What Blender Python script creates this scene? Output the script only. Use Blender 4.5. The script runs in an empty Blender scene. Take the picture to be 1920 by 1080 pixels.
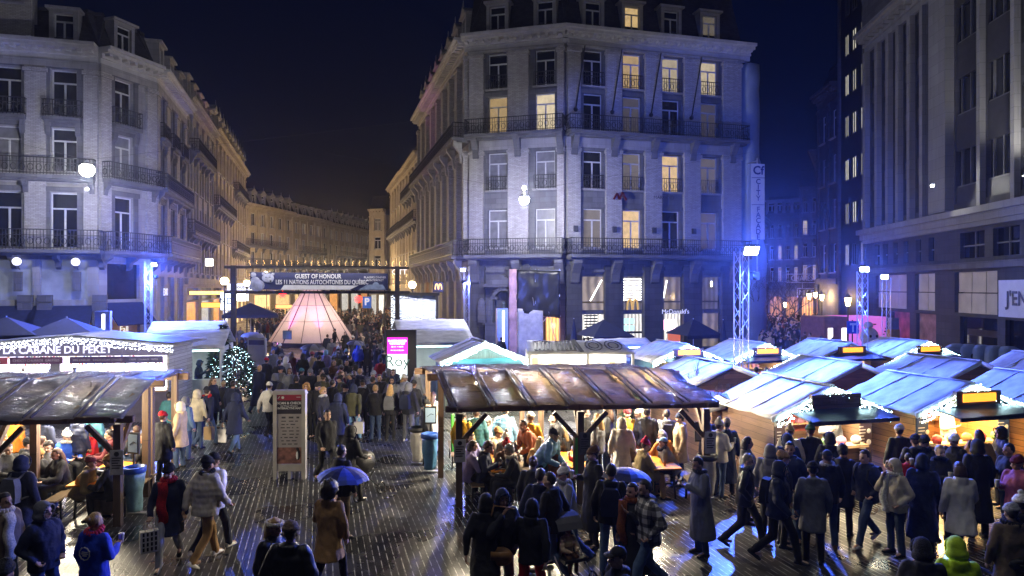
import bpy, bmesh, math, random
import numpy as np
from mathutils import Vector, Matrix, noise
SC = bpy.context.scene
COL = SC.collection
R = math.radians
# ------------------------------------------------------------------ camera
F = 1300.0
CAMH = 4.8
cam_d = bpy.data.cameras.new('camera')
cam = bpy.data.objects.new('camera', cam_d)
COL.objects.link(cam)
cam.location = (0, 0, CAMH)
cam.rotation_euler = (R(90), 0, 0)
cam_d.sensor_width = 36
cam_d.lens = 36 * F / 1920
cam_d.clip_start = 0.3
cam_d.clip_end = 3000
SC.camera = cam
# ------------------------------------------------------------------ night sky
SUN_EL, SUN_ROT = R(-2.2), R(200)
world = bpy.data.worlds.new('World')
SC.world = world
world.use_nodes = True
nt = world.node_tree
bg = nt.nodes['Background']
sky = nt.nodes.new('ShaderNodeTexSky')
sky.sky_type = 'NISHITA'
sky.sun_disc = False
sky.sun_elevation = SUN_EL
sky.sun_rotation = SUN_ROT
tint = nt.nodes.new('ShaderNodeMixRGB')
tint.blend_type = 'MULTIPLY'
tint.inputs[0].default_value = 1
tint.inputs[2].default_value = (0.022, 0.075, 0.44, 1)
nt.links.new(sky.outputs[0], tint.inputs[1])
nt.links.new(tint.outputs[0], bg.inputs[0])
bg.inputs[1].default_value = 0.13
sun_d = bpy.data.lights.new('ambient_fill_sun', 'SUN')  # faint blue sun added for a little ambient fill
sun_d.energy = 0.02
sun_d.angle = R(10)
sun_d.color = (0.6, 0.7, 1.0)
sun_o = bpy.data.objects.new('ambient_fill_sun', sun_d)
sun_o.rotation_euler = (R(35), 0, R(-20))
COL.objects.link(sun_o)
# ------------------------------------------------------------------ exposure, sampling
SC.render.engine = 'CYCLES'
SC.view_settings.view_transform = 'Standard'
SC.view_settings.look = 'None'
SC.view_settings.exposure = 0.3
SC.view_settings.gamma = 1.0
cy = SC.cycles
cy.use_denoising = True
cy.max_bounces = 5
cy.diffuse_bounces = 2
cy.glossy_bounces = 3
cy.transmission_bounces = 4
cy.transparent_max_bounces = 6
cy.caustics_reflective = False
cy.caustics_refractive = False
cy.sample_clamp_indirect = 4
cy.sample_clamp_direct = 0
SC.render.film_transparent = False

# ================================================================== helpers
def W(px, py, Y):
    return Vector(((px - 960) / F * Y, Y, CAMH - (py - 540) / F * Y))
def gY(py):
    return CAMH * F / (py - 540)
def G(px, py):
    y = gY(py)
    return Vector(((px - 960) / F * y, y, 0))
def XY(px, Y):
    return Vector(((px - 960) / F * Y, Y))

class MB:
    """collects shapes; build() links them as ONE mesh object"""
    def __init__(s):
        s.v, s.f, s.m = [], [], []
    def add(s, vs, fs, mi=0, M=None):
        o = len(s.v)
        if M is not None:
            vs = [M @ Vector(p) for p in vs]
        s.v.extend([tuple(p) for p in vs])
        s.f.extend([tuple(i + o for i in f) for f in fs])
        s.m.extend([mi] * len(fs))
        return s
    def quad(s, a, b, c, d, mi=0):
        return s.add([a, b, c, d], [(0, 1, 2, 3)], mi)
    def box(s, x0, x1, y0, y1, z0, z1, mi=0, M=None):
        vs = [(x0, y0, z0), (x1, y0, z0), (x1, y1, z0), (x0, y1, z0), (x0, y0, z1), (x1, y0, z1), (x1, y1, z1), (x0, y1, z1)]
        return s.add(vs, [(3, 2, 1, 0), (4, 5, 6, 7), (0, 1, 5, 4), (1, 2, 6, 5), (2, 3, 7, 6), (3, 0, 4, 7)], mi, M)
    def tube(s, p, q, r0, r1=None, n=8, mi=0, M=None):
        p, q = Vector(p), Vector(q)
        r1 = r0 if r1 is None else r1
        d = (q - p)
        if d.length < 1e-6:
            return s
        a = d.orthogonal().normalized(); b = d.normalized().cross(a)
        vs = []
        for c, r in ((p, r0), (q, r1)):
            for k in range(n):
                t = 2 * math.pi * k / n
                vs.append(c + (a * math.cos(t) + b * math.sin(t)) * r)
        fs = [(k, (k + 1) % n, n + (k + 1) % n, n + k) for k in range(n)]
        fs += [tuple(range(n - 1, -1, -1)), tuple(range(n, 2 * n))]
        return s.add(vs, fs, mi, M)
    def bar(s, p, q, w, h, mi=0, M=None, up=(0, 0, 1)):
        """rectangular beam p->q"""
        p, q = Vector(p), Vector(q)
        d = (q - p).normalized(); u = Vector(up)
        if abs(d.dot(u)) > .95: u = Vector((0, 1, 0))
        a = d.cross(u).normalized() * (w / 2); b = a.cross(d).normalized() * (h / 2)
        vs = [p - a - b, p + a - b, p + a + b, p - a + b, q - a - b, q + a - b, q + a + b, q - a + b]
        return s.add(vs, [(3, 2, 1, 0), (4, 5, 6, 7), (0, 1, 5, 4), (1, 2, 6, 5), (2, 3, 7, 6), (3, 0, 4, 7)], mi, M)
    def loft(s, rings, mi=0, M=None, cap=True):
        n = len(rings[0]); vs = [p for r in rings for p in r]; fs = []
        for i in range(len(rings) - 1):
            for k in range(n):
                fs.append((i * n + k, i * n + (k + 1) % n, (i + 1) * n + (k + 1) % n, (i + 1) * n + k))
        if cap:
            fs.append(tuple(range(n - 1, -1, -1))); fs.append(tuple(range((len(rings) - 1) * n, len(rings) * n)))
        return s.add(vs, fs, mi, M)
    def lathe(s, prof, c=(0, 0, 0), n=12, mi=0, M=None):
        rings = [[(c[0] + r * math.cos(2 * math.pi * k / n), c[1] + r * math.sin(2 * math.pi * k / n), c[2] + z) for k in range(n)] for r, z in prof]
        return s.loft(rings, mi, M)
    def ball(s, c, r, n=10, m=6, mi=0, M=None):
        if not hasattr(r, '__len__'): r = (r, r, r)
        rings = []
        for i in range(m + 1):
            t = math.pi * (i + .02) / (m + .04) 
            rings.append([(c[0] + r[0] * math.sin(t) * math.cos(2 * math.pi * k / n), c[1] + r[1] * math.sin(t) * math.sin(2 * math.pi * k / n), c[2] - r[2] * math.cos(t)) for k in range(n)])
        return s.loft(rings, mi, M)
    def octa(s, c, r, mi=0):
        x, y, z = c
        return s.add([(x + r, y, z), (x - r, y, z), (x, y + r, z), (x, y - r, z), (x, y, z + r), (x, y, z - r)],
                     [(0, 2, 4), (2, 1, 4), (1, 3, 4), (3, 0, 4), (2, 0, 5), (1, 2, 5), (3, 1, 5), (0, 3, 5)], mi)
    def prism(s, pts, y0, y1, mi=0, M=None):
        """polygon in xz extruded along y (pts counter-clockwise seen from -y)"""
        n = len(pts)
        vs = [(x, y0, z) for x, z in pts] + [(x, y1, z) for x, z in pts]
        fs = [tuple(range(n)), tuple(range(2 * n - 1, n - 1, -1))] + [(k, n + k, n + (k + 1) % n, (k + 1) % n) for k in range(n)]
        return s.add(vs, fs, mi, M)
    def mesh(s, name, mats, smooth=False):
        me = bpy.data.meshes.new(name)
        me.from_pydata(s.v, [], s.f)
        if not isinstance(mats, (list, tuple)): mats = [mats]
        for m in mats: me.materials.append(m)
        me.polygons.foreach_set('material_index', s.m)
        if smooth: me.polygons.foreach_set('use_smooth', [True] * len(me.polygons))
        me.update()
        return me
    def build(s, name, mats, parent=None, smooth=False, bevel=0):
        o = bpy.data.objects.new(name, s.mesh(name, mats, smooth))
        COL.objects.link(o)
        if parent is not None: o.parent = parent
        if bevel:
            b = o.modifiers.new('bevel', 'BEVEL'); b.width = bevel; b.segments = 1; b.limit_method = 'ANGLE'
        return o

def tag(o, label=None, cat=None, group=None, kind=None):
    if label: o['label'] = label
    if cat: o['category'] = cat
    if group: o['group'] = group
    if kind: o['kind'] = kind
    return o
def thing(name, label, cat, loc=(0, 0, 0), rz=0.0, group=None):
    o = bpy.data.objects.new(name, None)
    COL.objects.link(o)
    o.empty_display_size = .2
    o.location = loc; o.rotation_euler = (0, 0, rz)
    return tag(o, label, cat, group)
def part(o, me, name=None, loc=None, rz=None, mat=None):
    c = bpy.data.objects.new(name or me.name, me)
    COL.objects.link(c); c.parent = o
    if loc is not None: c.location = loc
    if rz is not None: c.rotation_euler = (0, 0, rz)
    if mat is not None:
        c.material_slots[0].link = 'OBJECT'; c.material_slots[0].material = mat
    return c
def lamp(name, kind, loc, power, color=(1, 1, 1), parent=None, size=.2, rot=None, spot=None, blend=.5, shape=None, size_y=None):
    d = bpy.data.lights.new(name, kind)
    d.energy = power; d.color = color
    if kind in ('POINT', 'SPOT'): d.shadow_soft_size = size
    if kind == 'AREA':
        d.size = size
        if size_y: d.shape = 'RECTANGLE'; d.size_y = size_y
    if spot: d.spot_size = R(spot); d.spot_blend = blend
    o = bpy.data.objects.new(name, d)
    COL.objects.link(o); o.location = loc
    if rot: o.rotation_euler = rot
    if parent is not None: o.parent = parent
    return o
def aim(o, target, world_loc=None):
    d = Vector(target) - Vector(world_loc if world_loc is not None else o.location)
    o.rotation_euler = d.to_track_quat('-Z', 'Y').to_euler()

def text_mesh(body, size, mat, extrude=.004, name='lettering', align='CENTER', bold=0.0, xs=1.0):
    cu = bpy.data.curves.new(name, 'FONT')
    cu.body = body; cu.size = size; cu.align_x = align; cu.align_y = 'CENTER'; cu.extrude = extrude; cu.offset = bold
    cu.resolution_u = 3
    ob = bpy.data.objects.new(name, cu)
    COL.objects.link(ob)
    bpy.context.view_layer.update()
    me = bpy.data.meshes.new_from_object(ob.evaluated_get(bpy.context.evaluated_depsgraph_get()))
    bpy.data.objects.remove(ob)
    # lay it in the xz plane facing -y
    me.transform(Matrix.Rotation(R(90), 4, 'X') @ Matrix.Diagonal((xs, 1, 1, 1)))
    me.materials.clear(); me.materials.append(mat); me.name = name
    return me
def text(parent, body, size, mat, loc, name='lettering', **k):
    return part(parent, text_mesh(body, size, mat, name=name, **k), name, loc)

# ------------------------------------------------------------------ materials
def rgb(h):
    """sRGB hex -> linear"""
    h = h.lstrip('#')
    return tuple(((c / 12.92) if c <= .04045 else ((c + .055) / 1.055) ** 2.4) for c in (int(h[i:i + 2], 16) / 255 for i in (0, 2, 4)))
_M = {}
def pm(name, col, rough=.7, var=.25, scale=4.0, bump=0.0, bscale=40.0, metal=0.0, emit=None, es=0.0, stretch=None, spec=.5, coat=0.0):
    """principled material with noise in its colour and surface"""
    if name in _M: return _M[name]
    m = bpy.data.materials.new(name); m.use_nodes = True
    n = m.node_tree.nodes; l = m.node_tree.links; b = n['Principled BSDF']
    b.inputs['Roughness'].default_value = rough; b.inputs['Metallic'].default_value = metal
    b.inputs['Specular IOR Level'].default_value = spec
    if coat: b.inputs['Coat Weight'].default_value = coat; b.inputs['Coat Roughness'].default_value = .12
    tc = n.new('ShaderNodeTexCoord'); src = tc.outputs['Object']
    if stretch:
        mp = n.new('ShaderNodeMapping'); mp.inputs['Scale'].default_value = stretch; l.new(src, mp.inputs[0]); src = mp.outputs[0]
    if var:
        no = n.new('ShaderNodeTexNoise'); no.inputs['Scale'].default_value = scale; no.inputs['Detail'].default_value = 5
        l.new(src, no.inputs['Vector'])
        cr = n.new('ShaderNodeValToRGB')
        cr.color_ramp.elements[0].position = .3; cr.color_ramp.elements[1].position = .7
        cr.color_ramp.elements[0].color = tuple(max(0, c * (1 - var)) for c in col) + (1,)
        cr.color_ramp.elements[1].color = tuple(min(1, c * (1 + var)) for c in col) + (1,)
        l.new(no.outputs[0], cr.inputs[0]); l.new(cr.outputs[0], b.inputs['Base Color'])
    else:
        b.inputs['Base Color'].default_value = tuple(col) + (1,)
    if bump:
        n2 = n.new('ShaderNodeTexNoise'); n2.inputs['Scale'].default_value = bscale; n2.inputs['Detail'].default_value = 4
        l.new(src, n2.inputs['Vector'])
        bu = n.new('ShaderNodeBump'); bu.inputs['Strength'].default_value = bump; bu.inputs['Distance'].default_value = .02
        l.new(n2.outputs[0], bu.inputs['Height']); l.new(bu.outputs[0], b.inputs['Normal'])
    if emit:
        b.inputs['Emission Color'].default_value = tuple(emit) + (1,); b.inputs['Emission Strength'].default_value = es
    _M[name] = m
    return m
def em(name, col, s, base=None):
    """something that gives off light"""
    if name in _M: return _M[name]
    m = bpy.data.materials.new(name); m.use_nodes = True
    b = m.node_tree.nodes['Principled BSDF']
    b.inputs['Base Color'].default_value = tuple(base or col) + (1,)
    b.inputs['Emission Color'].default_value = tuple(col) + (1,); b.inputs['Emission Strength'].default_value = s
    _M[name] = m
    return m
def masonry(name, col, bw=.5, bh=.25, mortar=.012, var=.2, dark=.55, rough=.85, bump=.5, stain=.35):
    """stone or brick courses in the wall's own x-z plane"""
    if name in _M: return _M[name]
    m = bpy.data.materials.new(name); m.use_nodes = True
    n = m.node_tree.nodes; l = m.node_tree.links; b = n['Principled BSDF']
    b.inputs['Roughness'].default_value = rough
    tc = n.new('ShaderNodeTexCoord')
    se = n.new('ShaderNodeSeparateXYZ'); l.new(tc.outputs['Object'], se.inputs[0])
    ad = n.new('ShaderNodeMath'); ad.operation = 'ADD'; l.new(se.outputs[0], ad.inputs[0]); l.new(se.outputs[1], ad.inputs[1])
    cb = n.new('ShaderNodeCombineXYZ'); l.new(ad.outputs[0], cb.inputs[0]); l.new(se.outputs[2], cb.inputs[1])
    br = n.new('ShaderNodeTexBrick'); l.new(cb.outputs[0], br.inputs['Vector'])
    br.inputs['Scale'].default_value = 1; br.inputs['Brick Width'].default_value = bw; br.inputs['Row Height'].default_value = bh
    br.inputs['Mortar Size'].default_value = mortar; br.inputs['Mortar Smooth'].default_value = .3
    br.inputs['Color1'].default_value = tuple(c * (1 - var) for c in col) + (1,)
    br.inputs['Color2'].default_value = tuple(min(1, c * (1 + var)) for c in col) + (1,)
    br.inputs['Mortar'].default_value = tuple(c * dark for c in col) + (1,)
    no = n.new('ShaderNodeTexNoise'); no.inputs['Scale'].default_value = .9; no.inputs['Detail'].default_value = 7; no.inputs['Roughness'].default_value = .65
    mp = n.new('ShaderNodeMapping'); mp.inputs['Scale'].default_value = (1, 1, .35); l.new(tc.outputs['Object'], mp.inputs[0]); l.new(mp.outputs[0], no.inputs['Vector'])
    cr = n.new('ShaderNodeValToRGB'); cr.color_ramp.elements[0].position = .3; cr.color_ramp.elements[1].position = .65
    cr.color_ramp.elements[0].color = (1 - stain,) * 3 + (1,); cr.color_ramp.elements[1].color = (1, 1, 1, 1)
    m2 = n.new('ShaderNodeMapping'); m2.inputs['Scale'].default_value = (2.6, 2.6, .16); l.new(tc.outputs['Object'], m2.inputs[0]); n2 = n.new('ShaderNodeTexNoise'); n2.inputs['Scale'].default_value = 1; n2.inputs['Detail'].default_value = 4; l.new(m2.outputs[0], n2.inputs['Vector'])
    mi = n.new('ShaderNodeMath'); mi.operation = 'MULTIPLY_ADD'; mi.inputs[1].default_value = .55; l.new(n2.outputs[0], mi.inputs[0]); mh = n.new('ShaderNodeMath'); mh.operation = 'MULTIPLY'; mh.inputs[1].default_value = .5; l.new(no.outputs[0], mh.inputs[0]); l.new(mh.outputs[0], mi.inputs[2])
    l.new(mi.outputs[0], cr.inputs[0])
    mx = n.new('ShaderNodeMixRGB'); mx.blend_type = 'MULTIPLY'; mx.inputs[0].default_value = 1
    l.new(br.outputs['Color'], mx.inputs[1]); l.new(cr.outputs[0], mx.inputs[2]); l.new(mx.outputs[0], b.inputs['Base Color'])
    bu = n.new('ShaderNodeBump'); bu.inputs['Strength'].default_value = bump; bu.inputs['Distance'].default_value = .02; bu.invert = True
    l.new(br.outputs['Fac'], bu.inputs['Height']); l.new(bu.outputs[0], b.inputs['Normal'])
    _M[name] = m
    return m
def planks(name, col, w=.14, vertical=False, rough=.6, var=.25):
    if name in _M: return _M[name]
    m = bpy.data.materials.new(name); m.use_nodes = True
    n = m.node_tree.nodes; l = m.node_tree.links; b = n['Principled BSDF']; b.inputs['Roughness'].default_value = rough
    tc = n.new('ShaderNodeTexCoord'); se = n.new('ShaderNodeSeparateXYZ'); l.new(tc.outputs['Object'], se.inputs[0])
    ad = n.new('ShaderNodeMath'); ad.operation = 'ADD'; l.new(se.outputs[0], ad.inputs[0]); l.new(se.outputs[1], ad.inputs[1])
    cb = n.new('ShaderNodeCombineXYZ')
    l.new(ad.outputs[0], cb.inputs[1 if vertical else 0]); l.new(se.outputs[2], cb.inputs[0 if vertical else 1])
    br = n.new('ShaderNodeTexBrick'); l.new(cb.outputs[0], br.inputs['Vector'])
    br.inputs['Scale'].default_value = 1; br.inputs['Brick Width'].default_value = 2.6; br.inputs['Row Height'].default_value = w; br.inputs['Mortar Size'].default_value = .006
    br.inputs['Color1'].default_value = tuple(c * (1 - var) for c in col) + (1,); br.inputs['Color2'].default_value = tuple(min(1, c * (1 + var)) for c in col) + (1,)
    br.inputs['Mortar'].default_value = tuple(c * .25 for c in col) + (1,)
    no = n.new('ShaderNodeTexNoise'); no.inputs['Scale'].default_value = 3; no.inputs['Detail'].default_value = 6
    mp = n.new('ShaderNodeMapping'); mp.inputs['Scale'].default_value = (1, 14, 1); l.new(cb.outputs[0], mp.inputs[0]); l.new(mp.outputs[0], no.inputs['Vector'])
    mx = n.new('ShaderNodeMixRGB'); mx.blend_type = 'OVERLAY'; mx.inputs[0].default_value = .5
    l.new(br.outputs['Color'], mx.inputs[1]); l.new(no.outputs[0], mx.inputs[2]); l.new(mx.outputs[0], b.inputs['Base Color'])
    bu = n.new('ShaderNodeBump'); bu.inputs['Strength'].default_value = .4; bu.inputs['Distance'].default_value = .01; bu.invert = True
    l.new(br.outputs['Fac'], bu.inputs['Height']); l.new(bu.outputs[0], b.inputs['Normal'])
    _M[name] = m
    return m
def wet_paving():
    m = bpy.data.materials.new('wet_paving'); m.use_nodes = True
    n = m.node_tree.nodes; l = m.node_tree.links; b = n['Principled BSDF']
    tc = n.new('ShaderNodeTexCoord')
    mp = n.new('ShaderNodeMapping'); mp.inputs['Rotation'].default_value = (0, 0, R(-90 - 15.6)); l.new(tc.outputs['Object'], mp.inputs[0])
    def bricks(width, mortar):
        br = n.new('ShaderNodeTexBrick'); l.new(mp.outputs[0], br.inputs['Vector'])
        br.inputs['Scale'].default_value = 1; br.inputs['Brick Width'].default_value = width; br.inputs['Row Height'].default_value = .118
        br.inputs['Mortar Size'].default_value = mortar; br.inputs['Mortar Smooth'].default_value = .2; br.offset = .37
        br.inputs['Color1'].default_value = (.012, .012, .014, 1); br.inputs['Color2'].default_value = (.040, .041, .045, 1); br.inputs['Mortar'].default_value = (.02, .02, .02, 1)
        return br
    br = bricks(.42, .008); ln = bricks(900, .0075)
    # wet glint of the long joints painted in as pale broken dashes
    no = n.new('ShaderNodeTexNoise'); no.inputs['Scale'].default_value = .55; no.inputs['Detail'].default_value = 6; l.new(tc.outputs['Object'], no.inputs['Vector'])
    m3 = n.new('ShaderNodeMapping'); m3.inputs['Scale'].default_value = (4.2, 8.5, 1); l.new(mp.outputs[0], m3.inputs[0])
    n3 = n.new('ShaderNodeTexNoise'); n3.inputs['Scale'].default_value = 1; n3.inputs['Detail'].default_value = 2; l.new(m3.outputs[0], n3.inputs['Vector'])
    cr = n.new('ShaderNodeValToRGB'); cr.color_ramp.elements[0].position = .42; cr.color_ramp.elements[1].position = .56; l.new(n3.outputs[0], cr.inputs[0])
    ma = n.new('ShaderNodeMath'); ma.operation = 'MULTIPLY'; l.new(ln.outputs['Fac'], ma.inputs[0]); l.new(cr.outputs[0], ma.inputs[1])
    mx = n.new('ShaderNodeMixRGB'); l.new(br.outputs['Color'], mx.inputs[1]); mx.inputs[2].default_value = (.60, .60, .58, 1); l.new(ma.outputs[0], mx.inputs[0])
    l.new(mx.outputs[0], b.inputs['Base Color'])
    r2 = n.new('ShaderNodeMapRange'); r2.inputs[1].default_value = .35; r2.inputs[2].default_value = .65; r2.inputs[3].default_value = .17; r2.inputs[4].default_value = .50
    l.new(no.outputs[0], r2.inputs[0]); l.new(r2.outputs[0], b.inputs['Roughness'])
    b.inputs['Specular IOR Level'].default_value = 1.0
    n4 = n.new('ShaderNodeTexNoise'); n4.inputs['Scale'].default_value = 26; n4.inputs['Detail'].default_value = 3; l.new(tc.outputs['Object'], n4.inputs['Vector'])
    ad = n.new('ShaderNodeMath'); ad.operation = 'MULTIPLY_ADD'; ad.inputs[1].default_value = -1.3; l.new(br.outputs['Fac'], ad.inputs[0]); l.new(n4.outputs[0], ad.inputs[2])
    bu = n.new('ShaderNodeBump'); bu.inputs['Distance'].default_value = .014
    r3 = n.new('ShaderNodeMapRange'); r3.inputs[1].default_value = .40; r3.inputs[2].default_value = .58; r3.inputs[3].default_value = .10; r3.inputs[4].default_value = .55; l.new(no.outputs[0], r3.inputs[0]); l.new(r3.outputs[0], bu.inputs['Strength'])
    l.new(ad.outputs[0], bu.inputs['Height']); l.new(bu.outputs[0], b.inputs['Normal'])
    return m
def glass(name, tintc, rough=.05):
    return pm(name, tintc, rough=rough, var=.3, scale=1.5, spec=.8)
def curtain_lit(name, col, s, fold=9):
    """a lit room behind curtains: emission with folds and a darker lower part of furniture"""
    if name in _M: return _M[name]
    m = bpy.data.materials.new(name); m.use_nodes = True
    n = m.node_tree.nodes; l = m.node_tree.links; b = n['Principled BSDF']
    tc = n.new('ShaderNodeTexCoord')
    wv = n.new('ShaderNodeTexWave'); wv.inputs['Scale'].default_value = fold; wv.inputs['Distortion'].default_value = 2.5; l.new(tc.outputs['Object'], wv.inputs['Vector'])
    no = n.new('ShaderNodeTexNoise'); no.inputs['Scale'].default_value = 2.3; l.new(tc.outputs['Object'], no.inputs['Vector'])
    mx = n.new('ShaderNodeMath'); mx.operation = 'MULTIPLY'; l.new(wv.outputs[1], mx.inputs[0]); l.new(no.outputs[0], mx.inputs[1])
    cr = n.new('ShaderNodeValToRGB'); cr.color_ramp.elements[0].position = .02; cr.color_ramp.elements[1].position = .5
    cr.color_ramp.elements[0].color = tuple(c * .35 for c in col) + (1,); cr.color_ramp.elements[1].color = tuple(col) + (1,)
    l.new(mx.outputs[0], cr.inputs[0]); l.new(cr.outputs[0], b.inputs['Emission Color'])
    oi = n.new('ShaderNodeObjectInfo'); mr = n.new('ShaderNodeMapRange'); mr.inputs[3].default_value = s * .4; mr.inputs[4].default_value = s * 1.35; l.new(oi.outputs['Random'], mr.inputs[0]); l.new(mr.outputs[0], b.inputs['Emission Strength'])
    b.inputs['Base Color'].default_value = (.1, .09, .08, 1); b.inputs['Roughness'].default_value = .1
    _M[name] = m
    return m

MAT = dict(
    white_frame=pm('white_frame', (.55, .55, .53), .5, .1),
    dark_frame=pm('dark_frame', (.05, .05, .055), .5, .2),
    glass_dark=glass('glass_dark', (.012, .013, .017)),
    glass_blind=pm('glass_blind', (.16, .16, .17), .35, .25, 2.0),
    lit_warm=curtain_lit('lit_warm', (1, .68, .30), 1.0),
    lit_pale=curtain_lit('lit_pale', (1, .82, .52), 0.7),
    lit_dim=curtain_lit('lit_dim', (.62, .52, .38), 0.22),
    iron=pm('iron', (.018, .018, .02), .5, .2),
    slate=masonry('slate', (.03, .03, .034), .3, .16, .01, .3, .4),
    alu=pm('alu', (.55, .56, .6), .35, .1, metal=.7),
    dark_wood=planks('dark_wood', (.17, .095, .05), .16),
    post_wood=planks('post_wood', (.16, .10, .06), .3, True),
    orange_wood=planks('orange_wood', (.52, .25, .08), .15),
    pale_wood=planks('pale_wood', (.45, .30, .16), .15),
    black=pm('black', (.012, .012, .013), .5, .2),
    white=pm('white', (.72, .72, .70), .6, .08),
    white_tarp=pm('white_tarp', (.66, .66, .66), .55, .22, 2.2, .6, 6, stretch=(1, 1.8, 1)),
    brass=pm('brass', (.35, .24, .08), .35, .2, metal=.8),
)
# ================================================================== ground
TH = R(15.5)                                   # the square's and the boulevard's shared axis
RX = Vector((math.cos(TH), math.sin(TH)))      # across the square, to the right
DY = Vector((-math.sin(TH), math.cos(TH)))     # up the boulevard
g = MB(); g.quad((-400, -60, 0), (400, -60, 0), (400, 700, 0), (-400, 700, 0))
tag(g.build('ground', wet_paving()), kind='structure')

# ================================================================== buildings
_wm = {}
def window_meshes(w, h, style):
    k = (round(w, 2), round(h, 2), style)
    if k in _wm: return _wm[k]
    fm = MAT['dark_frame'] if 'd' in style else MAT['white_frame']
    f = MB(); t = .07
    f.box(-w / 2, -w / 2 + t, .0, .08, 0, h); f.box(w / 2 - t, w / 2, .0, .08, 0, h)
    f.box(-w / 2 + t, w / 2 - t, .0, .08, 0, t); f.box(-w / 2 + t, w / 2 - t, .0, .08, h - t, h)
    if 't' in style:
        zt = h * .70
        f.box(-w / 2 + t, w / 2 - t, -.02, .06, zt, zt + .09)
        f.box(-.05, .05, -.01, .07, t, zt)
    elif 'x' in style:
        f.box(-.045, .045, -.01, .07, t, h - t)
    elif 'g' in style:
        for q in (1, 2): f.box(-w / 2 + w * q / 3 - .03, -w / 2 + w * q / 3 + .03, .0, .06, t, h - t)
        f.box(-w / 2 + t, w / 2 - t, .005, .055, h * .66, h * .66 + .06)
    p = MB(); p.box(-w / 2 + .02, w / 2 - .02, .045, .06, .02, h - .02)
    s = MB()
    s.box(-w / 2 - .18, w / 2 + .18, -.30, -.02, -.12, -.01)          # sill
    r = (f.mesh('window', fm), p.mesh('pane', MAT['glass_dark']), s.mesh('sill', STONE['pale']))
    _wm[k] = r
    return r
STONE = dict(
    light=masonry('cornice_lit_stone', (.52, .51, .50), .9, .38, .006, .06, .75, stain=.25),  # cornice stone made paler for the light it catches from below
    pale=masonry('pale_stone', (.34, .33, .32), .9, .38, .008, .10, .7),
    brick=masonry('pale_brick', (.42, .40, .38), .26, .085, .010, .16, .55, stain=.25),
    dark=masonry('blue_stone', (.135, .135, .145), .8, .36, .010, .15, .6),
    darker=masonry('dark_stone', (.075, .075, .082), .9, .4, .012, .15, .6),
    cream=masonry('cream_render', (.44, .38, .29), 1.2, .5, .004, .06, .8),
    warm=masonry('warm_stone', (.40, .35, .28), .9, .4, .006, .08, .75),
    grey=masonry('grey_slab', (.30, .30, .31), 1.3, .62, .010, .07, .6, stain=.25),
)
def frame_of(P0, P1):
    P0, P1 = Vector(P0[:2]), Vector(P1[:2]); d = P1 - P0
    return P0, math.atan2(d.y, d.x), d.length
def u_at(px, P0, P1):
    """distance along the wall P0->P1 where the ray of picture column px meets it"""
    P0, P1 = Vector(P0[:2]), Vector(P1[:2]); d = (P1 - P0).normalized(); k = (px - 960) / F
    return (k * P0.y - P0.x) / (d.x - k * d.y)
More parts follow.
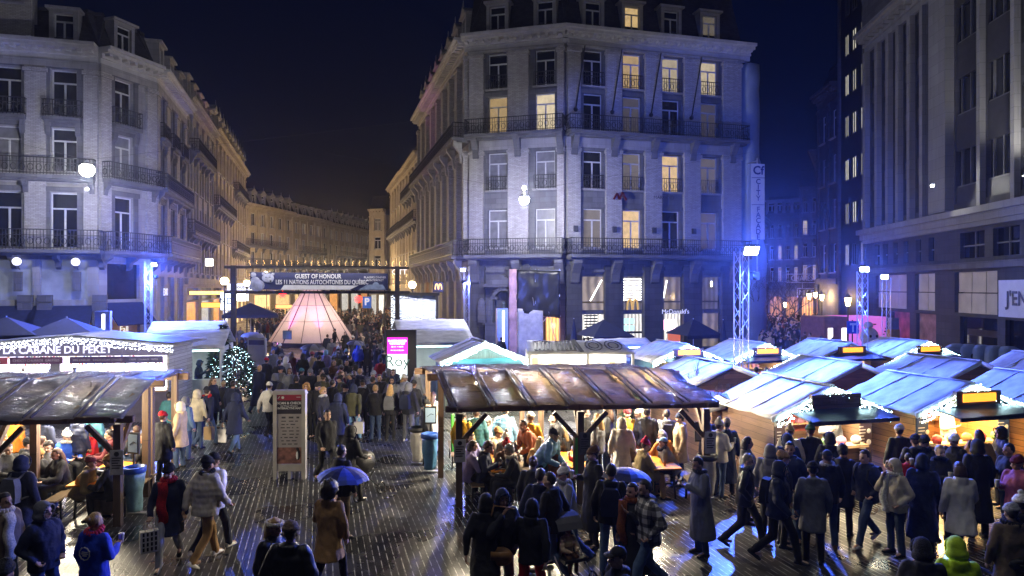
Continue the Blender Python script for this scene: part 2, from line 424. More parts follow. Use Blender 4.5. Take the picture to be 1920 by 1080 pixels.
class Facade:
    """one wall of a building in its own frame: x along, y inward, z up; its pieces become parts of the building"""
    def __init__(s, bld, P0, P1, z0, z1, mat, th=.45):
        s.b = bld; s.P, s.a, s.L = frame_of(P0, P1); s.z0, s.z1, s.mat, s.th = z0, z1, mat, th; s.op = []
        s.extra = MB(); s.pil = MB()
    def M(s, x=0, y=0, z=0):
        c, sn = math.cos(s.a), math.sin(s.a)
        return Vector((s.P.x + c * x - sn * y, s.P.y + sn * x + c * y, z))
    def place(s, me, name, x=0, y=0, z=0, parent=None, mat=None):
        o = bpy.data.objects.new(name, me); COL.objects.link(o)
        o.parent = s.b
        o.location = s.M(x, y, z) - s.b.location; o.rotation_euler = (0, 0, s.a)
        if mat is not None: o.material_slots[0].link = 'OBJECT'; o.material_slots[0].material = mat
        return o
    def put(s, mb, name, mats, **k):
        return s.place(mb.mesh(name, mats), name, **k)
    def window(s, x, z, w, h, style='t', pane=None, sill=True, depth=.22, hole=True):
        if hole: s.op.append((x - w / 2, x + w / 2, z, z + h))
        fm, pmh, sm = window_meshes(w, h, style)
        o = s.place(fm, 'window', x, depth, z)
        p = part(o, pmh, 'pane', mat=pane)
        if sill: part(o, sm, 'sill', loc=(0, -depth + .12, 0))
        return o
    def hole(s, x0, x1, z0, z1): s.op.append((x0, x1, z0, z1))
    def wall(s, name='wall'):
        xs = sorted({0, s.L} | {min(max(v, 0), s.L) for o in s.op for v in o[:2]})
        zs = sorted({s.z0, s.z1} | {min(max(v, s.z0), s.z1) for o in s.op for v in o[2:]})
        m = MB()
        for i in range(len(xs) - 1):
            for j in range(len(zs) - 1):
                cx, cz = (xs[i] + xs[i + 1]) / 2, (zs[j] + zs[j + 1]) / 2
                if any(o[0] < cx < o[1] and o[2] < cz < o[3] for o in s.op): continue
                m.quad((xs[i], 0, zs[j]), (xs[i + 1], 0, zs[j]), (xs[i + 1], 0, zs[j + 1]), (xs[i], 0, zs[j + 1]))
        t = s.th
        for a, b, c, d in s.op:
            m.quad((a, 0, c), (a, 0, d), (a, t, d), (a, t, c)); m.quad((b, 0, d), (b, 0, c), (b, t, c), (b, t, d))
            m.quad((a, 0, d), (b, 0, d), (b, t, d), (a, t, d)); m.quad((b, 0, c), (a, 0, c), (a, t, c), (b, t, c))
        m.quad((0, t + .02, s.z0), (0, t + .02, s.z1), (s.L, t + .02, s.z1), (s.L, t + .02, s.z0))
        return s.put(m, name, s.mat)
    def pilaster(s, x0, x1, z0, z1, d=.22, mat=None, cap=True):
        m = MB(); m.box(x0, x1, -d, -.002, z0, z1)
        if cap:
            m.box(x0 - .08, x1 + .08, -d - .08, -.003, z1 - .35, z1 - .12); m.box(x0 - .06, x1 + .06, -d - .06, -.003, z0, z0 + .3)
        return s.put(m, 'pilaster', mat or s.mat)
    def band(s, z0, z1, d=.18, mat=None, x0=None, x1=None, name='string_course'):
        m = MB(); m.box(x0 or 0, s.L if x1 is None else x1, -d, -.004, z0, z1)
        return s.put(m, name, mat or s.mat)
    def cornice(s, z, h=1.0, d=.9, mat=None, step=.55, ext=(0, 0)):
        m = MB(); a, b = -ext[0], s.L + ext[1]
        for k, (f0, f1, dd) in enumerate(((0, .32, .18), (.32, .45, .32), (.62, .8, .8), (.8, 1, 1))):
            m.box(a, b, -d * dd, .3, z + h * f0 + .001, z + h * f1)
        m.box(a, b, -d * .3, .3, z + h * .45, z + h * .62)
        n = max(2, int((b - a) / step))
        for k in range(n):
            x = a + (b - a) * (k + .5) / n
            m.box(x - .11, x + .11, -d * .72, -d * .29, z + h * .46, z + h * .618)
        return s.put(m, 'cornice', mat or STONE['light'])
    def balcony(s, x0, x1, z, d=.9, h=1.0, slab=True, orn=.42, brackets=True, bstep=2.2):
        m = MB()
        if slab:
            m.box(x0, x1, -d - .06, -.005, z - .22, z); m.box(x0 + .05, x1 - .05, -d * .75, -.005, z - .34, z - .222)
            if brackets:
                n = max(2, int(round((x1 - x0) / bstep)) + 1)
                for k in range(n):
                    x = x0 + .2 + (x1 - x0 - .4) * k / (n - 1)
                    m.prism([(0, 0), (0, 0), (0, 0)], 0, 0) if False else None
                    pts = [(-.005, z - 1.15), (-.22, z - 1.0), (-.3, z - .7), (-d * .7, z - .45), (-d * .7, z - .342), (-.005, z - .342)]
                    vs = [(x - .14, y, zz) for y, zz in pts] + [(x + .14, y, zz) for y, zz in pts]; c = len(pts)
                    m.add(vs, [tuple(range(c)), tuple(range(2 * c - 1, c - 1, -1))] + [(q, c + q, c + (q + 1) % c, (q + 1) % c) for q in range(c)])
        o = s.put(m, 'balcony', STONE['dark'] if slab else MAT['iron']) if slab else None
        r = MB(); y = -d
        runs = [((x0, y), (x1, y))]
        if d > .3: runs += [((x0, y), (x0, -.01)), ((x1, -.01), (x1, y))]
        for (ax, ay), (bx, by) in runs:
            r.bar((ax, ay, z + h), (bx, by, z + h), .06, .05); r.bar((ax, ay, z + .1), (bx, by, z + .1), .04, .04)
            r.bar((ax, ay, z + h * .72), (bx, by, z + h * .72), .03, .03)
            L = math.hypot(bx - ax, by - ay); n = max(2, int(L / .17))
            for k in range(n + 1):
                t = k / n; px, py = ax + (bx - ax) * t, ay + (by - ay) * t
                r.bar((px, py, z + .002), (px, py, z + h), .026, .026)
            if L > .6:
                nn = max(1, int(L / orn))
                for k in range(nn):
                    t = (k + .5) / nn; px, py = ax + (bx - ax) * t, ay + (by - ay) * t; q = 8
                    ring = [(px + .15 * math.cos(2 * math.pi * i / q) * (bx - ax) / L, py + .15 * math.cos(2 * math.pi * i / q) * (by - ay) / L, z + h * .42 + .2 * math.sin(2 * math.pi * i / q)) for i in range(q)]
                    for i in range(q): r.bar(ring[i], ring[(i + 1) % q], .03, .03)
        ro = s.put(r, 'railing', MAT['iron'])
        if o is not None:
            ro.parent = o; ro.location = (0, 0, 0); ro.rotation_euler = (0, 0, 0)
        return o or ro
    def mansard(s, z, h, lean=1.1, ext=(0, 0), mat=None):
        m = MB()
        m.quad((-ext[0], -.1, z), (s.L + ext[1], -.1, z), (s.L + ext[1] * .3, lean, z + h), (-ext[0] * .3, lean, z + h))
        m.box(-ext[0] * .3, s.L + ext[1] * .3, lean - .12, lean + .25, z + h - .02, z + h + .16)
        m.quad((0, lean, z + h), (s.L, lean, z + h), (s.L, lean + 5, z + h + .6), (0, lean + 5, z + h + .6))
        m.quad((0, -.1, z), (0, lean, z + h), (0, lean + 5, z + h), (0, lean + 5, z)); m.quad((s.L, -.1, z), (s.L, lean + 5, z), (s.L, lean + 5, z + h), (s.L, lean, z + h))
        return s.put(m, 'roof', mat or MAT['slate'])
    def dormer(s, x, z, w=1.1, h=1.75, pane=None, ped=False, mat=None):
        m = MB(); t = .24
        m.box(-w / 2 - t, -w / 2, -.06, .9, 0, h + .1); m.box(w / 2, w / 2 + t, -.06, .9, 0, h + .1)
        m.box(-w / 2, w / 2, -.05, .9, -.0, .08); m.box(-w / 2 - t, w / 2 + t, -.06, 1.1, h + .1, h + .32)
        m.box(-w / 2 - t - .16, w / 2 + t + .16, -.25, 1.3, h + .32, h + .46)
        if ped:
            m.prism([(-w / 2 - t - .1, h + .46), (w / 2 + t + .1, h + .46), (0, h + 1.05)], -.2, 1.0)
            m.tube((0, -.1, h + 1.0), (0, -.1, h + 1.55), .07, .02, 6)
        o = s.put(m, 'dormer', mat or STONE['pale'], x=x, y=-.02, z=z)
        fm, pmh, sm = window_meshes(w, h, 't')
        f = part(o, fm, 'window', loc=(0, .12, .09)); f.scale = (1, 1, 1)
        pp = part(f, pmh, 'pane', mat=pane)
        # thing > dormer > window only goes two deep: the pane joins the dormer
        pp.parent = o; pp.location = (0, .12, .09)
        return o

def building(name, label, loc=(0, 0, 0)):
    return thing(name, label, 'building', loc)
rnd = random.Random(7)
GD, GB, LW, LP, LD = MAT['glass_dark'], MAT['glass_blind'], MAT['lit_warm'], MAT['lit_pale'], MAT['lit_dim']

# ---------------------------------------------------------------- corner building on the left
L1, L2 = Vector((-25.04, 42.0)), Vector((-23.7, 46.0))
L0 = L1 - RX * 11.0
L3 = L2 + DY * 10.5
lb = building('corner_building', 'grey stone corner building on the left with iron balconies and slate mansard roof', (L1.x, L1.y, 0))
def left_front(P0, P1, pxs, side=False, corner=False):
    f = Facade(lb, P0, P1, 0, 18.4, STONE['pale'])
    us = [u_at(p, P0, P1) for p in pxs] if not side else pxs
    for i, u in enumerate(us):
        if u < .8 or u > f.L - .7: pass
        f.window(u, 15.15, 1.35, 2.7, 't', GD if not side else rnd.choice([GD, GB]))
        f.window(u, 11.75, 1.35, 2.6, 't', rnd.choice([GD, GB]))
        f.window(u, 7.2, 1.45, 3.3, 't', rnd.choice([GD, GB]))
        f.balcony(u - 1.0, u + 1.0, 14.95, .45, 1.0, bstep=1.6)
        sur = MB()
        for zz, hh in ((15.15, 2.7), (11.75, 2.6), (7.2, 3.3)):
            sur.box(u - 1.02, u - .72, -.10, -.002, zz - .05, zz + hh + .25); sur.box(u + .72, u + 1.02, -.10, -.002, zz - .05, zz + hh + .25)
            sur.box(u - 1.1, u + 1.1, -.16, -.002, zz + hh + .05, zz + hh + .34)
        f.put(sur, 'window_surround', STONE['dark'])
        # frieze panel above the top window
        fr = MB(); fr.box(u - .7, u + .7, -.06, -.002, 18.42 - .45, 18.36); f.put(fr, 'frieze_panel', STONE['dark'])
    # pilasters between the windows
    edges = [0.0] + [(us[i] + us[i + 1]) / 2 for i in range(len(us) - 1)] + [f.L]
    for k, e in enumerate(edges):
        a, b = e - .55, e + .55
        if k == 0: a, b = .02, .75
        if k == len(edges) - 1: a, b = f.L - .75, f.L - .02
        f.pilaster(a, b, 7.05, 17.95, .2, STONE['brick'])
    f.band(17.95, 18.4, .22, STONE['pale'])
    f.band(11.0, 11.25, .14, STONE['pale'])
    f.cornice(18.4, 1.0, .95)
    f.balcony(.1, f.L - .1, 11.45, .75, 1.0, bstep=3.4)
    f.balcony(-.5 if not corner else 0, f.L + (.4 if not corner else 0), 7.05, 1.15, 1.15, bstep=2.4)
    f.mansard(19.4, 2.25, 1.0)
    for u in us: f.dormer(u, 19.42, 1.05, 1.7, GD)
    return f, us
f, us = left_front(L0, L1, [-100, 15, 120])
# ground floor of the front: shop windows over navy awnings
for i, u in enumerate(us):
    f.hole(u - 1.25, u + 1.25, 4.1, 6.45)
    fm = MB(); fm.box(u - 1.25, u + 1.25, .24, .28, 4.1, 6.45); f.put(fm, 'pane', pm('painted_pane_reflection', (.20, .22, .28), .15, .5, .8, emit=(.55, .62, .9), es=.10))  # bluish reflection on the glass painted in as a faint glow
    f.hole(u - 1.4, u + 1.4, .1, 2.7)
    fm = MB(); fm.box(u - 1.4, u + 1.4, .24, .28, .1, 2.7); f.put(fm, 'shop_window', curtain_lit('shop_lower', (1, .55, .2), .5, 1.5))
    aw = MB(); aw.loft([[(u - 1.55, -.02, 3.75), (u + 1.55, -.02, 3.75), (u + 1.55, -.02, 3.65), (u - 1.55, -.02, 3.65)], [(u - 1.75, -1.5, 2.55), (u + 1.75, -1.5, 2.55), (u + 1.75, -1.5, 2.45), (u - 1.75, -1.5, 2.45)]])
    aw.box(u - 1.75, u + 1.75, -1.52, -1.49, 2.2, 2.5)
    f.put(aw, 'awning', pm('navy_canvas', (.015, .022, .07), .8, .2))
    for q in (-1, 1):
        rp = MB()
        for k in range(9): rp.box(u + q * 1.95 - .38, u + q * 1.95 + .38, -.28 - .04 * (k % 2), -.004, .1 + k * .48, .1 + k * .48 + .45)
        f.put(rp, 'rusticated_pier', STONE['dark'])
f.band(6.5, 6.9, .25, STONE['dark'])
f.wall()
LFR = f
f, us = left_front(L1, L2, [232], corner=True)
f.hole(us[0] - 1.2, us[0] + 1.2, 4.1, 6.3); fm = MB(); fm.box(us[0] - 1.2, us[0] + 1.2, .24, .28, 4.1, 6.3); f.put(fm, 'pane', GD)
f.hole(us[0] - 1.25, us[0] + 1.25, .1, 2.9); fm = MB(); fm.box(us[0] - 1.25, us[0] + 1.25, .24, .28, .1, 2.9); f.put(fm, 'shop_window', pm('poster_brown', (.30, .16, .09), .5, .4, 3, emit=(.6, .3, .15), es=.12))
aw = MB(); u = us[0]; aw.loft([[(u - 1.4, -.02, 3.9), (u + 1.4, -.02, 3.9), (u + 1.4, -.02, 3.8), (u - 1.4, -.02, 3.8)], [(u - 1.5, -1.2, 2.6), (u + 1.5, -1.2, 2.6), (u + 1.5, -1.2, 2.5), (u - 1.5, -1.2, 2.5)]]); f.put(aw, 'awning', _M['navy_canvas'])
f.wall()
for body, z, s_, c in (('Fall', 2.2, .5, (1, .9, .7)), ('in love', 1.7, .42, (1, .45, .3))):
    t = f.place(text_mesh(body, s_, em('letter_%s' % s_, c, 1.2)), 'lettering', us[0], -.03, z)
f, us = left_front(L2, L3, [1.7, 5.2, 8.7], side=True)
for u in us:
    f.hole(u - 1.2, u + 1.2, .2, 5.6); fm = MB(); fm.box(u - 1.2, u + 1.2, .25, .29, .2, 5.6); f.put(fm, 'shop_window', LD)
f.wall()
t = text_mesh('EXKI', .7, em('letter_cool', (.8, .85, 1), .9)); f.place(t, 'lettering', 2.1, -.25, 4.5)
# taller block at the far left edge, with its own dormer windows
tb = Facade(lb, L1 - RX * 12, L1 - RX * 3.4, 19.3, 24.5, STONE['pale'])
for px in (18,): u = u_at(px, tb.P, tb.P + RX); tb.window(u, 19.7, 1.35, 2.3, 't', GD)
tb.pilaster(tb.L - 1.9, tb.L - .1, 19.3, 24.3, .15, STONE['brick']); tb.wall()

# ---------------------------------------------------------------- row up the boulevard, left side
def row_house(P0, P1, ztop, nwin, mat, label, floors=4, zg=5.6, seed=0, wpane=None, ped=False, shop=None, balc=(1, 3), dorm=True, corn=.9, single=False, wstyle='t', name='row_house'):
    q = random.Random(seed)
    P0 = Vector(P0[:2]); P1 = Vector(P1[:2])
    b = building(name, label, (P0.x, P0.y, 0))
    f = Facade(b, P0, P1, 0, ztop, mat)
    fh = (ztop - zg) / floors
    for k in range(nwin):
        u = f.L * (k + .5) / nwin; w = min(1.3, f.L / nwin * .5)
        for j in range(floors):
            f.window(u, zg + j * fh + .55, w, fh * .64, wstyle, (wpane or (lambda q: q.choice([GD, GD, GD, GB])))(q), sill=True)
        if dorm: f.dormer(u, ztop + corn, 1.0, 1.5, GD, ped)
    for k in range(nwin + 1):
        u = f.L * k / nwin; a, c = max(.02, u - .3), min(f.L - .02, u + .3)
        f.pilaster(a, c, zg + .1, ztop - .05, .16, mat)
    for j in balc: f.balcony(.15 if j == balc[0] else f.L * .15, f.L - .15 if j == balc[0] else f.L * .85, zg + j * fh + .3, .75, 1.0, orn=.6)
    f.band(zg - .5, zg, .3, mat); f.cornice(ztop, corn, .8, mat); f.mansard(ztop + corn, 2.3, 1.0)
    if shop:
        n = max(2, nwin // 2)
        for k in range(n):
            a, c = f.L * (k + .12) / n, f.L * (k + .88) / n
            f.hole(a, c, .15, 3.6); m = MB(); m.box(a, c, .24, .28, .15, 3.6); f.put(m, 'shop_window', q.choice(shop))
            f.hole(a, c, 3.75, zg - .8); m = MB(); m.box(a, c, .24, .28, 3.75, zg - .8); f.put(m, 'pane', q.choice([LD, GD]))
    f.wall()
    s = MB(); dep = 9
    s.quad((0, .47, 0), (0, dep, 0), (0, dep, ztop), (0, .47, ztop)); s.quad((f.L, .47, 0), (f.L, .47, ztop), (f.L, dep, ztop), (f.L, dep, 0))
    s.quad((0, dep, 0), (f.L, dep, 0), (f.L, dep, ztop), (0, dep, ztop)); s.quad((0, .1, ztop), (f.L, .1, ztop), (f.L, dep, ztop), (0, dep, ztop))
    f.put(s, 'rear_wall', mat)
    return b, f
SHOPW = [curtain_lit('shop_warm', (1, .62, .25), 1.6, 1.3), curtain_lit('shop_white', (.95, .9, .8), 1.5, 1.1), curtain_lit('shop_amber', (1, .42, .12), 1.2, .9)]
a = L3
for i, (ln, zt, nw, mt, lab) in enumerate((
        (15, 19.6, 5, STONE['pale'], 'pale stone row house next to the left corner building with dark box balconies'),
        (15, 20.4, 5, STONE['warm'], 'warm stone row house with pointed dormers, second along the left of the boulevard'),
        (17, 20.6, 6, STONE['warm'], 'ornate stone row house with round balconies at the bend on the left of the boulevard'))):
    b_ = a + DY * ln
    row_house(a, b_, zt, nw, mt, lab, seed=i + 3, ped=i > 0, shop=SHOPW, balc=(1, 3) if i != 1 else (2,))
    a = b_
# the bent row that closes the boulevard
A0, A1 = Vector((-43.5, 106)), Vector((-33.2, 161))
d_ = (A1 - A0)
labs = ['long warm lit stone terrace closing the boulevard, nearest part of the bend', 'warm lit stone terrace in the middle of the boulevard bend with lit top windows', 'warm lit stone terrace at the far end of the boulevard bend']
cuts = [0, .36, .62, 1]
for i in range(3):
    row_house(A0 + d_ * cuts[i], A0 + d_ * cuts[i + 1], 17.6 - i * .2, [7, 5, 8][i], STONE['cream'], labs[i], floors=4, zg=5.2, seed=20 + i,
              wpane=lambda q: q.choice([GD, GD, GB, GB, LD]), ped=i != 1, dorm=True, shop=SHOPW, balc=(1, 2), wstyle='x', name='terrace_building')
# ---------------------------------------------------------------- centre building
C0, C1, C2 = Vector((-3.07, 49.85)), Vector((3.69, 48.0)), Vector((17.1, 51.7))
CW = C0 + DY * 25
cb = building('hotel_building', 'big pale brick corner building in the middle with two long iron balconies, some windows lit', (C1.x, C1.y, 0))
def centre_front(P0, P1, pxs, lit, piers, ground=True, ext=(0, 0)):
    f = Facade(cb, P0, P1, 0, 21.7, STONE['dark'])
    us = [u_at(p, P0, P1) for p in pxs]
    for i, u in enumerate(us):
        for j, (z, h) in enumerate(((7.6, 2.75), (11.75, 2.65), (15.85, 2.55), (18.95, 2.5))):
            f.window(u, z, 1.4, h, 't', lit[i][j])
            if j in (1, 3): f.balcony(u - .78, u + .78, z - .02, .16, .95, slab=False, orn=.4)
            s = MB(); s.box(u - 1.02, u - .74, -.07, -.002, z, z + h + .2); s.box(u + .74, u + 1.02, -.07, -.002, z, z + h + .2); s.box(u - 1.06, u + 1.06, -.11, -.002, z + h + .02, z + h + .28)
            f.put(s, 'window_surround', STONE['dark'])
        f.dormer(u, 22.72, 1.15, 2.0, lit[i][4])
    for a, c in piers:
        x0, x1 = u_at(a, P0, P1), u_at(c, P0, P1)
        f.pilaster(x0, x1, 7.2, 14.6, .3, STONE['brick']); f.pilaster(x0, x1, 15.7, 21.5, .3, STONE['brick'])
        br = MB()
        xm = (x0 + x1) / 2
        pts = [(-.3, 14.0), (-.42, 14.05), (-.5, 14.6), (-.95, 15.2), (-.95, 15.38), (-.3, 15.38)]
        vs = [(xm - .22, y, z) for y, z in pts] + [(xm + .22, y, z) for y, z in pts]; c_ = len(pts)
        br.add(vs, [tuple(range(c_)), tuple(range(2 * c_ - 1, c_ - 1, -1))] + [(q, c_ + q, c_ + (q + 1) % c_, (q + 1) % c_) for q in range(c_)])
        f.put(br, 'console', STONE['dark'])
        f.pilaster(x0 - .1, x1 + .1, 0, 6.4, .35, STONE['darker'])
        br = MB(); pts = [(-.36, 5.1), (-.5, 5.2), (-.62, 5.8), (-1.1, 6.5), (-1.1, 6.74), (-.36, 6.74)]
        vs = [(xm - .3, y, z) for y, z in pts] + [(xm + .3, y, z) for y, z in pts]
        br.add(vs, [tuple(range(c_)), tuple(range(2 * c_ - 1, c_ - 1, -1))] + [(q, c_ + q, c_ + (q + 1) % c_, (q + 1) % c_) for q in range(c_)])
        f.put(br, 'console', STONE['dark'])
    f.band(21.5, 21.7, .34, STONE['pale']); f.cornice(21.7, 1.05, 1.1, STONE['light'], ext=ext)
    f.band(14.6, 15.3, .18, STONE['pale'])
    f.balcony(0, f.L, 15.6, 1.05, 1.05, brackets=False); f.balcony(0, f.L, 7.1, 1.25, 1.1, brackets=False, orn=.36)
    f.band(5.9, 6.75, .2, STONE['dark'])
    f.mansard(22.72, 4.6, 1.5)
    return f, us
n = GD
f, us = centre_front(C0, C1, [933, 1022], [(GB, GB, LW, n, n), (GB, GB, LP, n, n)], [(882, 908), (954, 992), (1046, 1059)], ext=(.3, .3))
# fountain recess: blank blue stone behind it
f.wall()
f2, us = centre_front(C1, C2, [1112, 1185, 1258, 1330], [(LD, n, n, n, n), (LW, LD, LD, LW, LW), (n, LW, n, LP, n), (LD, LD, LD, LP, LD)],
                     [(1062, 1086), (1134, 1163), (1207, 1238), (1280, 1310), (1352, 1386)], ext=(.3, .6))
INT = [curtain_lit('shop_int_a', (.50, .40, .32), .5, .5), curtain_lit('shop_int_b', (.42, .38, .36), .5, .8)]
warmint = em('shop_back', (1, .86, .62), 1.6)
for i, u in enumerate(us):
    f2.hole(u - .98, u + .98, 3.25, 5.6); f2.hole(u - .98, u + .98, .5, 2.95)
    m = MB(); m.box(u - .98, u + .98, .30, .34, 3.25, 5.6); f2.put(m, 'pane', INT[i % 2])
    m = MB(); m.box(u - .98, u + .98, .30, .34, .5, 2.95); f2.put(m, 'shop_window', [SHOPW[1], SHOPW[1], SHOPW[1], INT[0]][i])
    fr = MB()
    for x in (u - .98, u + .9): fr.box(x, x + .08, .22, .30, .5, 5.6)
    fr.box(u - .9, u + .9, .22, .30, 2.95, 3.25); fr.box(u - .9, u + .9, .23, .29, 3.75, 3.85)
    f2.put(fr, 'shop_frame', MAT['brass'] if i == 0 else MAT['dark_frame'])
    tb_ = MB()
    if i in (0, 1, 2):
        if i == 1:
            for k in range(9): tb_.box(u - .85, u + .85, .27, .29, 3.95 + k * .18, 4.0 + k * .18)
        tb_.bar((u - (.1 if i == 0 else .5), .25, 3.9), (u + (.75 if i == 0 else -.2), .25, 5.35), .05, .05)
        if i == 1: tb_.bar((u + .45, .25, 3.95), (u + .25, .25, 5.0), .05, .05)
        f2.put(tb_, 'tube_light', em('tube_light', (1, .98, .92), 7))
    # blinds, menu screens and a neon sign behind the lower panes
    s = MB()
    if i == 0:
        for k in range(12): s.box(u - .55, u + .45, .27, .29, .6 + k * .2, .7 + k * .2)
        f2.put(s, 'blind', MAT['black'])
    elif i == 1:
        for k in range(2):
            for j in range(3): s.box(u - .9 + j * .42, u - .55 + j * .42, .27, .29, 1.75 + k * .5, 2.12 + k * .5)
        f2.put(s, 'menu_screen', em('menu_screen', (.35, .75, .8), 1.6))
        s = MB(); s.box(u - .98, u + .98, .26, .268, 1.55, 1.7); s.box(u - .98, u - .92, .26, .268, 1.7, 2.9); f2.put(s, 'menu_frame', MAT['black'])
    elif i == 2:
        s.box(u - .75, u + .5, .27, .29, 1.75, 2.5); f2.put(s, 'neon_sign', em('neon_pink', (1, .55, .65), 3))
        s = MB(); s.box(u - .1, u + .9, .26, .28, .9, 1.6); f2.put(s, 'window_poster', em('poster_red', (.8, .2, .12), .6))
    else:
        s.box(u + .3, u + .4, .25, .29, 4.9, 5.3); f2.put(s, 'tube_light', em('tube_light', (1, .98, .92), 7))
# arched M emblem on the second shop window and the shop name by the third
mm = MB(); u = us[1]
for q in (-1, 1):
    pts = [(u + q * (.22 + .2 * math.cos(t)), 3.25 + .75 * math.sin(t)) for t in [math.pi * k / 10 for k in range(11)]]
    for k in range(10): mm.bar((pts[k][0], -.1, pts[k][1]), (pts[k + 1][0], -.1, pts[k + 1][1]), .1, .1)
f2.put(mm, 'emblem', em('arch_gold', (.8, .5, .12), .35))
f2.place(text_mesh("McDonald's", .46, em('sign_white', (.75, .75, .85), .7)), 'lettering', us[2] + .1, -.5, 3.1)
f2.place(text_mesh('MARRIOTT', .34, pm('letter_dark', (.05, .05, .06), .5)), 'lettering', us[2] - .75, -.42, 11.25)
em_ = MB(); x = us[1] - 1.15
for p in (((-.45, 0), (-.2, .45)), ((-.2, .45), (0, 0)), ((0, 0), (.22, .5)), ((.22, .5), (.5, -.02))): em_.bar((x + p[0][0], -.45, 11.0 + p[0][1]), (x + p[1][0], -.45, 11.0 + p[1][1]), .1, .12)
f2.put(em_, 'emblem', pm('emblem_red', (.10, .006, .006), .5))
for px in (1082, 1150, 1222, 1297):      # leaning flagpoles on the top storey
    u = u_at(px, C1, C2); m = MB(); m.tube((u - .25, -.45, 17.2), (u + .12, -1.2, 21.3), .05, .04, 6); m.ball((u - .26, -.42, 17.1), .16, 8, 5); f2.put(m, 'flagpole', MAT['black'])
for px in (1076, 1148, 1222, 1296):
    u = u_at(px, C1, C2); m = MB(); m.box(u - .14, u + .14, -.5, -.3, 8.7, 9.1); f2.put(m, 'wall_light', MAT['dark_frame'])
f2.wall()
f3 = Facade(cb, CW, C0, 0, 21.7, STONE['pale'])
for k in range(8):
    u = f3.L * (k + .5) / 8
    for j, (z, h) in enumerate(((7.6, 2.75), (11.75, 2.65), (15.85, 2.55), (18.95, 2.5))):
        f3.window(u, z, 1.3, h, 't', rnd.choice([GD, GD, GB]))
    f3.dormer(u, 22.72, 1.1, 1.8, GD, True)
    f3.hole(u - 1.1, u + 1.1, .2, 5.5); m = MB(); m.box(u - 1.1, u + 1.1, .25, .29, .2, 5.5); f3.put(m, 'shop_window', SHOPW[k % 3] if k < 5 else INT[1])
for k in range(9):
    u = f3.L * k / 8; f3.pilaster(max(.02, u - .5), min(f3.L - .02, u + .5), 7.2, 14.6, .45, STONE['brick']); f3.pilaster(max(.02, u - .45), min(f3.L - .02, u + .45), 15.7, 21.5, .4, STONE['brick'])
    f3.pilaster(max(.02, u - .5), min(f3.L - .02, u + .5), 0, 6.2, .45, STONE['warm'])
    for zz in (15.38, 6.86):
        br = MB(); xm = min(max(u, .4), f3.L - .4)
        pts = [(-.5, zz - 1.6), (-.62, zz - 1.5), (-.7, zz - .8), (-1.1, zz - .25), (-1.1, zz), (-.5, zz)]
        vs = [(xm - .22, y, z) for y, z in pts] + [(xm + .22, y, z) for y, z in pts]
        br.add(vs, [tuple(range(6)), tuple(range(11, 5, -1))] + [(q, 6 + q, 6 + (q + 1) % 6, (q + 1) % 6) for q in range(6)]); f3.put(br, 'console', STONE['pale'])
f3.cornice(21.7, 1.05, 1.1, STONE['light']); f3.balcony(0, f3.L, 15.6, 1.2, 1.05, brackets=False, orn=.8); f3.balcony(0, f3.L, 7.1, 1.25, 1.1, brackets=False, orn=.8)
f3.mansard(22.72, 4.0, 1.4); f3.wall()
s = MB(); e = C2 + DY * 18; dv = C1
for p, q_, zz in ((C2, e, 22.7), (e, CW + RX * 6, 22.7)):
    s.quad((p.x - dv.x, p.y - dv.y, 0), (q_.x - dv.x, q_.y - dv.y, 0), (q_.x - dv.x, q_.y - dv.y, zz), (p.x - dv.x, p.y - dv.y, zz))
s.build('rear_wall', STONE['dark'], cb)
# ---------------------------------------------------------------- boulevard, right side beyond the centre building
K1 = CW + DY * 15; K2 = K1 + DY * 17
row_house(K1, CW, 18.6, 5, STONE['cream'], 'warm lit cream building with stacked dark balconies behind the big corner building', floors=4, zg=5.2, seed=41, shop=SHOPW, balc=(2, 3), dorm=False)
row_house(K2, K1, 18.8, 5, STONE['cream'], 'warm lit cream building with a heavy cornice, further up the right side of the boulevard', floors=4, zg=5.2, seed=42, shop=SHOPW, balc=(2,), dorm=False)
E0 = XY(693, 122); E1 = XY(722, 121)
row_house(E0, E1, 17.6, 1, STONE['cream'], 'narrow cream stone building end with one window column at the far right of the boulevard', floors=4, zg=4.6, seed=43, shop=SHOPW, balc=(), dorm=False, corn=1.0)
# ---------------------------------------------------------------- big building on the right
def RW(Y): return Vector((21.4 + .1 * Y, Y))
Q0, Q1 = RW(52), RW(27)
rb = building('department_store', 'dark glazed building on the right with pale stone ribs above its shops', (Q0.x, Q0.y, 0))
f = Facade(rb, Q0, Q1, 0, 31, STONE['darker'])
def qu(px): return u_at(px, Q0, Q1)
dgl = pm('curtain_glass', (.02, .022, .026), .15, .4, .6, spec=.7)
ribs = [1629, 1651, 1672, 1691, 1713, 1737]
for a, c in [(1633, 1648), (1654, 1669), (1675, 1688), (1694, 1710), (1717, 1734), (1741, 1754)]:
    x0, x1 = qu(a), qu(c); f.hole(x0, x1, 9.6, 22.2)
    m = MB(); m.box(x0, x1, .26, .3, 9.6, 22.2); f.put(m, 'glazing', dgl)
    for k in range(4):
        m = MB(); m.box(x0, x1, .12, .25, 12.0 + k * 3.2, 13.1 + k * 3.2); f.put(m, 'spandrel', STONE['darker'])
for p in ribs:
    x = qu(p); f.pilaster(x - .2, x + .2, 9.2, 22.3, .35, STONE['grey'], cap=False)
x0, x1 = qu(1757), qu(1789); f.pilaster(x0, x1, 9.2, 31, .5, STONE['grey'], cap=False)
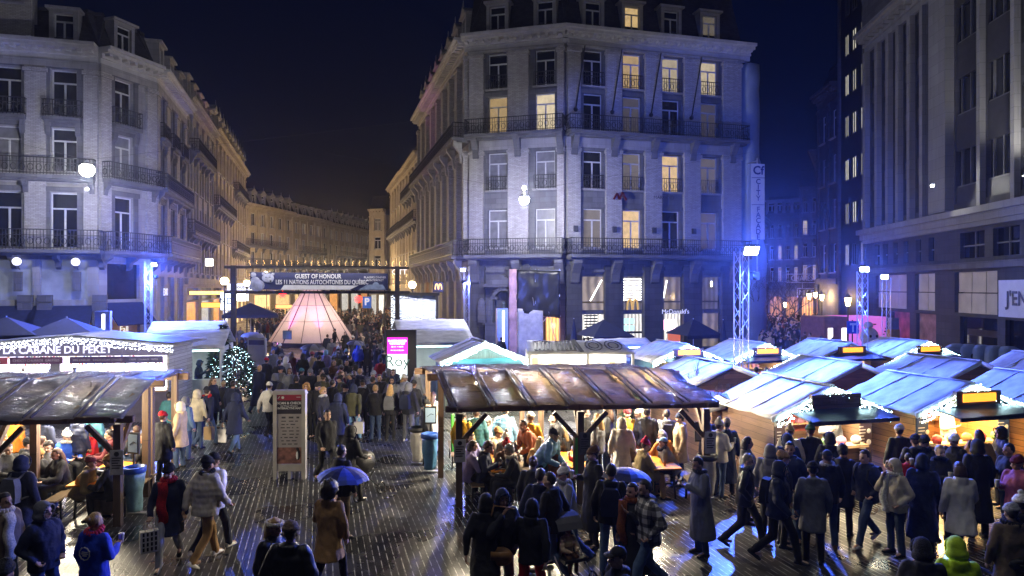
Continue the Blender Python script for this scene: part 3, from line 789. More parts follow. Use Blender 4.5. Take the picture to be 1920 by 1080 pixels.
for a, c in [(1791, 1841), (1849, 1906), (1913, 1990), (1998, 2100)]:
    x0, x1 = qu(a), qu(c); f.hole(x0, x1, 9.6, 30.5)
    m = MB(); m.box(x0, x1, .26, .3, 9.6, 30.5); f.put(m, 'glazing', dgl)
    for k in range(5):
        for za, zb_ in ((9.6, 10.5), (12.6, 13.7)):
            m = MB(); m.box(x0, x1, .07, .25, za + k * 4.1, zb_ + k * 4.1); f.put(m, 'spandrel', pm('spandrel', (.05, .05, .053), .5, .2, 2))
        m = MB(); xm = (x0 + x1) / 2
        for q in (-.34, 0, .34): m.box(xm + q * (x1 - x0) - .04, xm + q * (x1 - x0) + .04, .14, .255, 10.5 + k * 4.1, 12.6 + k * 4.1)
        m.box(x0, x1, .13, .252, 10.5 + k * 4.1, 10.6 + k * 4.1); f.put(m, 'window_frame', pm('bronze_frame', (.16, .16, .165), .45, .15))
for p in (1845, 1910, 1994):
    x = qu(p); f.pilaster(x - .16, x + .16, 9.2, 31, .3, STONE['grey'], cap=False)
f.cornice(22.3, 1.4, 1.0, STONE['grey'], step=.8)
cc = f.b.children[-1]
cc.scale = ((qu(1757) - 0) / f.L, 1, 1)
m = MB(); m.box(0, qu(1757), -.35, .3, 23.71, 30); f.put(m, 'attic', STONE['dark'])
fw = Facade(rb, Q0 + (Q0 - Q0), Q0 + (Q1 - Q0).normalized() * (qu(1757)), 23.7, 24, STONE['grey'])
for p in (1655, 1700, 1740): f.dormer(qu(p), 23.8, 1.1, 2.2, GD)
m = MB(); m.box(-.1, f.L, -.75, -.003, 8.75, 9.1); m.box(-.05, f.L, -.5, -.002, 8.35, 8.75); m.box(0, f.L, -.3, -.001, 8.1, 8.35); f.put(m, 'ledge', STONE['grey'])
for k, (a, c) in enumerate([(1640, 1650), (1656, 1664), (1675, 1683), (1694, 1703), (1717, 1728), (1741, 1752), (1800, 1846), (1862, 1912), (1925, 2010)]):
    x0, x1 = qu(a), qu(c); f.hole(x0, x1, 6.45, 7.9)
    fm = MB(); fm.box(x0, x1, .26, .3, 6.45, 7.9); f.put(fm, 'pane', GD)
    fm = MB(); fm.box((x0 + x1) / 2 - .04, (x0 + x1) / 2 + .04, .18, .255, 6.45, 7.9); fm.box(x0, x1, .19, .257, 7.1, 7.18); f.put(fm, 'window_frame', _M['bronze_frame'])
m = MB(); m.box(0, f.L, -.45, -.002, 5.85, 6.2); f.put(m, 'ledge', STONE['dark'])
blind = pm('shop_blind', (.62, .60, .58), .7, .12, 1.2)
for a, c, mt in [(1642, 1700, blind), (1716, 1753, blind), (1790, 1870, blind)]:
    x0, x1 = qu(a), qu(c); f.hole(x0, x1, 3.4, 5.7); m = MB()
    nn = max(2, int((x1 - x0) / 1.3))
    for k in range(nn):
        xa, xb = x0 + (x1 - x0) * k / nn + .03, x0 + (x1 - x0) * (k + 1) / nn - .03
        m.box(xa, xb, .2, .24, 3.4, 4.5); m.box(xa, xb, .22, .26, 4.56, 5.7)
    f.put(m, 'shop_fascia', mt)
for a, c, mt in [(1672, 1706, pm('poster_pink', (.38, .10, .12), .5, .6, 1.6)), (1718, 1755, pm('poster_tan', (.36, .22, .18), .5, .5, 1.4)), (1800, 1870, GD), (1885, 1990, GD)]:
    x0, x1 = qu(a), qu(c); f.hole(x0, x1, .1, 3.2); m = MB(); m.box(x0, x1, .2, .24, .1, 3.2); f.put(m, 'shop_window', mt)
m = MB()
for k, x in enumerate((qu(1820), qu(1838), qu(1858))):
    for j in range(3): m.box(x - .5, x + .45, .1, .19, .6 + j * .8, .95 + j * .8)
f.put(m, 'shelf', MAT['black'])
x0, x1 = qu(1880), qu(2010); m = MB(); m.box(x0, x1, -.2, -.004, 3.35, 5.2); f.put(m, 'shop_sign', pm('sign_board_white', (.6, .6, .6), .6, .05))
t = text_mesh("J'EN", .98, MAT['black'], bold=.02); f.place(t, 'lettering', qu(1885) + 1.3, -.23, 4.25)
f.wall()
m = MB(); m.box(.0, f.L, .5, 14, 0.0, 30.9); f.put(m, 'rear_block', STONE['darker'])
# dark slim building beside it with three columns of lit windows
S0, S1 = RW(57.4), RW(52.05)
sb = building('office_block', 'tall black office block with three columns of lit windows beside the ribbed building', (S0.x, S0.y, 0))
f = Facade(sb, S0, S1, 0, 34, MAT['black'])
office = curtain_lit('office_lit', (1, .95, .75), .8, 3)
for px in (1590, 1604, 1620):
    u = u_at(px, S0, S1)
    for k, z in enumerate((6.6, 9.9, 13.4, 16.9, 20.2, 23.4, 26.6)):
        f.window(u, z, .8, 1.7, 'dx', office if not (k == 0 and px == 1604) and not (k == 6 and px != 1620) else GD, sill=False, depth=-.09, hole=False)
for u in (.15, f.L - .15): f.pilaster(u - .14, u + .14, 0, 34, .2, STONE['dark'], cap=False)
f.wall(); m = MB(); m.box(0, f.L, .5, 12, 0, 33.9); f.put(m, 'rear_block', MAT['black'])
T0, T1 = RW(62.5), RW(57.5)
b_, f_ = row_house(T0, T1, 20.8, 2, STONE['darker'], 'unlit stone building with a bracketed cornice, left of the black office block', seed=51, balc=(), dorm=False, corn=1.2)
# far buildings of the street on the right
def lit_some(p):
    return lambda q: LP if q.random() < p else GD
row_house(XY(1440, 97), XY(1500, 95), 14.2, 4, STONE['dark'], 'low dark building with chimneys far down the street on the right', floors=3, zg=5.2, seed=61, wpane=lit_some(.35), balc=(), dorm=True, shop=SHOPW)
row_house(XY(1500, 92), XY(1556, 90), 17.2, 3, STONE['dark'], 'dark stone building with lit tall windows at the end of the side street', floors=4, zg=5.4, seed=66, wpane=lit_some(.3), balc=(2,), dorm=False, shop=SHOPW)
row_house(XY(1556, 88), RW(62.8), 16.5, 5, STONE['darker'], 'shadowed side building along the street on the right', floors=4, zg=5.0, seed=63, wpane=lit_some(.12), balc=(), dorm=False, shop=SHOPW)
row_house(XY(1388, 74), XY(1440, 98), 13.0, 5, STONE['darker'], 'unlit building on the left side of the street behind the wrapped scaffold', floors=3, zg=5.0, seed=64, wpane=lit_some(.2), balc=(), dorm=False, shop=SHOPW)
# ================================================================== market
BULB = em('bulb_cool', (.62, .95, 1.0), 28)
BULBW = em('bulb_white', (.85, .9, 1.0), 9)
BULBY = em('bulb_warm', (1, .66, .26), 3.5)
BULBF = em('bulb_fir', (.62, .95, 1.0), 9)
TRIM = pm('canvas_flap', (.012, .018, .03), .45, .3, 3, .3, 6)
SIGNO = em('sign_orange', (1, .40, .03), 1.5)
rl = random.Random(3)
def tarp(mb, a, b, c, d, nu=10, nv=6, amp=.03, seed=0, th=.05, mi=0):
    """rumpled sheet over the quad a-b-c-d (a,b lower edge; d,c upper edge), with thickness"""
    a, b, c, d = map(Vector, (a, b, c, d)); nrm = (b - a).cross(d - a).normalized(); vs = []
    for k in (0, 1):
        for j in range(nv + 1):
            for i in range(nu + 1):
                u, v = i / nu, j / nv
                p = (a * (1 - u) + b * u) * (1 - v) + (d * (1 - u) + c * u) * v
                q = noise.noise(p * 1.7 + Vector((seed * 7.3, 0, 0))) * amp + noise.noise(p * 4.5 + Vector((0, seed * 3.1, 0))) * amp * .35
                vs.append(p + nrm * (q - k * th))
    n1 = (nu + 1) * (nv + 1); fs = []
    I = lambda i, j, k=0: k * n1 + j * (nu + 1) + i
    for j in range(nv):
        for i in range(nu):
            fs.append((I(i, j), I(i + 1, j), I(i + 1, j + 1), I(i, j + 1))); fs.append((I(i, j, 1), I(i, j + 1, 1), I(i + 1, j + 1, 1), I(i + 1, j, 1)))
    for i in range(nu):
        fs.append((I(i, 0, 1), I(i + 1, 0, 1), I(i + 1, 0), I(i, 0))); fs.append((I(i, nv), I(i + 1, nv), I(i + 1, nv, 1), I(i, nv, 1)))
    for j in range(nv):
        fs.append((I(0, j), I(0, j + 1), I(0, j + 1, 1), I(0, j, 1))); fs.append((I(nu, j, 1), I(nu, j + 1, 1), I(nu, j + 1), I(nu, j)))
    mb.add(vs, fs, mi)
def string_lights(pts, label, rows=3, step=.062, r=.022, mat=None, loc=(0, 0, 0), rz=0, jit=.035, group='strings of small lights'):
    m = MB()
    for k in range(len(pts) - 1):
        p, q = Vector(pts[k]), Vector(pts[k + 1]); L = (q - p).length; n = max(1, int(L / step))
        m.tube(p, q, .006, n=4, mi=1)
        for i in range(n):
            for j in range(rows):
                c = p.lerp(q, (i + .5 + rl.uniform(-.3, .3)) / n)
                m.octa((c.x + rl.uniform(-jit, jit) * .5, c.y - .03 - rl.uniform(0, jit), c.z - j * .085 + rl.uniform(-jit, jit)), r * rl.uniform(.75, 1.2))
    o = m.build('string_lights', [mat or BULB, MAT['white']])
    o.location = loc; o.rotation_euler = (0, 0, rz)
    return tag(o, label, 'string lights', group)
GOODS = [pm('goods_%d' % i, c, .6, .2) for i, c in enumerate([(.5, .06, .05), (.6, .45, .12), (.62, .58, .5), (.08, .16, .36), (.4, .22, .1), (.15, .32, .14), (.6, .25, .35)])]
def chalet(apex, label, w=3.0, dep=2.3, ea=1.9, ap=2.5, front=True, wall='dark_wood', lights=True, sign=None, flap=TRIM, inside=(1, .80, .5), power=90, seed=0, back=None, menu=True, rz=TH, roofm='white_tarp', slights=None, boards=None):
    x, y = apex
    t = thing('market_chalet', label, 'market stall', (x, y, 0), rz, 'wooden market chalets')
    wm = MAT[wall] if isinstance(wall, str) else wall; h = w / 2 - .12; sl = (ap - ea) / (w / 2)
    zt = lambda xx: ap - .09 - abs(xx) * sl
    m = MB()
    m.box(-h, -h + .06, .1, dep, 0, zt(h)); m.box(h - .06, h, .1, dep, 0, zt(h))
    zz = 1.86
    def gable(y0, y1, zb):
        m.prism([(-h, zb), (h, zb), (h, zt(h)), (0, zt(0)), (-h, zt(h))], y0, y1)
    gable(dep - .06, dep, 0)
    if front:
        gable(.1, .16, zz)
        m.box(-h + .06, -h + .32, .1, .16, 0, zz - .002); m.box(h - .32, h - .06, .1, .16, 0, zz - .002); m.box(-h + .32, h - .32, .1, .16, 0, 1.0)
    else:
        gable(.1, .16, 0)
    m.build('wall', wm, t)
    m = MB(); o = .16
    tarp(m, (-w / 2 - o, dep + .15, ea - o * sl), (-w / 2 - o, -.18, ea - o * sl), (0, -.18, ap), (0, dep + .15, ap), 10, 7, .045, seed)
    tarp(m, (w / 2 + o, -.18, ea - o * sl), (w / 2 + o, dep + .15, ea - o * sl), (0, dep + .15, ap), (0, -.18, ap), 10, 7, .045, seed + 50)
    # folded hem of the cover hanging over the gable
    for s in (-1, 1):
        m.bar((0, -.2, ap - .06), (s * (w / 2 + o), -.2, ea - o * sl - .05), .05, .13)
    if roofm == 'white_tarp':
        for s in (-1, 1):
            for yy in (dep * .3, dep * .72): m.bar((s * .02, yy, ap + .012), (s * (w / 2 + o), yy + .05, ea - o * sl + .012), .05, .02)
        m.bar((0, -.19, ap + .015), (0, dep + .15, ap + .015), .12, .03)
    m.build('roof', MAT[roofm] if isinstance(roofm, str) else roofm, t, smooth=True)
    if front:
        m = MB(); m.box(-h + .36, h - .36, -.22, .14, 1.0, 1.06); m.build('counter', MAT['pale_wood'], t)
        m = MB(); tarp(m, (-h + .2, -.95, 1.84), (h - .2, -.95, 1.84), (h - .2, .05, 2.0), (-h + .2, .05, 2.0), 12, 4, .03, seed + 9, .04)
        m.box(-h + .2, h - .2, -.97, -.94, 1.75, 1.84); m.build('awning', flap, t)
        if sign is not None:
            m = MB(); m.box(-.68, .68, -.34, -.24, 2.0, 2.32); so = m.build('sign_board', MAT['dark_wood'], t)
            if sign == 'orange':
                m = MB(); m.box(-.5, .5, -.365, -.342, 2.07, 2.27); m.build('sign_panel', SIGNO, so)
        # shelves of goods on the rear wall and in the window
        sh = MB()
        for z in (1.15, 1.45): sh.box(-h + .1, h - .1, dep - .4, dep - .07, z, z + .03)
        sh.build('shelf', MAT['pale_wood'], t)
        m = MB(); m.box(-h + .07, h - .07, dep - .075, dep - .062, .9, 1.86)
        m.build('back_panel', back or pm('panel_amber', (.55, .34, .12), .7, .3, 3), t)
        gi = 0
        for z in (1.18, 1.48):
            xx = -h + .2
            while xx < h - .25:
                ww = rl.uniform(.1, .3); m = MB()
                m.box(xx, xx + ww * .8, dep - .35, dep - .12, z, z + rl.uniform(.1, .24)); m.build('goods', rl.choice(GOODS), t, bevel=.015); xx += ww + .03
        xx = -h + .5
        for k in range(5):
            m = MB(); m.lathe([(.09, 0), (.12, .1), (.1, .16), (.04, .2)], (xx, -.05, 1.062), 10); m.build('goods', rl.choice(GOODS), t, smooth=True); xx += (2 * h - 1) / 4.2
        m = MB(); m.box(-h + .4, h - .4, .5, .56, 1.84, 1.87); m.build('tube_light', em('tube_warm', inside, 14), t)
        lamp('stall_light', 'AREA', (0, .7, 1.82), power, inside, t, w - 1, rot=(R(-12), 0, 0), size_y=.7); lamp('awning_light', 'AREA', (0, -.45, 1.80), power * .28, inside, t, w - .8, size_y=.12)
        if menu:
            for s in (-1, 1):
                m = MB(); m.box(s * (h - .19) - .17, s * (h - .19) + .17, .06, .095, .55, 1.8); mo = m.build('menu_board', boards or pm('menu_dark', (.05, .022, .02), .5, .3), t)
                m = MB(); q = random.Random(seed)
                for k in range(11):
                    z = 1.42 - k * .075; m.box(s * (h - .22) - .17, s * (h - .22) - .17 + q.uniform(.1, .2), .052, .058, z, z + .018)
                m.ball((s * (h - .22) + .1, .05, 1.32), (.06, .015, .06), 10, 6); m.ball((s * (h - .22) + .1, .05, 1.05), (.07, .015, .07), 10, 6); m.ball((s * (h - .22) + .06, .05, .82), (.045, .015, .045), 10, 6)
                m.build('menu_print', pm('menu_print', (.55, .48, .4), .6, .3), mo)
    if lights:
        e = w / 2 + .1
        string_lights([(-e, -.26, ea - .1), (0, -.26, ap - .03), (e, -.26, ea - .1)], slights or ('cool white string lights along the gable of the ' + label[:60]), loc=(x, y, 0), rz=rz)
    return t
def XYv(px, Y): v = XY(px, Y); return (v.x, v.y)
# front row, facing the square
ST_A = chalet(XYv(1550, 16.5), 'dark wooden chalet with plain sign board and brown menu boards', sign='plain', seed=1, power=260, back=pm('panel_red', (.5, .12, .08), .7, .5, 2.5), slights='cool white string lights on the gable with the plain dark sign board')
ST_B = chalet(XYv(1812, 17.0), 'honey coloured chalet with amber interior and glowing orange sign, nearest on the right', wall='orange_wood', sign='orange', seed=2, inside=(1, .62, .22), power=360, w=3.15, boards=pm('menu_blue', (.02, .03, .06), .5, .3), slights='cool white string lights over the amber chalet nearest on the right')
text(ST_A, 'Bretzelstube', .16, pm('menu_print', (.55, .48, .4), .6, .3), (-1.16, .045, 1.62), xs=.62)
text(ST_A, 'NORDMANN WALDHUTTE', .13, pm('sign_faint', (.16, .10, .06), .6), (0, -.345, 2.15))
text(ST_B, 'Bien', .14, MAT['white'], (-1.24, .045, 1.7)); text(ST_B, 'manger', .1, MAT['white'], (-1.24, .045, 1.58))
chalet(XYv(2035, 17.6), 'chalet cut off by the right edge, green lit plank side', wall='orange_wood', sign=None, seed=3, w=3.1, power=25, slights='cool white string lights at the right edge of the picture')
# little porch between the pavilion and the first chalet, with a corrugated lid
ST_P = chalet(XYv(1385, 18.4), 'low side stall with red interior under a ribbed grey lean-to lid', w=1.7, ea=1.72, ap=1.86, dep=1.6, lights=False, sign=None, seed=4, power=18, back=_M['panel_red'], roofm=pm('ribbed_lid', (.16, .15, .15), .5, .2, stretch=(12, 1, 1)), menu=False)
# second row: their wooden backs face the square
for k, (px, Y, wl, lab) in enumerate(((1366, 20.6, 'dark_wood', 'chalet seen from behind, brown plank gable right of the long table pavilion'),
                                     (1606, 21.0, pm('red_cedar', (.42, .15, .05), .6, .3, 2, stretch=(1, 1, 9)), 'chalet seen from behind with reddish plank gable, second of the middle row'),
                                     (1828, 21.6, 'orange_wood', 'chalet seen from behind with honey plank gable, third of the middle row'))):
    chalet(XYv(px, Y), lab, front=False, wall=wl, lights=False, seed=10 + k, dep=2.4, w=3.1 if k < 2 else 3.2, ap=2.55, ea=1.95)
    if k:
        p = XY(px, Y); e = 1.65
        string_lights([(-e, 2.66, 1.85), (0, 2.66, 2.52)], 'string lights edging the far side of the roof with the %s gable' % ('reddish' if k == 1 else 'honey'), rows=1, loc=(p.x, p.y, 0), rz=TH)
chalet(XYv(2040, 22.5), 'pale roofed chalet of the middle row at the right edge', front=False, wall='orange_wood', lights=True, seed=15, dep=2.4, w=3.1, ap=2.55, ea=1.95, slights='string lights on the pale roof at the right edge of the middle row')
# third row, facing the square
chalet(XYv(1430, 29.2), 'bright chalet with orange sign left of the tall truss tower base row', w=3.1, seed=20, sign='orange', power=230, inside=(1, .9, .7), back=pm('panel_white', (.6, .58, .5), .6, .2), slights='string lights arching over the orange sign beside the tall truss')
chalet(XYv(1588, 29.8), 'chalet with lit orange sign and no gable lights in the rear row', w=2.9, seed=21, sign='orange', power=230, lights=False, inside=(1, .9, .7), back=_M['panel_white'])
chalet(XYv(1732, 30.2), 'chalet with orange sign and gable lights in front of the recycling containers', w=3.1, seed=22, sign='orange', power=20, slights='string lights on the chalet before the recycling containers')
chalet(XYv(1284, 28.6), 'chalet with orange sign and picture frieze behind the long pavilion', w=3.0, seed=23, sign='orange', power=230, inside=(.9, 1, .9), wall=pm('teal_wood', (.10, .22, .22), .6, .2), back=_M['panel_white'], slights='string lights on the chalet right behind the long pavilion')
ST_T = chalet(XYv(908, 27.6), 'pale green panelled chalet with turquoise awning left behind the long pavilion', w=3.4, ap=2.68, ea=1.98, seed=24, sign=None, flap=pm('teal_canvas', (.12, .42, .45), .7, .1), wall=pm('sage_wood', (.30, .36, .33), .6, .2, stretch=(9, 1, 1)), power=170, inside=(1, .85, .6), back=_M['panel_red'], slights='string lights on the pale green chalet', boards=pm('menu_white', (.55, .5, .4), .6, .3))
# market tent with a printed roof
p = XY(1090, 27.3)
t = thing('market_tent', 'open white tent with black line drawings printed on its sloping roof', 'market tent', (p.x, p.y, 0), R(3))
m = MB(); tarp(m, (-2.15, -.1, 2.25), (2.15, -.1, 2.25), (1.75, 1.5, 2.62), (-2.05, 1.5, 2.62), 14, 6, .03, 5); m.build('roof', MAT['white_tarp'], t, smooth=True)
m = MB()
def on_roof(x, v): return (x, -.1 + v * 1.6, 2.25 + v * .37 + .05)
for cx in (-1.45, -.55):
    for (a, b) in (((cx - .38, .12), (cx + .38, .12)), ((cx - .38, .85), (cx + .36, .85))): m.bar(on_roof(*a), on_roof(*b), .12, .02)
    for k in range(5): m.bar(on_roof(cx - .34 + k * .17, .2), on_roof(cx - .28 + k * .16, .8), .09, .02)
for cx in (.6, 1.4):
    for rr in (.34, .2):
        q = [on_roof(cx + rr * math.cos(a * .52), .5 + rr * 1.15 * math.sin(a * .52)) for a in range(13)]
        for k in range(12): m.bar(q[k], q[k + 1], .05, .02)
m.bar(on_roof(.02, .02), on_roof(-.12, .98), .16, .02)
m.build('roof_drawing', MAT['black'], t)
m = MB()
for x in (-2.05, .25, 2.05):
    for y in (0, 1.5): m.box(x - .05, x + .05, y - .05, y + .05, 0, 2.28)
m.build('frame', MAT['white'], t)
m = MB(); m.box(-2, 2, .1, .8, .85, .9); m.box(-2, 2, .1, .14, .1, .85); m.build('counter', MAT['white'], t)
m = MB(); m.box(-2.04, 2.04, 1.44, 1.47, .05, 2.3); m.build('back_panel', _M['panel_white'], t)
for k in range(22):
    x = -1.9 + k * .175; m = MB(); m.box(x, x + rl.uniform(.08, .15), .2, .5, .902, .9 + rl.uniform(.15, .5)); m.build('goods', rl.choice(GOODS), t, bevel=.02)
for k in range(12):
    x = -1.8 + k * .32; m = MB(); m.box(x, x + .22, 1.38, 1.43, 1.2, rl.uniform(1.5, 2.0)); m.build('goods', rl.choice(GOODS), t)
lamp('tent_light', 'AREA', (0, .6, 2.2), 330, (1, .92, .85), t, 3.6, size_y=.8)
# plain white tents behind
def white_tent(px, Y, w, d, z0, z1, label, rz=TH, power=30, col=(.85, 1, 1), ridge=True):
    p = XY(px, Y); t = thing('white_tent', label, 'market tent', (p.x, p.y, 0), rz)
    m = MB(); tarp(m, (-w / 2, 0, z0), (w / 2, 0, z0), (w / 2, d, z1), (-w / 2, d, z1), 12, 6, .05, px, .05)
    if ridge: tarp(m, (w / 2, 2 * d, z0), (-w / 2, 2 * d, z0), (-w / 2, d, z1), (w / 2, d, z1), 12, 6, .05, px + 3, .05)
    m.build('roof', MAT['white_tarp'], t, smooth=True)
    m = MB(); dd = 2 * d if ridge else d
    m.box(-w / 2 + .1, -w / 2 + .16, .1, dd - .1, 0, z0 - .06); m.box(w / 2 - .16, w / 2 - .1, .1, dd - .1, 0, z0 - .06); m.box(-w / 2 + .16, w / 2 - .16, dd - .16, dd - .1, 0, z0 - .06)
    m.build('wall', MAT['white'], t)
    m = MB(); m.box(-w / 2 + .17, w / 2 - .17, .12, .3, 0, 1.0); m.build('counter', pm('steel', (.4, .42, .44), .35, .2, metal=.6), t)
    lamp('tent_light', 'AREA', (0, d * .6, z0 - .15), power, col, t, w * .8, size_y=.6)
    m = MB(); m.box(-w / 2 + .2, w / 2 - .2, .14, .2, z0 - .14, z0 - .08); m.build('tube_light', em('tube_teal', (.6, 1, .95), 6), t)
    return t
white_tent(828, 31.5, 3.2, 1.7, 2.25, 2.85, 'white tent with a food counter beside the pink advertising screen', power=45)
white_tent(815, 38, 4.0, 1.8, 2.4, 3.0, 'white tent roof behind the food counter tent, by the curtain of lights', power=20)
white_tent(1180, 36, 3.0, 1.2, 1.8, 2.1, 'low white flat tent under the dark parasols', power=15)
WT = white_tent(338, 28.5, 3.3, 2.2, 2.3, 2.95, 'white tent beside the glowing drinks bar, lights under its front edge', power=80)
white_tent(345, 35, 3.6, 1.7, 2.45, 3.05, 'white tent roof right behind the tent beside the drinks bar', power=10)

# ---------------------------------------------------------------- drinks bar on the left
p = XY(130, 24.6)
PB = thing('drinks_bar', 'long glowing drinks bar with a low gable roof and a lit name board, left', 'market stall', (p.x, p.y, 0), R(6))
w = 8.6
m = MB(); x0, x1 = -6.2, 3.35; xa = .3
tarp(m, (x0, -.5, 2.62), (xa, -.5, 3.14), (xa, 2.6, 3.14), (x0, 2.6, 2.62), 12, 6, .03, 1, .06)
tarp(m, (xa, -.5, 3.14), (x1 + .5, -.5, 2.80), (x1 + .5, 2.6, 2.80), (xa, 2.6, 3.14), 12, 6, .03, 2, .06)
m.build('roof', pm('grey_tarp', (.34, .34, .36), .5, .2, 2, .3, 7), PB, smooth=True)
m = MB(); m.prism([(x0, 2.38), (x1, 2.38), (x1, 2.70), (xa, 3.04), (x0, 2.55)], -.05, .02); m.box(x0, x1, -.05, .02, 0, 1.1)
nb = m.build('front_board', pm('bar_board', (.20, .18, .30), .6, .2), PB)
text(PB, 'LA CABANE DU PEKET', .36, em('sign_letters', (.75, .75, .95), .9), (-.35, -.07, 2.60), bold=.008)
m = MB(); m.box(x1 - .05, x1 + .02, .021, 2.4, 0, 2.68); m.box(x0, x1, 2.4, 2.46, 0, 2.6); m.build('wall', planks('white_plank', (.5, .5, .5), .13), PB)
m = MB(); m.box(x0, x1, -.25, .3, 1.1, 1.15); m.build('counter', MAT['pale_wood'], PB)
m = MB(); m.box(x0, x1 - .06, 2.3, 2.38, .9, 2.36); m.build('back_panel', em('bar_glow', (.95, .90, 1), 2.4), PB)
for z in (1.45, 1.78, 2.1):
    m = MB(); m.box(x0, x1 - .1, 1.95, 2.28, z, z + .03); m.build('shelf', MAT['white'], PB)
for txt, xc, ww, col in (('BUBBLE TEA', -2.75, 1.5, (.42, .10, .16)), ('CHOCO CHURROS  GAUFRES', -1.05, 1.75, (.16, .08, .18)), ('VIN CHAUD   CHOCOLAT CHAUD', 1.0, 1.9, (.12, .08, .2)), ('CREPE  CHURROS  FRITES', 2.55, 1.3, (.10, .09, .22))):
    m = MB(); m.box(xc - ww / 2, xc + ww / 2, -.10, -.06, 2.12, 2.37); b = m.build('banner', pm('bar_banner_%d' % int(xc * 10), col, .6, .2), PB)
    text(b, txt, min(.2, ww / len(txt) * 1.45), pm('banner_print', (.5, .45, .6), .6), (xc, -.105, 2.245))
m = MB(); m.box(-.62, -.3, -.04, .0, 1.15, 2.12); m.build('post', pm('bar_post', (.3, .3, .36), .6), PB)
k = 0
for z in (1.48, 1.81, 2.13):
    x = x0 + 3
    while x < x1 - .4:
        m = MB(); hh = rl.uniform(.15, .24); m.lathe([(.035, 0), (.035, hh * .6), (.014, hh * .75), (.014, hh)], (x, 2.05, z), 7); m.build('bottle', rl.choice(GOODS), PB)
        x += rl.choice([.1, .13, .3]); k += 1
        if k > 92: break
lamp('bar_light', 'AREA', (0, 1.0, 2.45), 700, (.85, .8, 1), PB, 6.0, size_y=1)
string_lights([(x0, -.58, 2.55), (xa, -.58, 3.06), (x1 + .4, -.58, 2.72)], 'white string lights under the roof edge of the long drinks bar', rows=3, mat=BULBW, loc=(p.x, p.y, 0), rz=R(6))

# ---------------------------------------------------------------- covered table pavilions
def clear_sheet(name, base, trans, f):
    m = bpy.data.materials.new(name); m.use_nodes = True; n = m.node_tree.nodes; l = m.node_tree.links; b = n['Principled BSDF']
    b.inputs['Base Color'].default_value = base + (1,); b.inputs['Roughness'].default_value = .15; b.inputs['Specular IOR Level'].default_value = .9
    tc = n.new('ShaderNodeTexCoord'); mp = n.new('ShaderNodeMapping'); mp.inputs['Scale'].default_value = (1.0, 3.4, 1); mp.inputs['Rotation'].default_value = (0, 0, .5); l.new(tc.outputs['Object'], mp.inputs[0])
    no = n.new('ShaderNodeTexNoise'); no.inputs['Scale'].default_value = 3.2; no.inputs['Detail'].default_value = 5; no.inputs['Roughness'].default_value = .68; no.inputs['Distortion'].default_value = .8; l.new(mp.outputs[0], no.inputs['Vector'])
    bu = n.new('ShaderNodeBump'); bu.inputs['Strength'].default_value = 1; bu.inputs['Distance'].default_value = .09; l.new(no.outputs[0], bu.inputs['Height']); l.new(bu.outputs[0], b.inputs['Normal'])
    tr = n.new('ShaderNodeBsdfTranslucent'); tr.inputs[0].default_value = trans + (1,); l.new(bu.outputs[0], tr.inputs['Normal'])
    tp = n.new('ShaderNodeBsdfTransparent'); tp.inputs[0].default_value = (.9, .85, .75, 1)
    m1 = n.new('ShaderNodeMixShader'); m1.inputs[0].default_value = f; l.new(b.outputs[0], m1.inputs[1]); l.new(tr.outputs[0], m1.inputs[2])
    m2 = n.new('ShaderNodeMixShader'); m2.inputs[0].default_value = .14; l.new(m1.outputs[0], m2.inputs[1]); l.new(tp.outputs[0], m2.inputs[2]); l.new(m2.outputs[0], n['Material Output'].inputs[0])
    return m
CLEAR = clear_sheet('clear_sheet', (.16, .125, .085), (.48, .38, .24), .27); SILVER = clear_sheet('silver_sheet', (.34, .35, .42), (.3, .3, .36), .2)
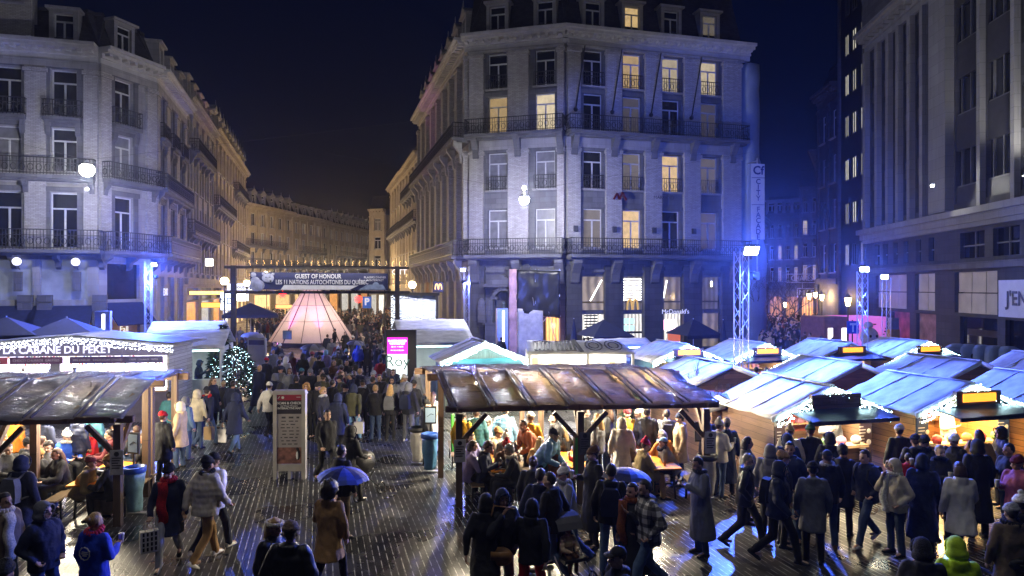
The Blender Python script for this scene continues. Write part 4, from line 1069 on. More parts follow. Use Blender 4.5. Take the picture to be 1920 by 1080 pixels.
def pavilion(origin, rz, L, label, posts, shear, sheets, back=4.9, sheet=None, cat='table shelter', oh=.22):
    t = thing('table_pavilion', label, cat, (origin[0], origin[1], 0), rz)
    sx = lambda y: shear * y
    ra = MB()
    zf, zr, zb = 2.19, 2.70, 2.52; yr, yb = 2.0, back
    m = MB(); q = L / sheets
    for k in range(sheets):
        a, b = -oh + (L + 2 * oh) * k / sheets, -oh + (L + 2 * oh) * (k + 1) / sheets
        tarp(m, (a, -.3, zf + .05), (b, -.3, zf + .05), (b + sx(yr), yr, zr + .05), (a + sx(yr), yr, zr + .05), 10, 14, .075, k + sheets, .012)
        tarp(m, (a + sx(yr), yr + .05, zr - .06), (b + sx(yr), yr + .05, zr - .06), (b + sx(yb), yb, zb + .05), (a + sx(yb), yb, zb + .05), 8, 8, .05, k + 30, .012)
        for e in (a + .02, a + .16):
            m.bar((e, -.3, zf + .085), (e + sx(yr), yr, zr + .085), .035, .03)
    m.build('roof', sheet or CLEAR, t, smooth=True)
    b_ = MB(); b_.bar((-.3, 0, zf - .04), (L + .3, 0, zf - .04), .12, .13); b_.bar((-.4 + sx(yr), yr, zr - .1), (L + .4 + sx(yr), yr, zr - .1), .12, .16); b_.bar((-.35 + sx(yb), yb - .1, zb - .1), (L + .35 + sx(yb), yb - .1, zb - .1), .12, .18)
    n = sheets * 1
    for k in range(n + 1):
        x = L * k / n
        b_.bar((x, -.25, zf - .02), (x + sx(yr), yr, zr - .02), .07, .09); b_.bar((x + sx(yr), yr, zr - .02), (x + sx(yb), yb, zb - .04), .07, .09)
    b_.build('roof_beams', MAT['dark_wood'], t)
    for (x, y) in posts:
        m = MB(); zt = zf - .14 if y < .3 else (zf + (zr - zf) * min(1, y / yr) - .18); X = x + sx(y)
        m.box(X - .07, X + .07, y - .07, y + .07, 0, zt); po = m.build('post', MAT['post_wood'], t)
        m = MB()
        if y < .3:
            if x > .5: m.bar((X - .05, y, zt - .62), (X - .6, y, zt - .02), .08, .1)
            if x < L - .5: m.bar((X + .05, y, zt - .62), (X + .6, y, zt - .02), .08, .1)
            m.bar((X, y + .05, zt - .6), (X, y + .6, zt + .04), .08, .1)
            m.build('brace', MAT['post_wood'], po)
    return t
WARMW = (1, .86, .62)
PO = (-1.16, 15.2); PR = R(6)
pav = pavilion(PO, PR, 5.6, 'long open table pavilion with a crumpled clear plastic roof on wooden posts, middle',
               [(0, 0), (2.7, 0), (5.6, 0), (0, 2.45), (2.7, 2.9), (5.6, 2.9), (0, 4.7), (2.7, 4.7), (5.6, 4.7)], -.16, 7)
PO2 = (-7.95, 14.0); PR2 = R(6)
pav2 = pavilion((PO2[0] - 8.0 * math.cos(PR2), PO2[1] - 8 * math.sin(PR2)), PR2, 8.0, 'open table pavilion with silver crumpled plastic roof, left before the drinks bar',
                [(0, 0), (3.0, 0), (5.6, 0), (6.05, .9), (8, 0), (8, 2.0), (8, 2.35), (3, 4.7), (5.6, 4.7), (8, 4.7)], -.13, 9, sheet=SILVER)
def pendant(px, py, pz, power, label, col=WARMW):
    t = thing('pendant_lamp', label, 'lamp', (px, py, 0), 0, 'bulbs hanging in the pavilions')
    m = MB(); m.tube((0, 0, pz + .1), (0, 0, 2.74), .006, n=5); m.lathe([(.02, .12), (.05, .08), (.05, .03)], (0, 0, pz), 8); m.build('cord', MAT['black'], t)
    m = MB(); m.ball((0, 0, pz), .05, 8, 6); m.build('bulb', em('pendant_bulb', (1, .92, .75), 30), t)
    lamp('pendant_light', 'POINT', (0, 0, pz - .1), power, col, t, .12)
def pav_pt(o, rz, x, y, sh=-.13):
    x = x + sh * y; return (o[0] + math.cos(rz) * x - math.sin(rz) * y, o[1] + math.sin(rz) * x + math.cos(rz) * y)
for i, (x, y, pw) in enumerate(((.9, 3.0, 560), (2.2, 1.6, 420), (3.6, 3.0, 640), (4.9, 1.6, 420))):
    q = pav_pt(PO, PR, x, y); pendant(q[0], q[1], 2.3, pw, 'bare bulb under the middle pavilion roof, %s' % ['rear left', 'front left', 'rear right', 'front right'][i])
O2 = (PO2[0] - 8.0 * math.cos(PR2), PO2[1] - 8 * math.sin(PR2))
for i, (x, y, pw) in enumerate(((4.2, 2.4, 330), (6.0, 3.0, 520), (7.0, 1.4, 260))):
    q = pav_pt(O2, PR2, x, y); pendant(q[0], q[1], 2.25, pw, 'bare bulb under the left pavilion roof, %s' % ['over the leftmost table', 'over the rear table', 'over the table by the bins'][i])
# tables and benches
ORT = pm('orange_tabletop', (.74, .26, .012), .7, .15, 4, spec=.2)
PLT = pm('pale_tabletop', (.55, .45, .30), .5, .15, 4)
def beer_table(x, y, rz, label, mat=ORT, L=2.0, group='long pavilion tables'):
    t = thing('beer_table', label, 'table', (x, y, 0), rz, group)
    m = MB(); m.box(-.33, .33, -L / 2, L / 2, .72, .755); m.build('tabletop', mat, t, bevel=.01)
    for s in (-1, 1):
        m = MB(); yy = s * (L / 2 - .25)
        for q in (-.26, .26): m.bar((q, yy, 0), (q * .8, yy, .715), .035, .035)
        m.bar((-.24, yy, .35), (.24, yy, .35), .03, .03); m.bar((0, yy, .35), (0, yy - s * .35, .70), .03, .03); m.build('leg', MAT['black'], t)
    for s in (-1, 1):
        b = thing('bench', 'bench on the %s of %s' % ('left' if s < 0 else 'right', label), 'bench', (x + s * .62 * math.cos(rz), y + s * .62 * math.sin(rz), 0), rz, 'pavilion benches')
        m = MB(); m.box(-.14, .14, -L / 2, L / 2, .42, .45); m.build('seat', MAT['pale_wood'], b)
        for k in (-1, 1):
            m = MB(); yy = k * (L / 2 - .25)
            for q in (-.11, .11): m.bar((q, yy, 0), (q * .8, yy, .418), .035, .035)
            m.bar((-.1, yy, .2), (.1, yy, .2), .03, .03); m.build('leg', MAT['black'], b)
    q = random.Random(int(x * 100))
    for k in range(7):
        u, v = q.uniform(-.24, .24), q.uniform(-L / 2 + .15, L / 2 - .15)
        cx, cy_ = x + math.cos(rz) * u - math.sin(rz) * v, y + math.sin(rz) * u + math.cos(rz) * v
        if k < 5:
            m = MB(); m.lathe([(.028, 0), (.04, .11), (.036, .11), (.026, .012)], (0, 0, 0), 9)
            o = m.build('cup', q.choice([MAT['white'], MAT['white'], pm('red_cup', (.55, .03, .03), .4), pm('mulled', (.18, .05, .02), .3)]), smooth=True)
            tag(o, 'small drinking cup standing on ' + label, 'cup', 'cups on the pavilion tables')
        else:
            m = MB(); m.lathe([(.07, 0), (.11, .02), (.105, .025), (.068, .008)], (0, 0, 0), 12); m.ball((.01, 0, .03), (.06, .05, .025), 8, 5)
            o = m.build('paper_plate', MAT['white'], smooth=True); tag(o, 'white paper plate with food on ' + label, 'plate', 'plates on the pavilion tables')
        o.location = (cx, cy_, .757)
for lab, x, y, mt, L in (('pale table at the rear left of the middle pavilion', -.95, 19.0, PLT, 1.8), ('orange table at the front left of the middle pavilion', -.27, 16.3, ORT, 2.0), ('orange table beside the middle post of the middle pavilion', 1.3, 16.6, ORT, 1.9), ('orange table at the right of the middle pavilion', 3.36, 16.5, ORT, 2.0),
                        ('orange table by the bins in the left pavilion', -8.95, 15.2, ORT, 2.0), ('pale table at the rear of the left pavilion', -11.2, 18.2, PLT, 1.9), ('table at the left edge of the picture', -11.6, 15.4, PLT, 2.0)):
    beer_table(x, y, R(8), lab, mt, L)
# green dotted panels, posters and order screens on the posts
GRN = pm('green_board', (.05, .40, .03), .5, .2, 30)
def board(x, y, z, w, h, mat, name, label, cat, rz=0, th=.03, frame=None, group=None):
    t = thing(name, label, cat, (x, y, z), rz, group)
    m = MB(); m.box(-w / 2, w / 2, -th / 2, th / 2, -h / 2, h / 2); m.build('panel', mat, t, bevel=.006)
    if frame:
        f = MB(); b = .03
        f.box(-w / 2 - b, -w / 2, -th, th, -h / 2 - b, h / 2 + b); f.box(w / 2, w / 2 + b, -th, th, -h / 2 - b, h / 2 + b); f.box(-w / 2, w / 2, -th, th, -h / 2 - b, -h / 2); f.box(-w / 2, w / 2, -th, th, h / 2, h / 2 + b)
        f.build('frame', frame, t)
    return t
v = pav_pt(PO, PR, 2.62, -.16); t = board(v[0], v[1] + .12, 1.02, .22, .92, GRN, 'green_signboard', 'bright green panel hanging beside the middle post of the long pavilion', 'panel', PR + R(25), frame=MAT['dark_wood'])
v = pav_pt(PO, PR, -.02, 2.3); board(v[0] + .22, v[1], 1.15, .12, .95, GRN, 'green_signboard', 'narrow green panel behind the left posts of the middle pavilion', 'panel', PR + R(60))
v = pav_pt(PO, PR, 2.0, 4.65); board(v[0], v[1], 1.75, .6, .35, GRN, 'green_signboard', 'green panel high at the back of the middle pavilion', 'panel', PR)
v = pav_pt(O2, PR2, 6.3, 4.65); t = board(v[0], v[1], 1.65, .55, .5, GRN, 'green_signboard', 'green panel at the back of the left pavilion with two slots', 'panel', PR2)
m = MB(); m.box(-.16, -.06, -.02, -.016, -.15, .12); m.box(.06, .16, -.02, -.016, -.15, .12); m.build('slot', MAT['black'], t)
PAPER = pm('paper', (.5, .48, .45), .7, .25, 9)
def notice(x, y, z, rz, label, col=PAPER):
    t = board(x, y, z, .26, .5, col, 'notice', label, 'notice', rz, .012)
    m = MB()
    for k in range(5): m.box(-.09, .09 - .03 * (k % 3), -.012, -.0065, .08 - k * .05, .1 - k * .05)
    m.lathe([(.05, 0), (.05, .004)], (0, 0, 0), 10, M=Matrix.Translation((0, -.008, .17)) @ Matrix.Rotation(R(90), 4, 'X')); m.build('print', MAT['black'], t)
v = pav_pt(PO, PR, 0.0, -.1); notice(v[0], v[1], 1.25, PR, 'grey paper notice on the front left post of the middle pavilion')
v = pav_pt(PO, PR, 2.77, -.1); notice(v[0], v[1], 1.35, PR, 'black and white notice on the middle post of the long pavilion', pm('paper_dark', (.10, .10, .10), .6, .3, 12))
v = pav_pt(PO, PR, 5.68, -.1); notice(v[0] - .02, v[1], 1.3, PR, 'pale notice on the right post of the middle pavilion')
v = pav_pt(O2, PR2, 8.0, -.1); notice(v[0], v[1], 1.3, PR2, 'white notice on the corner post of the left pavilion')
# sorting bins with hanging bags
BAGB, BAGW, BAGT = pm('bag_blue', (.10, .28, .50), .35, .25, 5, .5, 14), pm('bag_clear', (.38, .36, .33), .35, .2, 5, .5, 14), pm('bag_tan', (.30, .22, .13), .5, .25, 4, .4, 10)
def bin_bag(x, y, label, bag, lid, h=.92, r=.20):
    t = thing('waste_bin', label, 'bin', (x, y, 0), 0)
    m = MB(); prof = []
    for k in range(10):
        f = k / 9; prof.append([( (r * (.72 + .3 * f) + .02 * math.sin(7 * f + a)) * math.cos(2 * math.pi * a / 18) + .012 * math.sin(a * 3.1), (r * (.72 + .3 * f)) * math.sin(2 * math.pi * a / 18) + .012 * math.cos(a * 2.3), .12 + (h - .12) * f) for a in range(18)])
    m.loft(prof); m.build('bag', bag, t, smooth=True)
    m = MB(); m.lathe([(r * 1.02, h), (r * 1.16, h + .02), (r * 1.16, h + .12), (r * .98, h + .13), (r * .95, h + .05)], n=18); m.build('rim', lid, t, smooth=True)
    m = MB(); m.bar((0, r * 1.1, 0), (0, r * 1.1, h), .04, .04); m.box(-.2, .2, r * .5, r * 1.3, 0, .03); m.build('stand', MAT['alu'], t)
BLUE = pm('blue_rim', (.03, .10, .42), .4)
g1, g2 = G(806, 888), G(790, 880)
bin_bag(g1.x, g1.y, 'bin with a blue bag left of the middle pavilion', BAGB, BLUE); bin_bag(g2.x - .15, g2.y + .4, 'bin with a clear bag behind the blue bag, left of the middle pavilion', BAGW, MAT['black'])
g1, g2 = G(252, 968), G(205, 972)
bin_bag(g1.x, g1.y, 'bin with a torn pale blue bag at the left pavilion', pm('bag_ice', (.25, .45, .55), .35, .25, 5, .5, 14), BLUE); bin_bag(g2.x, g2.y, 'bin with a tan bag at the left pavilion', BAGT, MAT['black'])
g1 = G(1326, 938); bin_bag(g1.x, g1.y, 'bin with a clear bag at the right end of the middle pavilion', BAGW, MAT['black'])
def order_screen(x, y, z, label, mat, rz=0):
    t = thing('bin_sign', label, 'sign', (x, y, 0), rz, 'framed signs above the bins')
    m = MB(); m.bar((0, 0.03, 0), (0, .03, z - .2), .05, .03); m.build('pole', MAT['black'], t)
    m = MB(); m.box(-.16, .16, 0, .05, z - .24, z + .22); m.build('frame', MAT['black'], t); m = MB(); m.box(-.13, .13, -.008, -.002, z - .2, z + .18); m.build('panel', mat, t)
    m = MB(); m.bar((-.08, -.011, z - .05), (.02, -.011, z + .03), .012, .004, up=(0, 1, 0)); m.bar((.02, -.011, z + .03), (.09, -.011, z), .012, .004, up=(0, 1, 0)); m.build('print', MAT['black'], t)
SKY = pm('sign_sky', (.30, .42, .55), .5, .1)
g1 = G(803, 886); order_screen(g1.x, g1.y + .45, 1.42, 'pale blue framed sign above the bins left of the middle pavilion', SKY)
g1 = G(232, 966); order_screen(g1.x, g1.y + .35, 1.45, 'pale blue framed sign above the bins at the left pavilion', SKY, R(-20))
g1 = G(1326, 936); order_screen(g1.x, g1.y + .45, 1.45, 'dark framed sign at the right end of the middle pavilion', pm('sign_dark', (.06, .07, .09), .5))

# ---------------------------------------------------------------- lighting trusses
def truss(px, Y, z, label, w=.31, tri=False):
    p = XY(px, Y); t = thing('truss_tower', label, 'truss tower', (p.x, p.y, 0), TH, 'aluminium lighting trusses')
    m = MB(); h = w / 2; c = [(-h, -h), (h, -h), (h, h), (-h, h)]
    for a in c: m.tube((a[0], a[1], .1), (a[0], a[1], z), .02, n=7)
    n = int(z / .42)
    for k in range(n):
        z0, z1 = .1 + (z - .1) * k / n, .1 + (z - .1) * (k + 1) / n
        for q in range(4):
            a, b = c[q], c[(q + 1) % 4]
            if k % 2: a, b = b, a
            m.tube((a[0], a[1], z0), (b[0], b[1], z1), .009, n=5)
    m.build('lattice', MAT['alu'], t)
    m = MB(); m.box(-.4, .4, -.4, .4, 0, .1); m.build('base_plate', MAT['alu'], t)
    return t
def flood(x, y, z, target, power, color, label, size=.3, spot=None, es=60, group='floodlights on the trusses'):
    t = thing('floodlight', label, 'floodlight', (x, y, z), 0, group)
    d = (Vector(target) - Vector((x, y, z))).normalized(); q = d.to_track_quat('Y', 'Z').to_matrix().to_4x4()
    m = MB(); m.box(-size / 2, size / 2, -.1, .0, -size * .35, size * .35, M=q); m.box(-.04, .04, -.2, -.1, -.04, .04, M=q); m.build('housing', MAT['black'], t)
    m = MB(); m.box(-size / 2 + .02, size / 2 - .02, .002, .012, -size * .3, size * .3, M=q); m.build('lens', em('lens_%s' % label[:12], [min(1, .35 + c * .75) for c in color], es), t)
    l = lamp('flood_light', 'SPOT', d * .16, power, color, t, .12, spot=spot or 168, blend=.25); aim(l, Vector(target), (x, y, z))
    return t
BL = (.055, .13, 1.0)
truss(1390, 21.6, 5.95, 'tallest aluminium truss tower with the bright blue floodlight on top')
v = W(1409, 470, 21.3); flood(v.x, v.y, v.z, (7.5, 13.0, 0), 9500, BL, 'bright blue floodlight on the tallest truss', .46, es=70)
v = W(1413, 517, 21.3); flood(v.x + .1, v.y + .3, v.z, (11.5, 50.5, 5.5), 17000, BL, 'lower floodlight on the tallest truss turned to the wrapped scaffold', .34, spot=66, es=2)
truss(1617, 31.5, 5.55, 'truss tower with a blue floodlight in front of the pink container')
v = W(1621, 505, 31.0); flood(v.x, v.y, v.z, (11.5, 25, 0), 4200, BL, 'blue floodlight on the truss before the pink container', .4, es=40)
truss(1662, 40, 5.4, 'slim truss tower with a small blue floodlight near the ribbed building')
v = W(1659, 519, 39.6); flood(v.x, v.y, v.z, (6, 20, 0), 800, (.12, .2, 1), 'small blue floodlight near the ribbed building', .4, es=30)
truss(875, 43, 6.15, 'slim truss tower at the corner of the big brick building')
v = W(868, 506, 42.6); flood(v.x, v.y, v.z, (-4, 20, 0), 1200, (.12, .16, 1), 'small blue floodlight at the big brick building', .3, es=30)
v = W(870, 529, 42.6); flood(v.x, v.y, v.z, (.6, 48.6, 1.5), 1600, (.10, .16, 1), 'small lower floodlight at the big brick building', .25, es=12)
truss(278, 38, 6.25, 'slim truss tower before the left corner building')
v = W(289, 496, 37.6); flood(v.x, v.y, v.z, (-18, 26, 0), 8500, BL, 'blue floodlight on the truss before the left building', .3, es=30)
v = W(291, 520, 37.6); flood(v.x, v.y, v.z, (-29, 42, 1.5), 4200, BL, 'lower blue floodlight on the truss before the left building', .25, es=15)

# ---------------------------------------------------------------- street lamps
def hung_lamp(px, py, Y, label, power, r=.24, second=None, es=50):
    v = W(px, py, Y); t = thing('hanging_street_lamp', label, 'street lamp', (v.x, v.y, v.z), 0, 'street lamps hung on cables')
    m = MB(); m.lathe([(.03, .5), (.1, .42), (.3, .2), (.3, .14)], (0, 0, 0), 14); m.build('shade', MAT['alu'], t); m = MB(); m.tube((-14, 7, 4.2), (0, 0, .5), .007, n=5); m.tube((16, 7, 4.2), (0, 0, .5), .007, n=5); m.build('cable', MAT['black'], t)
    m = MB(); m.ball((0, 0, 0), r, 14, 10); m.build('bulb', em('lamp_white', (1, .97, .9), es), t, smooth=True)
    lamp('street_light', 'POINT', (0, -.1, -.32), power, (.96, .95, 1.0), t, .25)
    if second:
        m = MB(); m.ball((second[0], second[1], second[2]), second[3], 10, 8); m.build('bulb', em('lamp_white', (1, .97, .9), es), t, smooth=True)
hung_lamp(163, 318, 35.8, 'big white street lamp hanging before the left corner building', 3500, .36, (.0, 0, -1.0, .07))
hung_lamp(983, 374, 41.8, 'white double street lamp hanging before the big brick building', 3600, .30, (0, 0, .7, .12))
hung_lamp(960 - F * .75, -1900, 8.0, 'added fill lamp, unseen above the picture, over the near left of the square', 950, .3)  # unseen lamp added to light the foreground from the camera side
hung_lamp(960 + F * .85, -2300, 8.0, 'added fill lamp, unseen above the picture, over the near right of the square', 850, .3)  # second unseen lamp, also added as foreground fill
def globe_lamp(px, py, Y, label, power=140, col=(1, .70, .36), r=.26):
    v = W(px, py, Y); t = thing('street_lamp', label, 'street lamp', (v.x, v.y, 0), 0, 'globe lamps along the boulevard')
    m = MB(); m.lathe([(.14, 0), (.12, .5), (.06, .7), (.05, v.z - .5), (.09, v.z - .35), (.16, v.z - r * .9)], n=10); m.build('post', MAT['iron'], t)
    m = MB(); m.ball((0, 0, v.z), r, 12, 9); m.build('globe', em('globe_warm', (1, .80, .48), 14), t, smooth=True)
    m = MB(); m.lathe([(.12, v.z + r * .9), (.03, v.z + r * 1.3), (.005, v.z + r * 1.8)], n=8); m.build('cap', MAT['iron'], t)
    lamp('globe_light', 'POINT', (0, -.3, v.z + .1), power, col, t, r)
for px, py, Y, lab in ((421, 527, 45, 'globe street lamp left of the banner gate'), (463, 531, 56, 'globe street lamp behind the left end of the banner'), (721, 533, 57, 'globe street lamp behind the right end of the banner'), (773, 534, 47, 'bright globe street lamp right of the banner gate')):
    globe_lamp(px, py, Y, lab, 260)
for k, (px, Y, z) in enumerate(((640, 80, 6), (560, 90, 6.5), (600, 112, 6.5), (500, 105, 7), (690, 98, 6.5))):
    p = XY(px, Y); globe_lamp(px, 540 - (z - CAMH) * F / Y, Y, ['tall warm lamp far up the boulevard beyond the tent', 'tall warm lamp up the boulevard, left of the tent tip', 'farthest tall warm lamp at the bend', 'tall warm lamp before the terrace end with the blue awning', 'tall warm lamp by the narrow building end'][k], 2700)
def lantern(px, py, Y, label, power=90, s=1.0):
    v = W(px, py, Y); t = thing('lantern_post', label, 'street lamp', (v.x, v.y, 0), 0, 'old lantern posts of the side street')
    m = MB(); m.lathe([(.13, 0), (.1, .6), (.05, .8), (.045, v.z - .35), (.12, v.z - .28)], n=10); m.build('post', MAT['iron'], t)
    m = MB(); m.lathe([(.12, v.z - .27), (.2, v.z + .2)], n=6); m.build('lantern_glass', em('lantern_warm', (1, .72, .34), 16), t)
    m = MB(); m.lathe([(.23, v.z + .205), (.1, v.z + .4), (.03, v.z + .5), (.02, v.z + .62)], n=6); m.build('cap', MAT['iron'], t)
    lamp('lantern_light', 'POINT', (0, -.3, v.z), power, (1, .66, .3), t, .2)
lantern(1590, 565, 42, 'lantern post beside the truss before the pink container')
for px, py, Y, lab in ((1517, 555, 62, 'left lantern of three close together in the side street'), (1529, 553, 66, 'middle lantern of three close together in the side street'), (1541, 557, 60, 'right lantern of three close together in the side street'), (1472, 571, 75, 'far lantern at the left of the side street')):
    lantern(px, py, Y, lab, 300)
# flood on the wall of the ribbed building, and its twin just outside the picture
v = W(1765, 348, 38.6); flood(v.x - .5, v.y, v.z, (20, 20, 0), 120, (1, .97, .9), 'small white lamp on the wide rib of the right building', .22, es=40, group=None)
v = W(1950, 330, 31.0); flood(v.x - .6, v.y, v.z, (23, 30, 14), 900, (1, .95, .86), 'white lamp on the ribbed wall just past the right edge', .3, es=20, group=None)

# ---------------------------------------------------------------- banner gate over the boulevard
gl, gr = XY(438, 40), XY(745, 41.5)
t = thing('banner_gate', 'dark steel gate carrying the guest of honour banner over the boulevard', 'gate', (gl.x, gl.y, 0), math.atan2(gr.y - gl.y, gr.x - gl.x))
Lg = (gr - gl).length; STEEL = pm('gate_steel', (.035, .03, .026), .7, .3)
for x in (0, Lg):
    m = MB(); m.box(x - .14, x + .14, -.14, .14, 0, 6.1); m.build('post', STEEL, t)
for z in (6.0, 4.55):
    m = MB(); m.bar((-.5, 0, z), (Lg + .7, 0, z), .15, .15); m.build('beam', STEEL, t)
m = MB()
for k in range(16):
    x = Lg * (k + .5) / 16; m.tube((x - .35, 0, 6.0), (x + .2, -.02, 4.6), .008, n=4)
m.build('stay_wire', MAT['alu'], t)
m = MB(); m.bar((1, -.85, 6.05), (Lg - .6, -.85, 6.05), .06, .06); m.bar((1.2, -.85, 6.05), (1.2, 0, 6.02), .04, .04); m.bar((Lg - 1, -.85, 6.05), (Lg - 1, 0, 6.02), .04, .04); m.build('added_light_bar', STEEL, t); lamp('banner_fill_light', 'AREA', (Lg / 2, -.85, 6.0), 55, (1, .93, .85), t, Lg - 2, rot=(R(25), 0, 0), size_y=.06)  # bar and its area lamp added to brighten the banner
b = thing('banner', 'navy banner reading guest of honour with a polar bear at its left end', 'banner', (0, 0, 0), 0); b.location = t.location; b.rotation_euler = t.rotation_euler
bx0, bx1 = .95, Lg - .55
m = MB(); tarp(m, (bx0, -.26, 4.72), (bx1, -.26, 4.66), (bx1, -.26, 5.66), (bx0, -.26, 5.72), 16, 4, .02, 4, .01); m.build('cloth', pm('banner_navy', (.030, .035, .10), .6, .15, ), b)
m = MB(); m.add([(bx0 + 1.7, -.30, 4.70), (bx1 - 2.2, -.30, 4.70), (bx1 - 1.7, -.30, 4.95), (bx0 + 1.9, -.30, 4.98)], [(0, 1, 2, 3)]); m.build('white_strip', pm('banner_white', (.8, .8, .82), .6, .08), b)
PALE = pm('banner_letters', (.72, .72, .78), .6, .05, emit=None)
text(b, 'GUEST OF HONOUR', .36, PALE, ((bx0 + bx1) / 2 - .1, -.305, 5.47), bold=.006, xs=.78); text(b, 'LES 11 NATIONS AUTOCHTONES DU QUÉBEC', .36, PALE, ((bx0 + bx1) / 2 + .15, -.34, 5.13), bold=.006, xs=.70)
text(b, "PLAISIRS D'HIVER", .17, PALE, (bx1 - .75, -.305, 5.42)); text(b, 'WINTERPRET', .17, PALE, (bx1 - .75, -.305, 5.25))
m = MB()
m.ball((bx0 + .4, -.29, 4.95), (.42, .03, .34), 14, 8); m.ball((bx0 + .3, -.3, 5.15), (.28, .03, .3), 12, 8)
m.ball((bx0 + 1.0, -.30, 5.38), (.34, .03, .27), 14, 8); m.ball((bx0 + 1.12, -.32, 5.24), (.16, .03, .15), 10, 7); m.ball((bx0 + .75, -.3, 5.62), (.09, .025, .08), 8, 6); m.ball((bx0 + 1.28, -.3, 5.6), (.09, .025, .08), 8, 6)
m.ball((bx0 + .2, -.32, 5.55), (.16, .02, .16), 12, 6)
m.build('bear_print', pm('bear_print', (.34, .36, .48), .7, .35, 3), b, smooth=True)
m = MB(); m.ball((bx0 + 1.16, -.36, 5.2), (.05, .02, .04), 8, 5); m.ball((bx0 + .9, -.345, 5.42), (.03, .02, .03), 8, 5); m.ball((bx0 + 1.12, -.345, 5.42), (.03, .02, .03), 8, 5); m.build('bear_face', MAT['black'], b)
m = MB(); m.ball((bx1 - .7, -.29, 4.98), (.2, .02, .17), 12, 6); m.add([(bx1 - 1.7, -.302, 4.7), (bx1 - .1, -.302, 4.7), (bx1 - .3, -.302, 5.0), (bx1 - 1.2, -.302, 5.0)], [(0, 1, 2, 3)]); m.build('snow_print', pm('snow_print', (.25, .32, .45), .7, .3, 4), b)
# icicle lights hung across the boulevard
for k, (Y, z, lab) in enumerate(((46, 6.35, 'row of warm icicle lights just above the banner gate'), (52, 5.95, 'row of warm icicle lights seen through the banner gate'), (62, 5.6, 'low row of warm icicle lights behind the banner'), (75, 5.3, 'farthest row of warm icicle lights across the boulevard'))):
    a, c = XY(462, Y), XY(768, Y + 1); m = MB(); n = 24
    m.tube((a.x, a.y, z), (c.x, c.y, z), .012, n=4, mi=1)
    for i in range(n):
        q = a.lerp(c, (i + .5) / n); L_ = rl.uniform(.25, .6)
        for j in range(int(L_ / .09)): m.octa((q.x + rl.uniform(-.05, .05), q.y, z - .1 - j * .09 + (.35 if k == 0 else 0)), .028)
    tag(m.build('icicle_lights', [BULBY, MAT['black']]), lab, 'string lights', 'icicle lights across the boulevard')
# curtain of white lights on the right of the boulevard
a, c = XY(733, 47.2), XY(817, 44.6); m = MB(); d = (c - a)
for i in range(110):
    f = (i + .5) / 110; q = a + d * f; z = rl.uniform(4.05, 4.35) - f * .35
    while z > .9:
        m.octa((q.x, q.y + rl.uniform(-.05, .05), z), .018); z -= rl.uniform(.08, .3)
tag(m.build('light_curtain', [em('bulb_curtain', (.85, .9, 1), 7)]), 'tall curtain of tiny white lights covering a shop front right of the gate', 'light curtain')
t = thing('glass_pavilion', 'low dark framed shop front behind the curtain of lights', 'kiosk', (a.x, a.y + .3, 0), math.atan2(d.y, d.x))
m = MB(); m.box(-.2, d.length + .2, .0, .1, 4.3, 4.5); 
for k in range(4): m.box(d.length * k / 3 - .06, d.length * k / 3 + .06, 0, .1, 0, 4.3)
m.build('frame', MAT['black'], t); m = MB(); m.box(0, d.length, .12, .16, 0, 4.3); m.build('glazing', pm('blue_glass', (.03, .05, .12), .2, .5, 2), t)
m = MB(); m.box(1.6, 2.3, -.15, -.1, 3.0, 3.25); m.build('lit_sign', em('amber_sign', (1, .6, .2), 2), t)
# ---------------------------------------------------------------- teepee tent
p = XY(585, 58.5)
def teepee_canvas():
    m = pm('teepee_canvas', (.62, .52, .44), .8, .14, 1.5, .4, 3); n = m.node_tree.nodes; l = m.node_tree.links
    tr = n.new('ShaderNodeBsdfTranslucent'); tr.inputs[0].default_value = (.75, .60, .52, 1); mx = n.new('ShaderNodeMixShader'); mx.inputs[0].default_value = .5
    l.new(n['Principled BSDF'].outputs[0], mx.inputs[1]); l.new(tr.outputs[0], mx.inputs[2]); l.new(mx.outputs[0], n['Material Output'].inputs[0]); return m
t = thing('teepee_tent', 'large cream teepee tent washed with pink light under the banner', 'tent', (p.x, p.y, 0), 0)
n = 14; Rr = 3.55; H = 5.2
rings = []
for k in range(9):
    f = k / 8; r = Rr * (1 - f) ** .97 + .32 * f
    rings.append([(r * math.cos(2 * math.pi * (i + .5) / n), r * .85 * math.sin(2 * math.pi * (i + .5) / n), .35 + (H - .35) * f) for i in range(n)])
m = MB(); m.loft(rings); m.build('canvas', teepee_canvas(), t); lamp('inner_light', 'POINT', (.3, 0, 1.6), 380, (1, .80, .84), t, .4)
m = MB(); m.loft([[(Rr * 1.0 * math.cos(2 * math.pi * (i + .5) / n), Rr * .85 * math.sin(2 * math.pi * (i + .5) / n), z) for i in range(n)] for z in (0, .36)]); m.build('base', pm('teepee_base', (.05, .045, .05), .8), t)
m = MB(); SE = 3.7
for i in range(n):
    a = 2 * math.pi * (i + .5) / n
    m.tube((Rr * 1.005 * math.cos(a), Rr * .855 * math.sin(a), .36), (.33 * math.cos(a), .29 * math.sin(a), H), .025 if i % 3 else .05, n=5)
for f in (.35, .62):
    r = Rr * (1 - f) ** .97 + .33 * f + .015
    for i in range(n):
        a, c = 2 * math.pi * (i + .5) / n, 2 * math.pi * (i + 1.5) / n; z = .35 + (H - .35) * f
        m.tube((r * math.cos(a), r * .85 * math.sin(a), z), (r * math.cos(c), r * .85 * math.sin(c), z), .018, n=4)
m.build('pole_seams', pm('seam_brown', (.12, .08, .07), .8), t)
m = MB()
for i in range(7):
    a = i * 2.4; m.tube((.28 * math.cos(a), .25 * math.sin(a), H - .3), (-.5 * math.cos(a), -.45 * math.sin(a), H + .9), .035, n=6)
m.build('poles', MAT['post_wood'], t)
